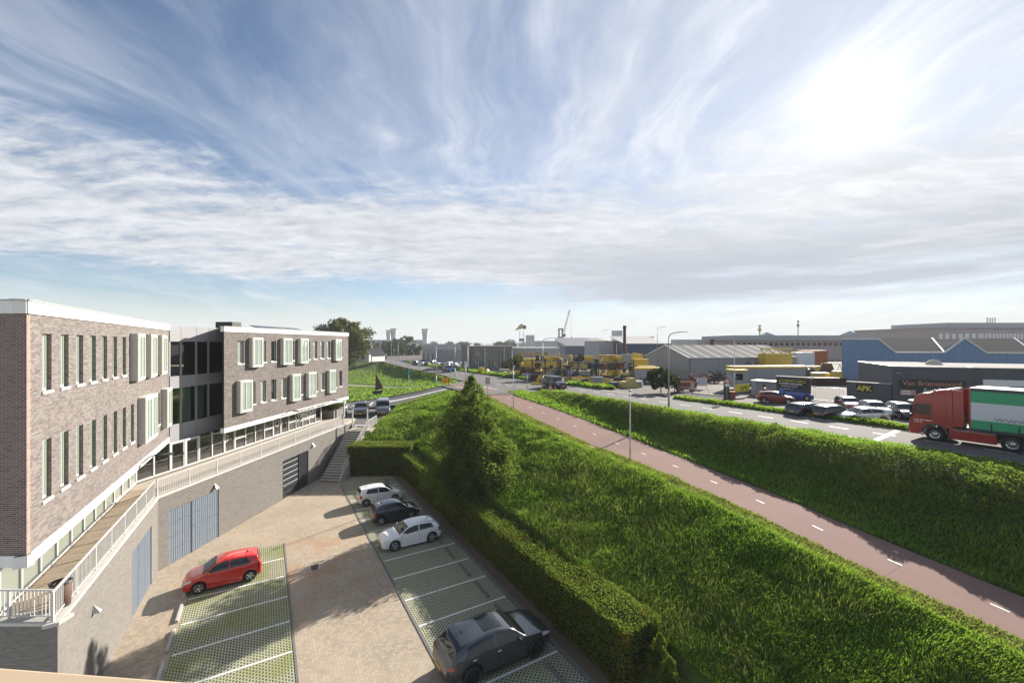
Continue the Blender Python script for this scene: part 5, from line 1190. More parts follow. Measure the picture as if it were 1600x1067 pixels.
for x, Y, h, r, lab in ((583, 300, 8, 6, 'bushy tree left of the barrier towers on the bend of the dike road'), (600, 330, 11, 8, 'dense tree below the left barrier tower'), (634, 340, 15, 9, 'tall round tree between the barrier towers'), (618, 260, 11, 7, 'low dark tree in the bend of the dike road'), (646, 270, 9, 5, 'small bush behind the white box house on the bend'), (566, 230, 10, 6, 'tree behind the white gabled house'), (790, 112, 2.6, 1.2, 'small light green tree before the brown office'), (808, 118, 4.0, 2.4, 'dark round bush at the corner of the brown office')):
    tree('tree', lab, ((x-800)/FOC*Y, Y, 4.2 if Y > 150 else 6.35), h, rc(r), 5200 if Y > 150 else 2200, max(.25, h*.075), 'tree_far' if h > 5 else 'tree_gold', h*.02, int(x), 26, limbs=False, lift=.12)

# ------------------------------------------------------------------ articulated lorry
def lorry():
    root = thing('lorry', 'red articulated lorry with green and white curtain sided trailer driving left on the dike road', 'lorry', tuple(W(10.85, 42.8, zR+.03)), ang(dS))
    w = 1.23
    prof = [(1.36, .42), (1.44, .62), (1.43, 1.05), (1.36, 1.75), (1.22, 2.62), (1.14, 2.95), (.95, 3.28), (.62, 3.42), (.25, 3.50), (-.05, 3.66), (-.55, 3.80), (-.86, 3.84), (-.92, 3.6), (-.98, 1.0), (-.55, 1.0), (-.62, .80)]
    arch = [(.62*math.cos(a), .51+.64*math.sin(a)) for a in np.linspace(math.pi*.90, math.pi*.12, 10)]
    prof = prof[:-1]+[(p[0], p[1]) for p in arch]+[(.85, .42)]
    m = MB(); n = len(prof); ys = [(-w, .965), (-w+.07, 1.0), (0, 1.005), (w-.07, 1.0), (w, .965)]; cx, cz = .2, 2.0
    vs = [(cx+(p[0]-cx)*k, y, cz+(p[1]-cz)*k if p[1] > 1.2 else p[1]) for y, k in ys for p in prof]
    fs = [(j*n+i, j*n+(i+1) % n, (j+1)*n+(i+1) % n, (j+1)*n+i) for j in range(4) for i in range(n)]+[tuple(range(n))[::-1], tuple(range(4*n, 5*n))]
    m.add(vs, [f[::-1] for f in fs]); cab = m.build('cab', g['truck_red'], root, bevel=.03)
    def fz(z): return np.interp(z, [.62, 1.05, 1.75, 2.62, 2.95], [1.445, 1.435, 1.365, 1.225, 1.145])
    m = MB(); m.grid(np.array([[(fz(z)+.012, y, z) for y in np.linspace(-1.08, 1.08, 5)] for z in np.linspace(1.78, 2.66, 4)])); m.build('windscreen', g['car_glass'], cab, smooth=True)
    for k in range(5): m = MB(); m.box(fz(.75+.2*k)-.02, fz(.75+.2*k)+.02, -.95, .95, .70+.19*k, .84+.19*k); m.build('grille_bar', g['black_trim'], cab)
    m = MB(); m.box(1.10, 1.50, -1.15, 1.15, 2.74, 2.80); m.build('sun_visor', g['black_trim'], cab)
    for sg in (-1, 1):
        yy = sg*(w+.006)
        m = MB(); m.add([(1.16, yy, 1.86), (.20, yy, 1.86), (.20, yy, 2.62), (1.06, yy, 2.62)], [(0, 1, 2, 3) if sg > 0 else (3, 2, 1, 0)]); m.build('side_window', g['car_glass'], cab)
        for xx, z0, z1 in ((.14, .95, 2.70), (-.60, 1.2, 2.9)): m = MB(); m.box(xx-.008, xx+.008, min(yy, yy-.004*sg), max(yy, yy-.004*sg), z0, z1); m.build('door_joint', g['black_trim'], cab)
        m = MB(); m.box(.05, 1.2, min(yy, yy+.01*sg), max(yy, yy+.01*sg), 2.72, 2.735); m.build('drip_rail', g['black_trim'], cab)
        m = MB(); m.box(.20, .36, min(yy, yy+.03*sg), max(yy, yy+.03*sg), 1.60, 1.65); m.build('door_handle', g['black_trim'], cab)
        m = MB(); A = [[(.66*math.cos(a)*k, y, .51+.68*math.sin(a)*k) for y in (sg*(w-.35), sg*(w+.03))] for a in np.linspace(math.pi*.98, .10, 12) for k in (1.0,)]; m.grid(np.array(A), flip=sg > 0)
        A2 = [[(.66*math.cos(a)*k, sg*(w+.03), .51+.68*math.sin(a)*k) for k in (.96, 1.14)] for a in np.linspace(math.pi*.98, .10, 12)]; m.grid(np.array(A2), flip=sg > 0); m.build('mudguard', g['steel_dark'], cab)
        for zz, hh in ((2.25, .55), (1.75, .25)): m = MB(); m.box(1.18, 1.30, min(sg*(w+.10), sg*(w+.30)), max(sg*(w+.10), sg*(w+.30)), zz-hh/2, zz+hh/2); m.build('mirror', g['black_trim'], cab, bevel=.03)
        m = MB(); m.tube([(1.05, sg*w*.98, 2.6), (1.28, sg*(w+.12), 2.68), (1.30, sg*(w+.18), 2.5)], .03, 6); m.build('mirror_arm', g['galvanised'], cab)
        m = MB(); m.box(1.30, 1.47, min(sg*.72, sg*1.16), max(sg*.72, sg*1.16), .72, .95); m.build('headlight', g['headlamp'], cab, bevel=.02)
        # air fairing behind the cab, side skirt
        m = MB(); m.add([(-.94, sg*w, 1.25), (-.94, sg*w, 3.78), (-1.42, sg*(w+.02), 3.72), (-1.50, sg*(w+.02), 1.9), (-1.45, sg*(w+.02), 1.25), (-.94, sg*(w-.05), 1.25), (-.94, sg*(w-.05), 3.78), (-1.42, sg*(w-.04), 3.72), (-1.50, sg*(w-.04), 1.9), (-1.45, sg*(w-.04), 1.25)], [(0, 1, 2, 3, 4), (9, 8, 7, 6, 5), (0, 5, 6, 1), (1, 6, 7, 2), (2, 7, 8, 3), (3, 8, 9, 4), (4, 9, 5, 0)]); m.build('air_fairing', g['truck_red'], cab)
        m = MB(); m.box(-2.98, -.72, min(sg*(w-.32), sg*(w-.01)), max(sg*(w-.32), sg*(w-.01)), .34, .98); m.build('side_skirt', g['truck_red'], cab, bevel=.03)
        m = MB(); m.box(-2.9, -.8, min(sg*.55, sg*(w-.05)), max(sg*.55, sg*(w-.05)), .985, 1.02); m.build('step_plate', g['galvanised'], cab)
        m = MB(); m.cyl((.15, sg*.45, 3.48), (.15, sg*.45, 3.66), .10, .085, 12); m.build('beacon', g['orange_lamp'], cab, smooth=False)
    sg = 1
    bars(cab, 1.12, w+.01, 1.42, (.08, .16, .2, .3, .1), .06, 'white_print', -1); bars(cab, 1.12, w+.01, 1.28, (.3, .14), .045, 'white_print', -1)
    m = MB(); m.box(-5.2, -.9, -.45, .45, .62, .95).box(-3.2, -2.2, -.5, .5, .95, 1.12); m.build('chassis', g['steel_dark'], root)
    m = MB(); m.box(-1.40, -1.0, .2, .8, 1.1, 2.2); m.build('air_filter', g['black_trim'], root)
    def ww(x, y, r=.51, wd=.32):
        t_ = MB(); t_.lathe([(r*.58, -wd/2+.01), (r*.95, -wd/2), (r, -wd/2+.05), (r, wd/2-.05), (r*.95, wd/2), (r*.58, wd/2-.01)], 28, o=(0, 0, 0)); wo = t_.build('wheel', g['rubber'], root, (x, y, r), 0, smooth=True)
        k = MB(); s_ = math.copysign(1, y)
        k.lathe([(r*.58, s_*wd*.40), (r*.52, s_*wd*.30), (r*.25, s_*wd*.26), (r*.22, s_*wd*.42), (0, s_*wd*.42)], 24); k.build('rim', g['rim_silver'], wo, smooth=True)
        for i in range(10):
            a = 2*math.pi*i/10; b = MB(); b.cyl((r*.38*math.cos(a), s_*wd*.27, r*.38*math.sin(a)), (r*.38*math.cos(a), s_*wd*.31, r*.38*math.sin(a)), .045, n=8); b.build('vent_hole', g['black_trim'], wo)  # solid black studs painting the shade inside the rim openings
    for sg in (-1, 1):
        ww(0, sg*1.06); ww(-3.65, sg*.98, .51, .5)
        for x in (-9.6, -10.9, -12.2): ww(x, sg*1.02, .5, .36)
    x0, x1 = -1.72, -15.3
    m = MB(); m.box(x1, x0, -1.275, 1.275, 1.12, 1.30).box(x1, -5.2, -.5, .5, .75, 1.12); tr = m.build('trailer', g['steel_dark'], root)
    m = MB(); m.box(x0-.09, x0, -1.28, 1.28, 1.10, 4.0); m.build('headboard', g['truck_red'], tr)
    m = MB(); m.box(x1, x0-.10, -1.285, 1.285, 3.80, 3.99); m.build('top_rail', g['tarp_dark'], tr)
    m = MB(); m.box(x1, x0-.02, -1.24, 1.24, 3.99, 4.02); m.build('roof_sheet', g['tarp_white'], tr)
    for z0, z1, mt, nm in ((1.28, 1.86, 'tarp_green', 'curtain'), (1.86, 3.04, 'tarp_white', 'curtain'), (3.04, 3.80, 'tarp_green', 'curtain')):
        for sg in (-1, 1):
            X = np.linspace(x0-.10, x1, 60); yb = sg*(1.278+.006*np.sin(X*2.1)); A = np.stack([np.stack([X, yb, 0*X+z0], 1), np.stack([X, yb+.004*sg*np.sin(X*3), 0*X+(z0+z1)/2], 1), np.stack([X, yb, 0*X+z1], 1)], 1); MB().grid(A, flip=(sg < 0)).build(nm, g[mt], tr, smooth=True)
    for i in range(11):
        x = x0-1.05-1.2*i
        for sg in (-1, 1): m = MB(); m.box(x-.035, x+.035, min(sg*1.285, sg*1.30), max(sg*1.285, sg*1.30), 1.2, 1.72); m.build('strap', g['black_trim'], tr)
    text('www.quartzline.e', .42, tr, (x0-1.15, 1.296, 1.92), math.pi, 'grey_print', width=5.0, ext=.002)
    return root
lorry()

# ------------------------------------------------------------------ other cars
vB = ang(W(53, 40)-W(60, 40.2)) if False else 0
def at(x, y, z): p = G(x, y, z); return (p[0], p[1], z)
rdir = ang(-dS)                                        # towards the right along the dike road
car('black_van', 'black passenger van driving right on the dike road', 'van', tuple(W(54.5, 39.7, zR+.03)), rdir-.03, 'car_black', cat='van')
car('parked_van', 'dark grey van parked nose towards the building by the grass slope', 'van', (-16.6-.9, 57.2, 4.15), R(-72), 'car_slate', cat='van')
car('parked_car', 'silver grey car parked left of the grey van at the head of the stairs', 'suv_tall', (-20.2, 56.6, 4.15), R(-74), 'car_slate')
car('parked_car', 'white car half hidden behind the planter at the far gable', 'estate', (-23.6, 58.2, 4.15), R(-70), 'car_white')
zF = 6.36
def pc(lab, kind, x, y, hdg, col_, z=zF+.005, **k): return car('parked_car', lab, kind, at(x, y, z), R(hdg), col_, group='cars on the garage forecourt', **k)
pc('dark red hatchback standing side on beside the low sign wall', 'hatch_big', 1211, 629, -22, 'car_wine')
pc('bright blue hatchback behind the dark red one at the sign wall', 'hatch_big', 1241, 624, -22, 'car_blue')
pc('dark blue hatchback behind the verge, leftmost of three at the road side', 'estate', 1262, 650.5, 18, 'car_navy')
pc('black estate car behind the verge, middle of three at the road side', 'estate', 1303, 655, 14, 'car_black')
pc('silver hatchback behind the verge, rightmost of three at the road side', 'hatch_big', 1345, 660, 175, 'car_silver')
pc('red hatchback facing the road in front of the dark wall with yellow letters', 'hatch_big', 1326, 640, -112, 'car_wine')
pc('silver hatchback facing the road between the red and the dark blue car', 'hatch_big', 1367, 648.5, -112, 'car_silver')
pc('dark blue car facing the road just ahead of the lorry', 'estate', 1412, 652, -112, 'car_navy')
car('driving_car', 'dark car coming round the dike road before the triple gabled shed', 'suv_tall', (-15.8, 104.0, 6.63), R(-58), 'car_black', detail=False)
car('driving_car', 'black car on the bend of the dike road', 'estate', (-57.0, 188.0, 6.64), R(118), 'car_black', detail=False)
car('driving_car', 'white car on the dike road beyond the bend', 'suv_tall', (-81.5, 285., 6.86), R(95), 'car_white', detail=False)
rr_ = random.Random(5)
for k in range(9):
    x = 652+k*8.6; p = G(x, 569.5+rr_.random()*3+k*.35, 6.37); cl = ['car_navy', 'car_silver', 'car_black', 'car_slate', 'car_white', 'car_navy', 'car_white', 'car_silver', 'car_black'][k]
    car('parked_car', '%s car, %s from the left in the row before the triple gabled shed' % ({'car_navy': 'dark blue', 'car_silver': 'silver', 'car_black': 'black', 'car_slate': 'grey', 'car_white': 'white'}[cl], ORD[k]), 'hatch_big' if k % 3 else 'suv_tall', (p[0], p[1], 6.37), R(60+rr_.random()*25), cl, group='cars parked at the industrial units', detail=False, trim=False, plate=False)

# ------------------------------------------------------------------ lamp posts and signs
def lamp(lab, p, h, arm=1.4, az=0., mat='pole_grey', r=.075):
    t = thing('street_lamp', lab, 'street lamp', p, az, 'street lamps')
    MB().cyl((0, 0, -.1), (0, 0, h*.25), r*1.25, r*1.15, 10).cyl((0, 0, h*.25), (0, 0, h-.7), r, r*.62, 10).build('pole', g[mat], t, smooth=True)
    a = [(0, 0, h-.72), (0, 0, h-.5), (arm*.10, 0, h-.22), (arm*.32, 0, h-.06), (arm*.62, 0, h)]
    MB().tube(a, r*.55, 8).build('arm', g[mat], t, smooth=True)
    m = MB(); m.add([(arm*.55, -.06, h-.03), (arm*1.1, -.09, h+.02), (arm*1.1, .09, h+.02), (arm*.55, .06, h-.03), (arm*.55, -.05, h+.05), (arm*1.1, -.06, h+.09), (arm*1.1, .06, h+.09), (arm*.55, .05, h+.05)], [(0, 3, 2, 1), (4, 5, 6, 7), (0, 1, 5, 4), (1, 2, 6, 5), (2, 3, 7, 6), (3, 0, 4, 7)]); m.build('lamp_head', g['steel_grey'], t)
p = G(1045, 638, zR); lamp('tall curved street lamp standing in the shrubs right of the yard gate tree', (p[0], p[1], zR-.2), 8.5, 1.8, 0, r=.09)
p = G(848, 606, zR); lamp('tall curved street lamp beside the black van', (p[0], p[1], zR-.1), 8.0, 1.6, 0, r=.085)
p = G(711, 588, 6.5); lamp('street lamp with arm to the right before the triple gabled shed', (p[0], p[1], 6.4), 7.4, 1.5, 0)
p = G(681.5, 602, 6.3); lamp('pale straight lamp post at the corner of the side road', (p[0], p[1], 6.2), 7.2, .6, 0, 'pole_white')
p = G(622, 573, 6.5); lamp('pale lamp post on the dike road behind the yellow sign', (p[0], p[1], 6.4), 7.6, .8, 0, 'pole_white')
for x, y, lab in ((575, 560, 'leftmost thin lamp post on the far bend'), (579.5, 559.5, 'second thin lamp post on the far bend'), (594, 560, 'third thin lamp post on the far bend'), (611.5, 556, 'thin lamp post behind the white car on the far bend')):
    p = G(x, y, 6.6); lamp(lab, (p[0], p[1], 6.5), 8.4, .5, 0, 'pole_white')
p = GY(1027, 590, 95); lamp('street lamp behind the grey gabled warehouse', (p[0], p[1], 6.3), 11.0, 1.6, 0)
p = GY(941, 570, 130); lamp('distant street lamp behind the scrap racks', (p[0], p[1], 6.3), 11.5, 1.8, 0)
def path_lamp(lab, p, h):
    t = thing('path_lamp', lab, 'path lamp', p, 0., 'thin lamp posts along the cycle path')
    MB().cyl((0, 0, -.1), (0, 0, h), .055, .035, 10).build('pole', g['pole_white'], t, smooth=True); MB().lathe([(0, h-.02), (.13, h), (.14, h+.05), (.05, h+.11), (0, h+.11)], 12, axis='z').build('lamp_head', g['steel_grey'], t, smooth=True)
    MB().box(-.04, .04, -.06, -.03, .55, .85).build('hatch', g['steel_grey'], t)
p = G(984.5, 719, 5.08); path_lamp('slim white lamp post at the edge of the red cycle path', (p[0], p[1], 5.04), 5.1)
p = G(802, 637, 6.38); path_lamp('slim white post at the far end of the cycle path beside the tree', (p[0], p[1], 6.4), 4.6)
def sign(lab, p, h, shape, mat, sz, az=0., post='pole_grey', cat='sign', mark=None):
    """post with a plate facing local -y"""
    t = thing('road_sign', lab, cat, p, az); MB().cyl((0, .03, -.05), (0, .03, h), .03, n=8).build('post', g[post], t, smooth=True)
    m = MB(); z = h-sz[1]/2
    if shape == 'round': m.cyl((0, 0, z), (0, -.015, z), sz[0]/2, n=24)
    elif shape == 'tri': m.add([(-sz[0]/2, 0, z-sz[1]/2), (sz[0]/2, 0, z-sz[1]/2), (0, 0, z+sz[1]/2), (-sz[0]/2, -.015, z-sz[1]/2), (sz[0]/2, -.015, z-sz[1]/2), (0, -.015, z+sz[1]/2)], [(0, 1, 2), (5, 4, 3), (0, 3, 4, 1), (1, 4, 5, 2), (2, 5, 3, 0)])
    else: m.box(-sz[0]/2, sz[0]/2, -.02, 0, z-sz[1]/2, z+sz[1]/2)
    pl = m.build('plate', g[mat], t)
    if mark: mark(pl, z, sz)
    return t
def mk_tri(pl, z, sz):
    MB().add([(-sz[0]*.3, -.02, z-sz[1]*.36), (sz[0]*.3, -.02, z-sz[1]*.36), (0, -.02, z+sz[1]*.2)], [(0, 1, 2)]).build('symbol', g['sign_white'], pl)
    MB().box(-.03, .03, -.024, -.021, z-sz[1]*.28, z-sz[1]*.02).build('symbol', g['sign_black'], pl); MB().box(-.25, .25, -.02, 0, z-sz[1]*.5-.34, z-sz[1]*.5-.05).build('plate', g['sign_white'], pl)
def mk_det(pl, z, sz):
    MB().lathe([(.16, -.022), (.09, -.022)], 18, o=(-.17, 0, z)).build('symbol', g['sign_black'], pl)
    MB().add([(.15, -.022, z+.38), (.26, -.022, z+.38), (.50, -.022, z), (.26, -.022, z-.38), (.15, -.022, z-.38), (.37, -.022, z)], [(0, 5, 2, 1), (5, 4, 3, 2)]).build('symbol', g['sign_black'], pl)
    MB().box(-.52, .52, -.0215, -.0205, z+.36, z+.39).box(-.52, .52, -.0215, -.0205, z-.39, z-.36).build('border', g['sign_red'], pl)
def mk_arrow(pl, z, sz):
    MB().box(-.05, .05, -.022, -.016, z-.2, z+.1).build('symbol', g['sign_white'], pl); MB().add([(-.16, -.02, z+.06), (.16, -.02, z+.06), (0, -.02, z+.26)], [(0, 1, 2)]).build('symbol', g['sign_white'], pl)
p = G(697, 616, 6.2); sign('yellow detour sign with black arrow by the side road', (p[0], p[1], 6.15), 2.5, 'box', 'sign_orange', (1.1, .85), 0, mark=mk_det)
p = G(704, 590, 6.45); sign('round blue mandatory sign on the far corner of the junction', (p[0], p[1], 6.4), 2.2, 'round', 'sign_blue', (.95, .95), 0, mark=mk_arrow)
p = G(762, 621, 6.5); sign('grey back of a rectangular sign behind the tree top', (p[0], p[1], 6.45), 2.7, 'box', 'pole_grey', (.62, .9), 0)
p = G(638.8, 625, 5.1); sign('thin pole with small teal plate by the side road', (p[0], p[1], 5.0), 4.6, 'box', 'sign_teal', (.28, .8), 0, 'pole_white')
p = G(888, 600, 6.45); sign('small blue square sign on the verge before the scrap racks', (p[0], p[1], 6.4), 2.5, 'box', 'sign_blue', (.62, .75), 0, mark=mk_arrow)
p = G(860, 613.5, 6.55); sign('red triangular warning sign with white plate in front of the van', (p[0], p[1], 6.5), 1.3, 'tri', 'sign_red', (.9, .8), 0, mark=mk_tri)
p = G(1136, 629, 6.5); sign('red bordered triangular warning sign at the yard gate', (p[0], p[1], 6.4), 3.2, 'tri', 'sign_red', (.9, .8), 0, mark=mk_tri)
p = G(1082, 621, 6.5); sign('grey back of a rectangular sign at the yard entrance', (p[0], p[1], 6.4), 2.0, 'box', 'pole_grey', (.5, .85), 0)
p = G(824, 607, zR); sign('small white marker post left of the black van', (p[0], p[1], 6.5), 2.2, 'box', 'sign_white', (.22, .6), 0)
p = G(731, 604, 6.55); t = thing('traffic_signal', 'tall traffic signal pole at the junction above the tree', 'traffic signal', (p[0], p[1], 6.5))
MB().cyl((0, 0, 0), (0, 0, 6.8), .08, .05, 10).build('pole', g['pole_white'], t, smooth=True)
for z in (2.6, 3.1): MB().box(-.14, .14, -.2, .0, z-.22, z+.22).build('signal_head', g['black_trim'], t)
p = G(727.5, 602, 6.55); t = thing('traffic_signal', 'lower striped post beside the tall signal pole', 'traffic signal', (p[0], p[1], 6.5)); MB().cyl((0, 0, 0), (0, 0, 3.3), .09, n=10).build('pole', g['crate_pale'], t, smooth=True); MB().box(-.1, .1, -.1, .1, 3.3, 3.5).build('cap', g['sign_white'], t)
p = G(681, 600, 6.3); t = thing('traffic_signal', 'dark signal head on the pale corner post', 'traffic signal', (p[0]+.05, p[1]-.15, 9.0)); MB().box(-.16, .16, -.16, .1, -.4, .4).build('housing', g['black_trim'], t); MB().lathe([(0, -.165), (.09, -.165)], 12, o=(0, 0, .2)).build('lens', g['steel_dark'], t)
# rusty sailing boat sculpture on the meadow
p = G(590, 616, 4.75); t = thing('boat_sculpture', 'rusty steel sailing boat sculpture on the meadow beside the side road', 'sculpture', (p[0], p[1], p[2]), R(8))
MB().add([(-1.0, -.25, .55), (-.8, .25, .55), (.9, .3, .75), (1.15, 0, .95), (.9, -.3, .75), (-.7, 0, 0), (.6, 0, 0)], [(0, 1, 5), (1, 2, 6, 5), (2, 3, 6), (3, 4, 6), (4, 0, 5, 6), (0, 4, 3, 2, 1)]).build('hull', g['rust'], t)
MB().add([(-.35, -.02, .7), (1.0, -.02, 1.0), (-.25, -.02, 3.6), (-.35, .02, .7), (1.0, .02, 1.0), (-.25, .02, 3.6)], [(0, 1, 2), (5, 4, 3), (0, 3, 4, 1), (1, 4, 5, 2), (2, 5, 3, 0)]).build('sail', g['rust'], t)
MB().cyl((-.38, 0, .4), (-.28, 0, 3.75), .05, .03, 8).build('mast', g['rust'], t)
p = G(546, 597, 3.2); 
# ------------------------------------------------------------------ yard, sheds and the skyline
def shell(root, name, pts, z0, z1, mat, roof=None):
    m = MB(); m.prism(pts, z0, z1); o = m.build(name, g[mat], root); return o
def rel(p, o): return (p[0]-o[0], p[1]-o[1])
def corr_wall(m, p, q, zb_, zt_, pitch=.33, d=.05):
    """ribbed sheet metal wall from p to q; zt_ may be a list of (fraction, z) for the top edge"""
    p = np.array(p, float); q = np.array(q, float); v = q-p; L = np.linalg.norm(v); v /= L; nrm = np.array([v[1], -v[0]]); n = int(L/pitch)*4; A = []
    zs = zt_ if hasattr(zt_, '__len__') else [(0, zt_), (1, zt_)]
    for i in range(n+1):
        f = i/n; o_ = d if (i % 4) in (1, 2) else 0; c = p+v*L*f+nrm*o_; zz = np.interp(f, [a for a, b in zs], [b for a, b in zs]); A.append([(c[0], c[1], zb_), (c[0], c[1], zz)])
    m.grid(np.array(A), flip=True); return m
zY = 6.36
# grey gabled warehouse
o = np.array([36.3, 86.5]); gd = np.array([-.25, .968]); ld_ = np.array([.968, .25]); GW, GL = 16.0, 27.5; ez, rz_ = 10.7, 13.25
wh = thing('warehouse', 'light grey warehouse with low gable roof and pale strip rooflights', 'warehouse', (o[0], o[1], zY))
m = MB(); corr_wall(m, (0, 0), ld_*GL, 0, ez-zY, .6, .03); m.build('wall', g['shed_grey'], wh)
m = MB(); corr_wall(m, gd*GW, (0, 0), 0, [(0, ez-zY), (.5, rz_-zY), (1, ez-zY)], .6, .03); m.build('gable_wall', g['shed_grey'], wh)
e0 = np.array([*(ld_*-.2-gd*.25), ez-zY-.05]); e1 = np.array([*(ld_*GL-gd*.25), ez-zY-.05]); r0 = np.array([*(ld_*-.2+gd*GW/2), rz_-zY+.04]); r1_ = np.array([*(ld_*GL+gd*GW/2), rz_-zY+.04]); b0 = np.array([*(ld_*-.2+gd*(GW+.25)), ez-zY-.05]); b1 = np.array([*(ld_*GL+gd*(GW+.25)), ez-zY-.05])
m = MB(); m.quad(e0, e1, r1_, r0).quad(r0, r1_, b1, b0); rf = m.build('roof', g['shed_roof'], wh)
for k in range(9):
    f = .06+k*.105; a = e0*(1-f)+e1*f; b = e0*(1-f-.018)+e1*(f+.018); c = r0*(1-f)+r1_*f; d_ = r0*(1-f-.018)+r1_*(f+.018); up = np.array([0, 0, .03]); m = MB(); m.quad(a+up, b+up, d_+up, c+up); m.build('rooflight', g['rooflight'], rf)
m = MB(); m.obox(e0, r0, .12, .25).obox(r0, b0, .12, .25); m.build('verge_trim', g['fascia_white'], rf); m = MB(); m.obox(e0, e1, .14, .14); m.build('gutter', g['steel_grey'], rf); MB().cyl((.08, -.12, 0), (.08, -.12, ez-zY), .06, n=8).build('downpipe', g['steel_dark'], wh)
# blue ribbed shed with saw tooth roof
Yb = 85.; bx = lambda x: (x-800)/FOC*Yb; bz = lambda y: CAM_H-(y-HOR)*Yb/FOC
bl = thing('blue_shed', 'blue ribbed metal shed with dark saw tooth roofs behind the garage', 'shed', (bx(1315), Yb, zY)); X0 = bx(1315)
prof = [(1315, 530), (1372, 530), (1399, 551), (1475, 551), (1506, 528.5), (1540.5, 551.5), (1616, 552), (1646, 529), (1680, 552), (1760, 552)]
tops = [((bx(x)-X0)/(bx(1760)-X0), bz(y)-zY) for x, y in prof]
m = MB(); corr_wall(m, (0, 0), (bx(1760)-X0, 0), 0, tops, .52, .07); m.build('wall', g['shed_blue'], bl)
m = MB(); corr_wall(m, dT*40, (0, 0), 0, bz(530)-zY, .52, .07); m.build('side_wall', g['shed_blue'], bl)
for i in range(len(prof)-1):
    (xa, ya), (xb_, yb_) = prof[i], prof[i+1]; m = MB(); m.obox((bx(xa)-X0, -.1, bz(ya)-zY+.05), (bx(xb_)-X0, -.1, bz(yb_)-zY+.05), .3, .22, up=(0, 1, 0)); m.build('edge_trim', g['fascia_white'], bl)
for va, vb, ta, tb_ in ((1399, 1477, 1374, 1456), (1541, 1617, 1509, 1584), (1680, 1757, 1649, 1724)):
    Yt = Yb+7.5; T = lambda x: (x-800)/FOC*Yt-X0; zt_ = CAM_H-(528.5-HOR)*Yt/FOC-zY
    m = MB(); m.quad((bx(va)-X0, .15, bz(551)-zY-.1), (bx(vb)-X0, .15, bz(551)-zY-.1), (T(tb_), 7.5, zt_), (T(ta), 7.5, zt_)); s_ = m.build('roof_slope', g['roof_dark'], bl)
    m = MB(); m.quad((T(ta), 7.5, zt_), (T(tb_), 7.5, zt_), (T(tb_)+2, 16, bz(551)-zY), (T(ta)+2, 16, bz(551)-zY)); m.build('roof_slope', g['shed_blue'], bl)
    m = MB(); m.obox((bx(vb)-X0, .15, bz(551)-zY), (T(tb_), 7.5, zt_+.05), .3, .2); m.build('edge_trim', g['fascia_white'], s_)
# dark garage building
sA = np.array([43.7, 48.5]); sB = np.array([53.4, 43.6]); sd_ = (sB-sA)/np.linalg.norm(sB-sA); sL = 26.; sr_ = ang(sd_); H0 = 4.6
gr = thing('garage_building', 'dark grey flat roofed car dealer building behind the lorry', 'building', (sA[0], sA[1], zY), sr_)
m = MB(); m.box(0, 6.6, 0, 14, 0, H0); m.build('front_block', g['shop_grey'], gr); m = MB(); m.box(6.62, sL, .45, 14, 0, H0-.05); m.build('side_block', g['shop_grey'], gr)
m = MB(); m.box(-.08, 6.68, -.08, 14.1, H0, H0+.1); m.build('roof_edge', g['pole_grey'], gr); m = MB(); m.box(.3, 6.3, .3, 13.6, H0+.102, H0+.14); m.build('roof', g['roof_pale'], gr)
m = MB(); m.box(6.7, sL, .35, 14.1, H0-.05, H0+.05); m.build('roof_edge', g['steel_dark'], gr); m = MB(); m.box(6.9, sL-.3, .7, 13.6, H0+.052, H0+.09); m.build('roof', g['roof_pale'], gr)
MB().lathe([(.0, .62), (.45, .50), (.75, .15), (.8, 0)], 16, o=(5.0, 4.5, H0+.14), axis='z').build('roof_dome', g['rooflight'], gr, smooth=True)
MB().cyl((13.5, 5.5, H0), (13.5, 5.5, H0+1.0), .28, n=12).cyl((13.5, 5.5, H0+1.0), (13.5, 5.5, H0+1.15), .5, n=12).build('roof_vent', g['pole_grey'], gr)
m = MB(); m.box(7.6, 13.8, .38, .46, 0, 3.4); dr = m.build('shutter', g['sign_white'], gr)
for k in range(3): m = MB(); m.box(9.6, 11.9, .34, .385, 1.1+.62*k, 1.5+.62*k); m.build('window_band', g['door_black'], dr)
m = MB(); m.box(.55, 6.1, -.07, -.01, 1.35, 3.25); sb_ = m.build('sign_board', g['sign_black'], gr)
text('Van Brienenoord', .78, sb_, (.85, -.085, 2.55), 0, 'orange_print', width=4.9, ext=.008); text("Auto's", .58, sb_, (2.6, -.085, 1.9), 0, 'white_print', width=1.6, ext=.008); text('www.a', .24, sb_, (2.4, -.085, 1.5), 0, 'white_print', width=.85, ext=.006)
m = MB(); m.box(.62, 2.0, -.09, -.072, 1.42, 2.02); pk = m.build('side_plate', g['pink_print'], sb_); bars(pk, .78, -.096, 1.78, (.75,), .13, 'white_print'); bars(pk, .78, -.096, 1.52, (.85,), .13, 'white_print')
for x in (.25, 15.2): m = MB(); m.tube([(x, 0 if x < 6 else .45, 3.9), (x, -.5, 3.95)], .03, 6).box(x-.08, x+.35, -.75, -.45, 3.86, 3.94); m.build('flood_lamp', g['steel_grey'], gr)
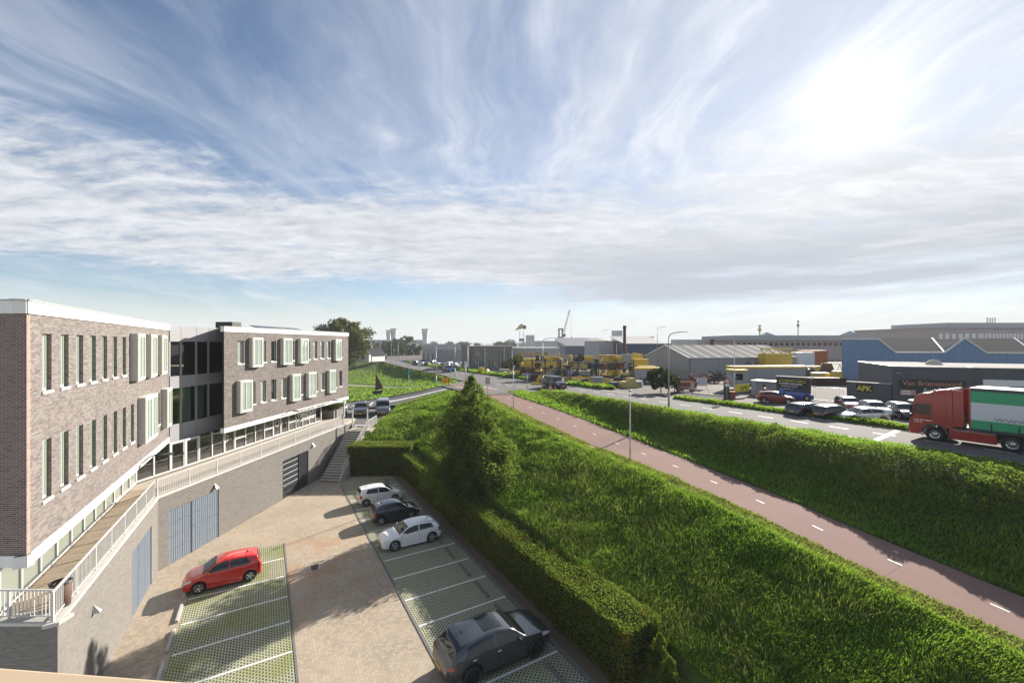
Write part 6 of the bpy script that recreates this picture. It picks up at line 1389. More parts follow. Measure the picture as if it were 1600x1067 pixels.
# low forecourt walls and their boards
def low_wall(lab, a, b, h, board=None):
    a = np.array(a[:2]); b = np.array(b[:2]); d = b-a; L = np.linalg.norm(d); t = thing('forecourt_wall', lab, 'wall', (a[0], a[1], zY), ang(d)); MB().box(0, L, 0, .3, 0, h).build('wall_face', g['shop_grey'], t); MB().box(-.06, L+.06, -.08, .38, h, h+.09).build('coping', g['coping'], t); return t, L
a_, b_ = G(1323, 629, zY), sA-np.array([.15, -.05]); t, L = low_wall('dark grey forecourt wall with yellow APK letters', a_, b_, 2.55)
m = MB(); m.box(L*.22, L*.62, -.06, -.005, 1.45, 2.42); bd = m.build('sign_board', g['sign_black'], t); text('APK', .85, bd, (L*.245, -.07, 1.62), 0, 'yellow_print', width=L*.35, ext=.008, bold=.02)
a_, b_ = G(1213, 620, zY), G(1266, 625, zY); t, L = low_wall('dark grey wall carrying the long autoservice board', a_, b_, 2.8)
m = MB(); m.box(.15, L-.12, -.06, -.005, 1.35, 2.62); bd = m.build('sign_board', g['sign_black'], t); text('AUTOSERVICE CAPELLE', .5, bd, (.3, -.075, 2.12), 0, 'yellow_print', width=L-.75, ext=.006); bars(bd, .35, -.068, 1.84, ((L-1.4)*.09, (L-1.4)*.36, (L-1.4)*.24, (L-1.4)*.27), .13, 'white_print'); bars(bd, .6, -.068, 1.54, (.1, (L-1.7)*.42, .1, (L-1.7)*.28), .08, 'white_print')
m = MB(); m.box(-3.4, -.2, -.05, 2.2, 1.95, 2.06); m.build('lean_to_roof', g['fascia_white'], t); m = MB(); m.box(-3.3, -2.6, 0, 2., 0, 1.95).box(-1.6, -.25, .6, 2., 0, 1.95); m.build('lean_to_wall', g['steel_grey'], t)
# sliding bar gate between the walls
a_ = G(1268, 626, zY)[:2]; b_ = G(1321, 631, zY)[:2]; L = np.linalg.norm(b_-a_); t = thing('bar_gate', 'black sliding bar gate between the two dark forecourt walls', 'gate', (a_[0], a_[1], zY), ang(b_-a_))
MB().box(0, L, -.04, .04, .12, .22).box(0, L, -.03, .03, 1.75, 1.82).build('gate_frame', g['dark_metal'], t); bm_ = MB().box(-.013, .013, -.013, .013, .2, 1.76).mesh('bar', g['dark_metal'])
for i in range(1, int(L/.2)): place(bm_, 'bar', t, (L*i/int(L/.2), 0, 0))
# yellow APK banner, flag pole, litter bin, board, barrier at the yard entrance
a_ = G(1148, 621, zY)[:2]; b_ = G(1171, 619, zY)[:2]; L = np.linalg.norm(b_-a_); t = thing('banner', 'yellow banner with black APK letters on a wire fence', 'banner', (a_[0], a_[1], zY), ang(b_-a_))
MB().box(0, L, -.03, -.01, .75, 1.75).build('cloth', g['yellow_print'], t); text('APK', .8, t, (L*.34, -.04, .93), 0, 'black_print', width=L*.55, ext=.004); MB().box(0, .05, 0, .05, 0, 1.9).box(L-.05, L, 0, .05, 0, 1.9).build('post', g['dark_metal'], t)
p = G(1147.5, 622, zY); t = thing('flag_pole', 'tall white flag pole at the yard entrance', 'flag pole', (p[0], p[1], zY)); MB().cyl((0, 0, 0), (0, 0, 7.6), .06, .035, 10).build('pole', g['sign_white'], t, smooth=True); MB().lathe([(0, 7.72), (.06, 7.66), (0, 7.6)], 10, axis='z').build('finial', g['sign_white'], t)
p = G(1144, 624, zY); t = thing('waste_bin', 'red and yellow bin beside the flag pole', 'bin', (p[0], p[1], zY)); MB().box(-.3, .3, -.3, .3, 0, .95).build('body', g['rust_red'], t, bevel=.03); MB().box(-.34, .34, -.34, .34, .95, 1.05).build('lid', g['orange_lamp'], t)
p = G(1096.5, 608, zY); t = thing('notice_board', 'white notice board with blue print by the yard entrance', 'board', (p[0], p[1], zY)); MB().box(-.8, .8, -.02, .02, .5, 1.75).build('panel', g['sign_white'], t); MB().box(-.85, -.78, 0, .06, 0, 1.8).box(.78, .85, 0, .06, 0, 1.8).build('post', g['pole_grey'], t)
for k in range(3): MB().box(-.6, .6, -.03, -.021, 1.45-.3*k, 1.55-.3*k).build('print_line', g['sign_blue'], t)
p = G(1073, 611, zY); t = thing('skip', 'open red steel skip left of the notice board', 'skip', (p[0], p[1], zY)); MB().add([(-1.0, -.7, .3), (1.0, -.7, .3), (1.0, .7, .3), (-1.0, .7, .3), (-1.4, -.8, 1.4), (1.4, -.8, 1.4), (1.4, .8, 1.4), (-1.4, .8, 1.4)], [(0, 3, 2, 1), (0, 1, 5, 4), (1, 2, 6, 5), (2, 3, 7, 6), (3, 0, 4, 7)]).box(-.9, -.7, -.6, .6, 0, .3).box(.7, .9, -.6, .6, 0, .3).build('body', g['rust_red'], t); MB().box(-1.45, 1.45, -.85, -.78, 1.36, 1.44).box(-1.45, 1.45, .78, .85, 1.36, 1.44).build('rim', g['cargo_orange'], t)
a_ = G(1062, 615, zY)[:2]; b_ = G(1134, 623, zY)[:2]; L = np.linalg.norm(b_-a_); t = thing('sliding_gate', 'low galvanised sliding gate rail across the yard entrance', 'gate', (a_[0], a_[1], zY), ang(b_-a_)); MB().box(0, L, -.06, .06, .12, .35).box(0, L, -.03, .03, .95, 1.0).build('beam', g['galvanised'], t)
for k in range(int(L/1.5)+1): MB().box(k*1.5-.02, k*1.5+.02, -.02, .02, .3, 1.0).build('upright', g['galvanised'], t)
a_ = G(1135, 624, zY)[:2]; t = thing('gate_pillar', 'dark steel gate pillar right of the yard entrance', 'pillar', (a_[0], a_[1], zY)); MB().box(-.25, .25, -.25, .25, 0, 2.3).build('shaft', g['dark_metal'], t); MB().box(-.3, .3, -.3, .3, 2.3, 2.4).build('cap', g['dark_metal'], t)
a_ = G(1060, 614, zY)[:2]; t = thing('gate_pillar', 'dark steel gate pillar left of the yard entrance', 'pillar', (a_[0], a_[1], zY)); MB().box(-.2, .2, -.2, .2, 0, 2.2).build('shaft', g['dark_metal'], t); MB().box(-.25, .25, -.25, .25, 2.2, 2.3).build('cap', g['dark_metal'], t)
# ---- yard stock: machine parts on racks and in heaps
yr = random.Random(11)
def item(kind, m, sx, sy, sz):
    if kind == 'crate':
        m.box(-sx/2, sx/2, -sy/2, sy/2, .08, sz); n = max(2, int(sx/.5))
        for i in range(n+1): x = -sx/2+sx*i/n; m.box(x-.04, x+.04, -sy/2-.04, -sy/2, .05, sz)
        m.box(-sx/2-.04, sx/2+.04, -sy/2-.05, sy/2, sz, sz+.06).box(-sx/2, -sx/2+.2, -sy/2, sy/2, 0, .08).box(sx/2-.2, sx/2, -sy/2, sy/2, 0, .08)
    elif kind == 'gearbox':
        m.box(-sx*.36, sx*.36, -sy/2, sy/2, 0, sz*.55); m.cyl((-sx*.5, 0, sz*.55), (sx*.5, 0, sz*.55), sz*.36, n=14); m.cyl((-sx*.5-.06, 0, sz*.55), (-sx*.5, 0, sz*.55), sz*.44, n=14); m.cyl((sx*.5, 0, sz*.55), (sx*.5+.06, 0, sz*.55), sz*.44, n=14); m.box(-sx*.15, sx*.15, -sy*.3, sy*.3, sz*.8, sz)
    elif kind == 'hopper':
        m.add([(-sx*.2, -sy*.3, 0), (sx*.2, -sy*.3, 0), (sx*.2, sy*.3, 0), (-sx*.2, sy*.3, 0), (-sx*.5, -sy*.5, sz*.6), (sx*.5, -sy*.5, sz*.6), (sx*.5, sy*.5, sz*.6), (-sx*.5, sy*.5, sz*.6)], [(0, 3, 2, 1), (0, 1, 5, 4), (1, 2, 6, 5), (2, 3, 7, 6), (3, 0, 4, 7)]); m.box(-sx*.5, sx*.5, -sy*.5, sy*.5, sz*.6, sz)
    elif kind == 'beams':
        for i in range(4):
            z = sz*i/4; m.box(-sx/2+yr.random()*.3, sx/2-yr.random()*.3, -sy/2, sy/2, z, z+.05).box(-sx/2+.1, sx/2-.1, -.05, .05, z+.05, z+sz/4-.06).box(-sx/2+.1, sx/2-.1, -sy/2, sy/2, z+sz/4-.06, z+sz/4-.02)
    elif kind == 'drum':
        m.lathe([(0, 0), (sx*.45, 0), (sx*.45, sz*.3), (sx*.48, sz*.32), (sx*.45, sz*.34), (sx*.45, sz*.66), (sx*.48, sz*.68), (sx*.45, sz*.7), (sx*.45, sz), (0, sz)], 16, axis='z')
    elif kind == 'wedge':
        m.add([(-sx/2, -sy/2, 0), (sx/2, -sy/2, 0), (sx/2, sy/2, 0), (-sx/2, sy/2, 0), (-sx*.1, -sy/2, sz), (sx*.15, -sy/2, sz), (sx*.15, sy/2, sz), (-sx*.1, sy/2, sz)], [(0, 3, 2, 1), (4, 5, 6, 7), (0, 1, 5, 4), (1, 2, 6, 5), (2, 3, 7, 6), (3, 0, 4, 7)]); m.cyl((0, -sy/2-.05, sz*.45), (0, sy/2+.05, sz*.45), sz*.16, n=10)
    elif kind == 'truss':
        m.box(-sx/2, sx/2, -.08, .08, 0, .14).box(-sx/2, sx/2, -.08, .08, sz-.14, sz); n = max(3, int(sx/.9))
        for i in range(n): a = -sx/2+sx*i/n; b = -sx/2+sx*(i+1)/n; m.obox((a, 0, .1), (b, 0, sz-.1), .09, .09) if i % 2 else m.obox((a, 0, sz-.1), (b, 0, .1), .09, .09)
    elif kind == 'pipes':
        for i in range(6): y = -sy/2+sy*(i % 3)/2; z = .15+.28*(i//3); m.cyl((-sx/2, y, z), (sx/2-yr.random()*.5, y, z), .13, n=10)
    return m
KN = {'crate': 'ribbed crate', 'gearbox': 'flanged gearbox', 'hopper': 'tapered hopper', 'beams': 'steel beam stack', 'drum': 'ribbed drum', 'wedge': 'machine bracket', 'truss': 'lattice boom section', 'pipes': 'steel pipe bundle'}
CN = {'machine_yellow': 'yellow', 'pale_yellow': 'pale yellow', 'steel_dark': 'black', 'steel_blue': 'dark blue', 'steel_grey': 'grey', 'crate_pale': 'cream', 'rust_red': 'red', 'rust': 'rusty'}
def put_item(kind, mat, pos, size, lab, az=0.):
    m = MB(); item(kind, m, *size); o = m.build({'crate': 'crate', 'gearbox': 'gearbox', 'hopper': 'hopper', 'beams': 'steel_beams', 'drum': 'drum', 'wedge': 'machine_bracket', 'truss': 'boom_section', 'pipes': 'pipe_bundle'}[kind], g[mat], None, pos, az); tag(o, CN[mat]+' '+KN[kind]+' '+lab, 'machine part' if kind not in ('crate', 'drum') else kind, 'machine parts in the yard'); return o
def rack(lab, x0, x1, Y, short):
    """cantilever rack with three loaded shelves"""
    X0_, X1_ = (x0-800)/FOC*Y, (x1-800)/FOC*Y; L = X1_-X0_; t = thing('storage_rack', lab, 'rack', (X0_, Y, zY)); n = max(2, int(L/3))
    pm = MB().box(-.09, .09, -.09, .09, 0, 4.3).mesh('upright', g['steel_dark'])
    for i in range(n+1):
        for y in (0, 1.5): place(pm, 'upright', t, (L*i/n, y, 0))
    for z in (1.25, 2.55, 3.9):
        for y in (0, 1.5): MB().box(-.1, L+.1, y-.05, y+.05, z-.16, z-.02).build('shelf_beam', g['steel_grey' if z > 3 else 'steel_dark'], t)
        for i in range(int(L/.6)): MB().box(.1+i*.6, .55+i*.6, -.1, 1.6, z-.02, z).build('shelf_board', g['steel_dark'], t)
    for lv, z in enumerate((0., 1.25, 2.55, 3.9)):
        x = .5; k = 0
        while x < L-.6 and k < 20:
            kind = yr.choice(['crate', 'gearbox', 'hopper', 'wedge', 'drum', 'gearbox', 'wedge', 'beams', 'crate']); mat = yr.choice(['machine_yellow']*4+['pale_yellow', 'steel_dark', 'steel_dark', 'steel_blue', 'steel_grey', 'steel_grey', 'crate_pale', 'rust', 'machine_yellow', 'rust_red'])
            sx = {'drum': .8}.get(kind, .9+yr.random()*1.0); sz = min(1.05, .5+yr.random()*.65)*(1.3 if lv == 3 else 1.)
            put_item(kind, mat, (X0_+x+sx/2, Y+.72, zY+z+.005), (sx, .95, sz), 'on the %s of the %s rack, %s from left' % (['ground', 'lower shelf', 'middle shelf', 'top shelf'][lv], short, ORD[k]))
            x += sx+.06+yr.random()*.12; k += 1
rack('left storage rack of yellow machine parts behind the black van', 832, 872, 82, 'left'); rack('middle storage rack of machine parts, widest of the three', 876, 931, 80, 'middle'); rack('right storage rack of machine parts beside the crate row', 935, 990, 79, 'right')
# big yellow pieces on top and in front
for i, (x, y, Y, kind, mat, size, az) in enumerate([(838, 562, 92, 'crate', 'machine_yellow', (5.6, 2.4, 2.2), 0.), (866, 563, 92, 'gearbox', 'machine_yellow', (3.4, 2.0, 2.4), .1), (880, 563, 91, 'drum', 'pale_yellow', (2.2, 2.2, 2.2), 0.), (880, 553, 100, 'truss', 'machine_yellow', (12, .5, 1.5), .05), (852, 556, 101, 'truss', 'pale_yellow', (8, .5, 1.2), -.1), (935, 556, 92, 'truss', 'pale_yellow', (9., .5, 1.7), .08), (957, 556, 91, 'beams', 'pale_yellow', (6.0, 1.4, 2.2), -.12), (920, 559, 93, 'pipes', 'rust', (9., 1.2, 1.0), 0.), (1000, 562, 88, 'crate', 'machine_yellow', (3.0, 1.6, 2.0), 0.), (992, 553, 92, 'gearbox', 'machine_yellow', (3., 1.6, 2.2), 0.), (1010, 572, 84, 'hopper', 'pale_yellow', (3.4, 1.5, 1.8), 0.), (905, 558, 94, 'wedge', 'steel_blue', (4., 1.5, 2.6), 0.), (893, 556, 96, 'wedge', 'steel_blue', (3., 1.5, 2.4), 0.)]):
    p = GY(x, 575, Y); hgt = CAM_H-(y+8-HOR)*Y/FOC; m = MB()
    st = max(.4, hgt-zY-size[2]*.4); f = thing('trestle', 'dark steel trestle under the %s of the big pieces behind the racks' % ORD[i], 'trestle', (p[0], Y, zY), az)
    w_ = size[0]*.42; MB().box(-w_, w_, -.4, .4, st-.12, st).build('deck', g['steel_dark'], f)
    for sx_ in (-1, 1): MB().box(sx_*w_*.9-.08, sx_*w_*.9+.08, -.35, .35, 0, st-.12).build('leg', g['steel_dark'], f)
    put_item(kind, mat, (p[0], Y, zY+st+.005), size, 'on a trestle behind the racks, %s of the big pieces' % ORD[i], az)
k = 0
for x in list(range(752, 1000, 9)):
    Y = I(x, [750, 800, 850, 1000], [98, 90, 76, 67])+yr.random()*4; kind = yr.choice(['wedge', 'gearbox', 'hopper', 'crate', 'truss', 'drum', 'pipes']); mat = yr.choice(['machine_yellow']*5+['pale_yellow', 'steel_grey', 'crate_pale', 'rust', 'steel_dark', 'steel_blue']); sx = 1.2+yr.random()*1.6
    if x > 1040: continue
    p = ((x-800)/FOC*Y, Y, zY+.005); put_item(kind, mat, p, (sx, 1.0, .8+yr.random()*1.0), 'in the front row before the racks, %s from left' % (['first', 'second', 'third', 'fourth', 'fifth', 'sixth', 'seventh', 'eighth', 'ninth', 'tenth', 'eleventh', 'twelfth', 'thirteenth', 'fourteenth', 'fifteenth', 'sixteenth', 'seventeenth', 'eighteenth', 'nineteenth', 'twentieth', 'twenty first', 'twenty second', 'twenty third', 'twenty fourth', 'twenty fifth', 'twenty sixth', 'twenty seventh', 'twenty eighth', 'twenty ninth'][k]), (yr.random()-.5)*.8); k += 1
# tall rusty piles
for x, ytop, Y, r, lab in ((976, 509, 84, .31, 'tall rusty steel pile rising above the racks'), (961, 535, 100, .34, 'shorter rusty pile left of the tall one'), (1113, 530, 130, .6, 'short brown chimney behind the grey warehouse')):
    p = GY(x, 560, Y); h = CAM_H-(ytop-HOR)*Y/FOC-zY; t = thing('steel_pile', lab, 'pile', (p[0], Y, zY)); MB().cyl((0, 0, 0), (0, 0, h), r, n=14).build('shaft', g['rust'], t, smooth=True); MB().cyl((0, 0, h-.6), (0, 0, h+.02), r*1.12, n=14).build('collar', g['rust'], t)
# site hut, fence, yellow topped trailers
def trailer(lab, x, y, Y, L, h, mat, az=0., stripe='machine_yellow', word=None):
    p = GY(x, y, Y); t = thing('site_trailer', lab, 'trailer', (p[0], Y, zY), az); MB().box(0, L, 0, 2.4, .8, .8+h-.35).build('body', g[mat], t, bevel=.03); MB().box(-.05, L+.05, -.06, 2.46, .8+h-.349, .8+h).build('roof_band', g[stripe], t); MB().box(.1, L-.1, .3, 2.1, .45, .8).build('chassis', g['steel_dark'], t)
    for xx in (L*.18, L*.75, L*.86):
        for yy in (.12, 2.28): MB().lathe([(0, -.12), (.42, -.12), (.45, 0), (.42, .12), (0, .12)], 16, o=(xx, yy, .45)).build('wheel', g['rubber'], t)
    if word: text(word, h*.4, t, (L*.35, -.02, 1.15), 0, 'black_print', ext=.004)
    return t
trailer('grey trailer with yellow roof band left of the small round tree', 992, 600, 78, 5.2, 2.0, 'steel_grey', 0.)
trailer('long grey trailer with yellow roof band behind the sign wall', 1148, 600, 66, 11.5, 2.9, 'steel_grey', .05)
t = thing('parked_lorry_cab', 'grey tractor unit with yellow cab roof behind the APK banner', 'lorry', (*GY(1147, 600, 64)[:2], zY), .05); MB().add([(0, 0, .6), (2.2, 0, .6), (2.2, 2.3, .6), (0, 2.3, .6), (.15, .05, 2.9), (2.2, .05, 3.0), (2.2, 2.25, 3.0), (.15, 2.25, 2.9)], [(0, 3, 2, 1), (4, 5, 6, 7), (0, 1, 5, 4), (1, 2, 6, 5), (2, 3, 7, 6), (3, 0, 4, 7)]).build('cab', g['steel_grey'], t, bevel=.06); MB().box(-.1, 2.25, 0, 2.3, 3.0, 3.3).build('roof_cap', g['machine_yellow'], t, bevel=.05); MB().quad((.25, -.012, 1.75), (1.4, -.012, 1.75), (1.4, .01, 2.7), (.32, .01, 2.7)).build('side_window', g['car_glass'], t)
for xx in (.7, 4.2): MB().lathe([(0, -.15), (.48, -.15), (.5, 0), (.48, .15), (0, .15)], 18, o=(xx, .15, .5)).build('wheel', g['rubber'], t)
MB().box(2.2, 5.2, .4, 1.9, .6, .95).build('chassis', g['steel_dark'], t)
# rusty steelwork before the warehouse wall
for i, (x, Y, w_, h) in enumerate(((1086, 80, 2.6, 1.6), (1097, 79, 2.6, 1.5), (1108, 80, 2.4, 1.7), (1118, 79, 2.8, 2.2), (1130, 78, 3.2, 2.6))):
    m = MB(); p = GY(x, 590, Y)
    for a in range(7): m.obox((yr.uniform(-w_/2, w_/2), yr.uniform(-.6, .6), .05), (yr.uniform(-w_/2, w_/2), yr.uniform(-.6, .6), h*yr.uniform(.5, 1)), .14, .14)
    for a in range(4): m.obox((-w_/2, yr.uniform(-.6, .6), h*yr.random()), (w_/2, yr.uniform(-.6, .6), h*yr.random()), .16, .16)
    o = m.build('scrap_frame', g['rust_red' if i < 3 else 'steel_dark'], None, (p[0], Y, zY)); tag(o, '%s tangle of steel frames before the grey warehouse wall, %s from left' % ('rusty red' if i < 3 else 'dark', ORD[i]), 'scrap', 'steel frames at the warehouse')
# barge hull, yellow container with lattice load, excavators beyond
p = GY(1157, 588, 84); t = thing('pontoon', 'dark blue grey pontoon hull leaning by the warehouse wall', 'pontoon', (p[0], p[1]-.5, zY+.3), .2); MB().add([(0, 0, 0), (5.6, 0, 0), (5.6, 1.5, 0), (0, 1.5, 0), (-.3, 0, 2.0), (6.1, 0, 1.7), (6.1, 1.5, 1.7), (-.3, 1.5, 2.0)], [(0, 3, 2, 1), (4, 5, 6, 7), (0, 1, 5, 4), (1, 2, 6, 5), (2, 3, 7, 6), (3, 0, 4, 7)]).build('hull', g['steel_blue'], t); MB().box(.2, 5.4, .2, 1.3, -.32, 0).build('cradle', g['steel_dark'], t)
for a in range(8): MB().obox((yr.uniform(.5, 4), .7, 1.8), (yr.uniform(1.5, 5), .8, 2.9+yr.random()*.6), .2, .2).build('scrap_bar', g['steel_dark'], t)
p = GY(1196, 572, 88); t = thing('container', 'yellow cargo container beside the warehouse with lattice booms on its roof', 'container', (p[0], 88, zY+2.6), .1); m = MB(); corr_wall(m, (0, 0), (6.0, 0), 0, 2.5, .3, .04); m.build('side', g['machine_yellow'], t); MB().box(0, 6.0, .06, 2.4, 0, 2.52).build('body', g['machine_yellow'], t); MB().box(-.1, 6.1, -.1, 2.5, -2.6, -.05).build('base_container', g['steel_dark'], t)
for i in range(3): put_item('truss', 'pale_yellow', (p[0]+2.8+i*.4, 88.6+i*.7, zY+5.14), (7.5, .5, 1.2-.1*i), 'lying on the yellow container roof, %s from the front' % ORD[i], .1)
for i, (x, Y, mat, kind, size) in enumerate(((1245, 86, 'steel_grey', 'crate', (2.5, 1.6, 2.8)), (1256, 84, 'steel_dark', 'gearbox', (3., 1.6, 2.6)), (1268, 88, 'machine_yellow', 'hopper', (3., 1.6, 2.6)), (1281, 80, 'pale_yellow', 'crate', (2.6, 1.6, 1.7)), (1292, 84, 'rust', 'wedge', (3.2, 1.6, 3.4)), (1301, 90, 'pale_yellow', 'truss', (5., .6, 3.0)), (1306, 78, 'machine_yellow', 'wedge', (2.4, 1.4, 2.2)), (1273, 76, 'rust', 'beams', (8., 1.4, 1.2)), (1296, 74, 'rust', 'beams', (6., 1.4, 1.3)), (1232, 78, 'steel_grey', 'beams', (7., 1.4, 1.0)), (1254, 98, 'sign_white', 'crate', (4.4, 2., 5.2)), (1268, 100, 'cargo_orange', 'crate', (6.5, 2., 5.6)))):
    CN.setdefault('sign_white', 'white'); CN.setdefault('cargo_orange', 'orange'); put_item(kind, mat, ((x-800)/FOC*Y, Y, zY+.005), size, 'between warehouse and blue shed, %s of that group' % ORD[i], (yr.random()-.5)*.4)
# ---- office and sheds along the far side of the dike road
Yo = 120.; ox = lambda x: (x-800)/FOC*Yo
of = thing('office_block', 'brown grey two storey office with pale window bands beyond the junction', 'building', (ox(735), Yo, zY)); wO = ox(800)-ox(735); hO = CAM_H-(541-HOR)*Yo/FOC-zY
m = MB(); hl = []
for i in range(4):
    x0 = .9+i*(wO-1.2)/4; hl += [(x0, x0+(wO-1.2)/4-.6, 3.75, 5.2), (x0, x0+(wO-1.2)/4-.6, .5, 2.4)]
holes_wall(m, wO, 0, hO, hl, .25); m.build('wall', g['office_brown'], of); MB().box(0, wO, .4, 12, 0, hO-.1).build('core', g['interior'], of); MB().box(-.1, wO+.1, -.1, 12, hO, hO+.15).build('roof_edge', g['concrete_far'], of)
for h_ in hl:
    wn_ = MB().box(h_[0], h_[1], .2, .24, h_[2], h_[3]).build('window', g['pane_far'], of)
    for q in range(1, 3): xx = h_[0]+(h_[1]-h_[0])*q/3; MB().box(xx-.05, xx+.05, .14, .2, h_[2], h_[3]).build('mullion', g['window_frame'], wn_)
MB().box(ox(722)-ox(735), -.05, -1.2, 12, 0, hO+.5).build('stair_tower', g['office_brown'], of); MB().box(-1.6, -.5, -1.26, -1.2, 0, 2.3).build('door', g['sign_white'], of)
for x in (758, 788): MB().box(ox(x)-ox(735)-.1, ox(x)-ox(735)+.1, -.8, -.6, 0, hO-.3).build('column', g['fascia_white'], of)
t = thing('office_annex', 'pale grey low annex with small dark windows behind the yellow machinery', 'building', (ox(800)+.2, Yo+5, zY)); wA = ox(862)-ox(800)+2.5; MB().box(0, wA, 0, 14, 0, 5.9).build('wall', g['concrete_far'], t); MB().box(-.1, wA+.1, -.1, 14, 5.9, 6.1).build('roof_edge', g['fascia_white'], t)
for i in range(4): MB().box(2.2+i*2.2, 3.6+i*2.2, -.05, 0.0, 3.6, 4.6).build('window', g['pane_dark'], t)
Yg = 166.; gx = lambda x: (x-800)/FOC*Yg; t = thing('gabled_shed', 'grey industrial shed with a row of small white edged gables', 'shed', (gx(680), Yg, zY)); wG = gx(722)-gx(680); hG = 4.9
MB().box(0, wG, 0, .3, 0, hG).build('side_wall', g['shed_grey'], t); a_ = np.array([0., 0.]); dg = np.array([-.40, .917])
for i in range(3):
    q0 = a_+dg*8.6*i; q1 = a_+dg*8.6*(i+1); qm = (q0+q1)/2; m = MB(); m.add([(*q0, 0), (*q1, 0), (*q1, hG), (*qm, hG+2.2), (*q0, hG)], [(0, 4, 3, 2, 1)]); gw_ = m.build('gable_wall', g['shop_grey' if False else 'shed_grey'], t)
    dm = qm+np.array([-.06, -.03]); MB().obox((*(dm-dg*1.0), 1.6), (*(dm+dg*1.0), 1.6), .1, 3.2).build('door', g['door_black'], gw_)
    ex = np.array([wG, .5]); m = MB(); m.quad((*q0, hG), (*(q0+ex), hG), (*(qm+ex), hG+2.2), (*qm, hG+2.2)).quad((*qm, hG+2.2), (*(qm+ex), hG+2.2), (*(q1+ex), hG), (*q1, hG)); m.build('roof', g['roof_pale'], gw_)
# white houses on the left of the dike
def house(lab, x, y, Y, w_, h_, az, roofm, wallm='house_white', rh=2.6):
    p = GY(x, y, Y); t = thing('house', lab, 'house', (p[0], p[1], p[2]), az); m = MB(); m.box(0, w_, 0, 8, 0, h_); m.add([(0, 0, h_), (w_, 0, h_), (w_/2, 0, h_+rh), (0, 8, h_), (w_, 8, h_), (w_/2, 8, h_+rh)], [(0, 1, 2), (5, 4, 3)]); m.build('wall', g[wallm], t)
    m = MB(); m.quad((-.3, -.4, h_-.25), (w_/2, -.4, h_+rh+.1), (w_/2, 8.4, h_+rh+.1), (-.3, 8.4, h_-.25)).quad((w_/2, -.4, h_+rh+.1), (w_+.3, -.4, h_-.25), (w_+.3, 8.4, h_-.25), (w_/2, 8.4, h_+rh+.1)); rf = m.build('roof', g[roofm], t); MB().box(w_*.3, w_*.3+.6, 4, 4.6, h_+rh*.3, h_+rh+1.0).build('chimney', g['brick_far'], rf)
    for k in range(2): o = MB().box(w_*(.22+.36*k), w_*(.22+.36*k)+1.0, -.06, -.01, h_*.35, h_*.35+1.3).build('window', g['pane_dark'], t)
house('white gabled house below the big yellow green tree', 549, 566, 155, 6.2, 3.0, .25, 'roof_dark'); house('second white house right of the gabled one below the tree', 563, 565, 165, 5.5, 2.6, -.35, 'roof_dark'); house('small white box house beside the far bend', 636, 552, 300, 7.5, 7.0, .2, 'roof_pale', rh=1.2)
# ---- skyline
def block(lab, x0, x1, ytop, Y, z0, depth, mat, name='building', wins=None, roof=None, cat='building'):
    X0_, X1_ = (x0-800)/FOC*Y, (x1-800)/FOC*Y; h = CAM_H-(ytop-HOR)*Y/FOC-z0; t = thing(name, lab, cat, (X0_, Y, z0)); L = X1_-X0_
    MB().box(0, L, 0, depth, 0, h).build('wall', g[mat], t); MB().box(-L*.01, L*1.01, -L*.01, depth*1.01, h, h+max(.3, h*.02)).build('roof', g[roof or 'roof_pale'], t)
    if wins:
        nx, nz, zf0, zf1, mt = wins
        for i in range(nx):
            for j in range(nz): MB().box(L*(i+.25)/nx, L*(i+.75)/nx, -.25, -.02, h*(zf0+(zf1-zf0)*(j+.15)/nz), h*(zf0+(zf1-zf0)*(j+.85)/nz)).build('window', g[mt], t)
    return t, L, h
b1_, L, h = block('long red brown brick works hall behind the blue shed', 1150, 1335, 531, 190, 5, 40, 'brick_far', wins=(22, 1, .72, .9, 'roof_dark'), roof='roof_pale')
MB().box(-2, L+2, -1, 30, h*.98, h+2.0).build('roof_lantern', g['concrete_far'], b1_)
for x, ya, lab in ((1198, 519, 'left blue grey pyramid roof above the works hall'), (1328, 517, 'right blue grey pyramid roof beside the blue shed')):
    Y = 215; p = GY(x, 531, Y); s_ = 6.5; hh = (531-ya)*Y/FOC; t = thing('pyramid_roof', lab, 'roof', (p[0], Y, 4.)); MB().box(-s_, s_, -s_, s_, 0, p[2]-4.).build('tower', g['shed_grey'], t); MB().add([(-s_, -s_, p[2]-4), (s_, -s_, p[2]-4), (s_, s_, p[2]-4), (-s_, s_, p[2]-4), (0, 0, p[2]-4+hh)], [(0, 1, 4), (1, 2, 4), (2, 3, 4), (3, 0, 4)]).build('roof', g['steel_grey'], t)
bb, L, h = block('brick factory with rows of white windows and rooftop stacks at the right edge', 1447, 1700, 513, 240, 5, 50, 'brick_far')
for i in range(7): MB().box(7+i*3.75*1.0, 7+i*3.75+2.2, -.3, -.02, h*.60, h*.83).build('window', g['sign_white'], bb)
for i in range(16): MB().box(31.5+i*2.0, 31.5+i*2.0+1.25, -.3, -.02, h*.60, h*.83).build('window', g['sign_white'], bb)
MB().box(16, L-2, 4, 40, h+.2, h+3.4).build('upper_storey', g['concrete_far'], bb)
for i in range(4): MB().cyl((46.+1.5*i, 10, h+3), (46.+1.5*i, 10, h+6.6), .35, n=10).build('stack', g['pole_white'], bb)
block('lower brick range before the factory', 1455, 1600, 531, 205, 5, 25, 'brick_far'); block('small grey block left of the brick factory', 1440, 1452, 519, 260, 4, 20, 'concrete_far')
t_, L, h = block('dark blue long shed behind the racks', 978, 1048, 538, 135, 5, 30, 'steel_blue'); MB().add([(0, 0, h), (L, 0, h), (L, 26, h+3), (0, 26, h+3)], [(0, 1, 2, 3)]).build('roof_slope', g['roof_pale'], t_)
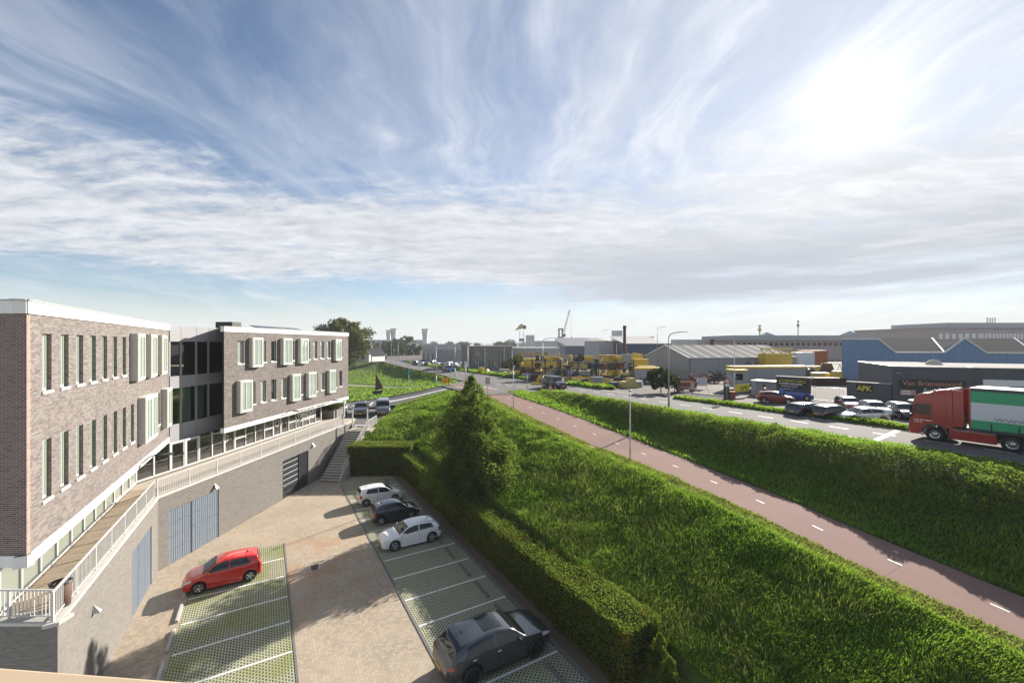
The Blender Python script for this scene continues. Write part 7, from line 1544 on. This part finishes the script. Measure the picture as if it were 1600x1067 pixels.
for i in range(14): MB().add([(L*i/14, 0, h+.03), (L*i/14+.35, 0, h+.03), (L*i/14+.35+2, 26, h+3.05), (L*i/14+2, 26, h+3.05)], [(0, 1, 2, 3)]).build('rooflight', g['sign_white'], t_)
t_, L, h = block('grey hall with curved end left of the dark blue shed', 936, 978, 534, 150, 5, 30, 'concrete_far')
t_, L, h = block('long shipyard hall with striped glass roof behind the cranes', 884, 940, 541, 230, 4, 30, 'steel_blue'); MB().add([(0, 0, h), (L+8, 0, h), (L+4, 30, h+5), (-4, 30, h+5)], [(0, 1, 2, 3)]).build('roof_slope', g['roof_pale'], t_)
for i in range(9): MB().add([(L*i/9, 0, h+.05), (L*i/9+.8, 0, h+.05), (L*i/9+.8-2, 30, h+5.05), (L*i/9-2, 30, h+5.05)], [(0, 1, 2, 3)]).build('rooflight', g['steel_blue'], t_)
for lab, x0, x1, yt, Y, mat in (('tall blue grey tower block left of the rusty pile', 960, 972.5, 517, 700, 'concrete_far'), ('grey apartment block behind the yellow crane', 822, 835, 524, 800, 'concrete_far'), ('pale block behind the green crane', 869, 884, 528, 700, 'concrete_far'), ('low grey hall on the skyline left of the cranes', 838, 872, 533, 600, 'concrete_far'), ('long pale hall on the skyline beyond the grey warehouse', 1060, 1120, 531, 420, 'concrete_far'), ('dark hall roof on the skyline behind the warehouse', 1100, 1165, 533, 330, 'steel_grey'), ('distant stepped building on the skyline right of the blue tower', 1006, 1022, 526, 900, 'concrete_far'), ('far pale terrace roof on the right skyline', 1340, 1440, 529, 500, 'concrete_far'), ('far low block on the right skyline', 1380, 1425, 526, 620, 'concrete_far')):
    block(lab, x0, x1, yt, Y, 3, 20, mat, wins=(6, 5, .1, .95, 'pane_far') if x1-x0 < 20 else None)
# storm surge barrier
def tower(lab, x, yt, wpx, Y=900.):
    X = (x-800)/FOC*Y; zt_ = CAM_H-(yt-HOR)*Y/FOC; w_ = wpx*Y/FOC/2; t = thing('barrier_tower', lab, 'tower', (X, Y, 2)); zs = [0, zt_*.45, zt_*.62, zt_*.80, zt_*.93, zt_]; ws = [.72, .72, .80, .98, 1.05, 1.05]; A = []
    for z, k in zip(zs, ws): A.append([(-w_*k, -w_*k, z), (w_*k, -w_*k, z), (w_*k, w_*k, z), (-w_*k, w_*k, z), (-w_*k, -w_*k, z)])
    MB().grid(np.array(A)).build('shaft', g['concrete_far'], t); MB().box(-w_*1.15, w_*1.15, -w_*1.15, w_*1.15, zt_, zt_+1.4).build('roof', g['steel_dark'], t)
    for j in range(3): MB().box(-w_*.8, -w_*.1, -w_*1.1, -w_*.98, zt_*(.52+.14*j), zt_*(.58+.14*j)).build('window', g['steel_dark'], t)
tower('left front storm barrier tower', 615.5, 516, 8.5); tower('left rear storm barrier tower, slightly lower', 607.5, 518, 6.5, 1000.); tower('right storm barrier tower', 664.5, 516.5, 8.5)
X0_, X1_ = (570-800)/FOC*930, (668-800)/FOC*930; t = thing('barrier_gate', 'teal steel storm barrier gate hanging between the towers', 'barrier', (X0_, 930, 2)); L = X1_-X0_; z0, z1 = CAM_H-(539-HOR)*930/FOC-2, CAM_H-(531-HOR)*930/FOC-2; MB().box(0, L, 0, 3, max(.1, z0), z1).build('gate_leaf', g['teal_steel'], t)
for i in range(12): MB().obox((L*i/12, -.3, max(.2, z0)), (L*(i+1)/12, -.3, z1), .8, .8).build('brace', g['teal_steel'], t)
# cranes
def lattice(m, a, b, w0, w1, n=10):
    a = np.array(a, float); b = np.array(b, float); v = b-a; u = np.cross(v, (0, 1, 0)); u /= np.linalg.norm(u)
    c = [np.array([a+u*w0/2*sg+(0, yy*w0/2, 0), b+u*w1/2*sg+(0, yy*w1/2, 0)]) for sg in (-1, 1) for yy in (-1, 1)]
    for q in c: m.obox(q[0], q[1], w0*.16, w0*.16)
    for i in range(n):
        f, f2 = i/n, (i+1)/n
        for p_, q_ in ((0, 2), (1, 3), (0, 1)): m.obox(c[p_][0]*(1-f)+c[p_][1]*f, c[q_][0]*(1-f2)+c[q_][1]*f2, w0*.1, w0*.1)
    return m
Yc = 400.; cz = lambda y: CAM_H-(y-HOR)*Yc/FOC; cxx = lambda x: (x-800)/FOC*Yc
t = thing('harbour_crane', 'green harbour crane with long raised lattice jib', 'crane', (cxx(876), Yc, 3)); b0 = cxx(876)
MB().box(-2.6, 2.6, -2.6, 2.6, 0, cz(526)-3).build('base_tower', g['crane_green'], t); MB().box(-2.2, -1.0, -1.5, 1.5, cz(526)-3, cz(515)-3).box(1.0, 2.2, -1.5, 1.5, cz(526)-3, cz(515)-3).box(-2.4, 2.4, -1.6, 1.6, cz(515)-3, cz(514)-3+.6).build('portal_frame', g['crane_green'], t)
MB().box(2.4, 4.6, -1.5, 1.5, cz(526)-3, cz(522)-3).build('cabin', g['steel_dark'], t); lattice(MB(), (cxx(880)-b0, 0, cz(523)-3), (cxx(890)-b0, 0, cz(484)-3), 1.5, .7, 12).build('jib', g['pole_grey'], t); MB().cyl((cxx(890.2)-b0, 0, cz(484)-3), (cxx(893)-b0, 0, cz(527)-3), .08, n=6).build('cable', g['steel_dark'], t); MB().box(cxx(890)-b0, cxx(896)-b0, -1, 1, cz(534)-3, cz(531)-3).box(cxx(892.4)-b0, cxx(893.6)-b0, -.4, .4, cz(531)-3, cz(526)-3).build('grab', g['steel_dark'], t)
t = thing('harbour_crane', 'yellow luffing crane on lattice legs with dark machine house', 'crane', (cxx(814), Yc, 3)); b0 = cxx(814)
for x in (812, 818): lattice(MB(), (cxx(x)-b0, 0, 0), (cxx(x)-b0, 0, cz(517)-3), .9, .7, 9).build('leg', g['pole_grey'], t)
MB().add([(cxx(804)-b0, -.6, cz(516.5)-3), (cxx(804)-b0, .6, cz(516.5)-3), (cxx(817)-b0, -.8, cz(513)-3), (cxx(817)-b0, .8, cz(513)-3), (cxx(813)-b0, -.8, cz(506.5)-3), (cxx(817)-b0, -.8, cz(506.5)-3), (cxx(813)-b0, .8, cz(506.5)-3), (cxx(817)-b0, .8, cz(506.5)-3)], [(0, 2, 5, 4), (1, 6, 7, 3), (0, 1, 3, 2), (4, 5, 7, 6), (0, 4, 6, 1), (2, 3, 7, 5)]).build('jib', g['crane_yellow'], t); MB().box(cxx(817)-b0, cxx(822)-b0, -1.6, 1.6, cz(514)-3, cz(508.5)-3).build('machine_house', g['steel_blue'], t); MB().box(cxx(811.5)-b0, cxx(819)-b0, -2, 2, cz(533)-3, cz(529)-3).build('portal', g['steel_blue'], t)
t = thing('tower_crane', 'thin distant tower crane left of the barrier', 'tower crane', ((576-800)/FOC*900, 900, 2)); MB().cyl((0, 0, 0), (0, 0, 36), .7, n=6).build('mast', g['pole_grey'], t); MB().box(-3, 15, -.5, .5, 34, 35.4).build('jib', g['pole_grey'], t)
for x, yt, Y, lab in ((1247, 501, 420, 'slim red and white mast above the right skyline'), (1187, 508, 300, 'thin mast with yellow fittings above the works hall')):
    X = (x-800)/FOC*Y; h = CAM_H-(yt-HOR)*Y/FOC-3; t = thing('mast', lab, 'mast', (X, Y, 3)); MB().cyl((0, 0, 0), (0, 0, h), .55, .4, 8).build('shaft', g['pole_grey'], t); MB().cyl((0, 0, h*.82), (0, 0, h*.90), 1.1, n=8).cyl((0, 0, h*.95), (0, 0, h), .9, n=8).build('collar', g['rust_red' if x > 1200 else 'machine_yellow'], t)
# woods on the horizon: each reads as one mass
def wood(lab, x0, x1, Y, h, n, seed, mat='tree_far', z0=3., d=60.):
    r_ = np.random.default_rng(seed); X0_, X1_ = (x0-800)/FOC*Y, (x1-800)/FOC*Y; k = max(5, int((X1_-X0_)/(h*.55))); C = np.stack([r_.uniform(X0_, X1_, k), r_.uniform(Y, Y+d, k), z0+h*r_.uniform(.25, .55, k)], 1); R_ = h*r_.uniform(.28, .48, k); i = r_.integers(0, k, n); v = r_.normal(size=(n, 3)); v /= np.linalg.norm(v, axis=1)[:, None]
    Pp = C[i]+v*(R_[i]*r_.random(n)**.4)[:, None]*[1.15, 1., 1.]; Pp[:, 2] = np.maximum(Pp[:, 2], z0); V, F = leaves(Pp, h*.14); o = stuff('distant_wood', V, F, g[mat], lab, 'wood'); return o
for i, (lab, x0, x1, Y, h, n) in enumerate((('wood on the horizon left of the barrier', 540, 610, 700, 16, 3500), ('row of trees on the horizon between the barrier towers', 610, 665, 650, 13, 3000), ('wood on the horizon right of the barrier', 668, 730, 620, 16, 3800), ('poplar wood on the horizon behind the office', 722, 812, 480, 16, 5000), ('low tree line on the horizon behind the cranes', 815, 960, 900, 20, 6000), ('tree line on the horizon behind the blue shed roofs', 985, 1180, 1000, 20, 7000), ('clump of tall trees left of the red and white mast', 1218, 1262, 330, 15, 4000), ('clump of trees right of the red and white mast', 1284, 1316, 330, 10.5, 2500), ('tree line on the right horizon', 1335, 1450, 800, 17, 4500), ('far tree line along the whole right horizon', 1100, 1750, 1600, 26, 9000), ('far tree line along the whole left horizon', 100, 820, 1800, 22, 8000), ('scrub behind the scrap racks', 885, 945, 125, 5.5, 2600), ('hedge of bushes at the industrial units', 640, 660, 230, 5, 1200))):
    wood(lab, x0, x1, Y, h, n, 40+i)
# ---- air: a thin even haze round everything
hz = MB(); hz.box(-2600, 2600, -400, 2600, -3, 60); ho = hz.build('haze', []); ho['kind'] = 'stuff'
hm = bpy.data.materials.new('haze'); hm.use_nodes = True; ht = NT(hm.node_tree); ht.N.clear(); pv = ht.n('ShaderNodeVolumePrincipled', {'Color': (.78, .84, .90, 1), 'Density': .0003, 'Anisotropy': 0.0}); oo = ht.N.new('ShaderNodeOutputMaterial'); ht.L.new(pv.outputs[0], oo.inputs['Volume']); ho.data.materials.clear(); ho.data.materials.append(hm)
# a second, rear row of stock and loose stacks that fill the yard behind and between the racks
k = 0
TW = ['first', 'second', 'third', 'fourth', 'fifth', 'sixth', 'seventh', 'eighth', 'ninth', 'tenth', 'eleventh', 'twelfth', 'thirteenth', 'fourteenth', 'fifteenth', 'sixteenth', 'seventeenth', 'eighteenth', 'nineteenth', 'twentieth']
for row, (Y, n, xa, xb, hmin, hmax) in enumerate(((87., 20, 812, 990, 1.2, 2.6), (96., 20, 815, 1000, 2.2, 4.0), (72.5, 20, 838, 1002, .5, 1.2))):
    for i in range(n):
        x = xa+(xb-xa)*(i+yr.random()*.6)/n; kind = yr.choice(['wedge', 'gearbox', 'hopper', 'truss', 'truss', 'beams', 'pipes', 'truss']); mat = yr.choice(['machine_yellow']*6+['pale_yellow', 'pale_yellow', 'steel_grey', 'steel_dark', 'rust', 'steel_blue', 'crate_pale']); sx = .9+yr.random()*1.3; hh = hmin+(hmax-hmin)*yr.random(); YY = Y+yr.random()*2.5
        put_item(kind, mat, ((x-800)/FOC*YY, YY, zY+.005), (sx, 1.3, hh), 'in the %s row of yard stock, %s from left' % (['first rear', 'second rear', 'nearest'][row], TW[i]), (yr.random()-.5)*.7)
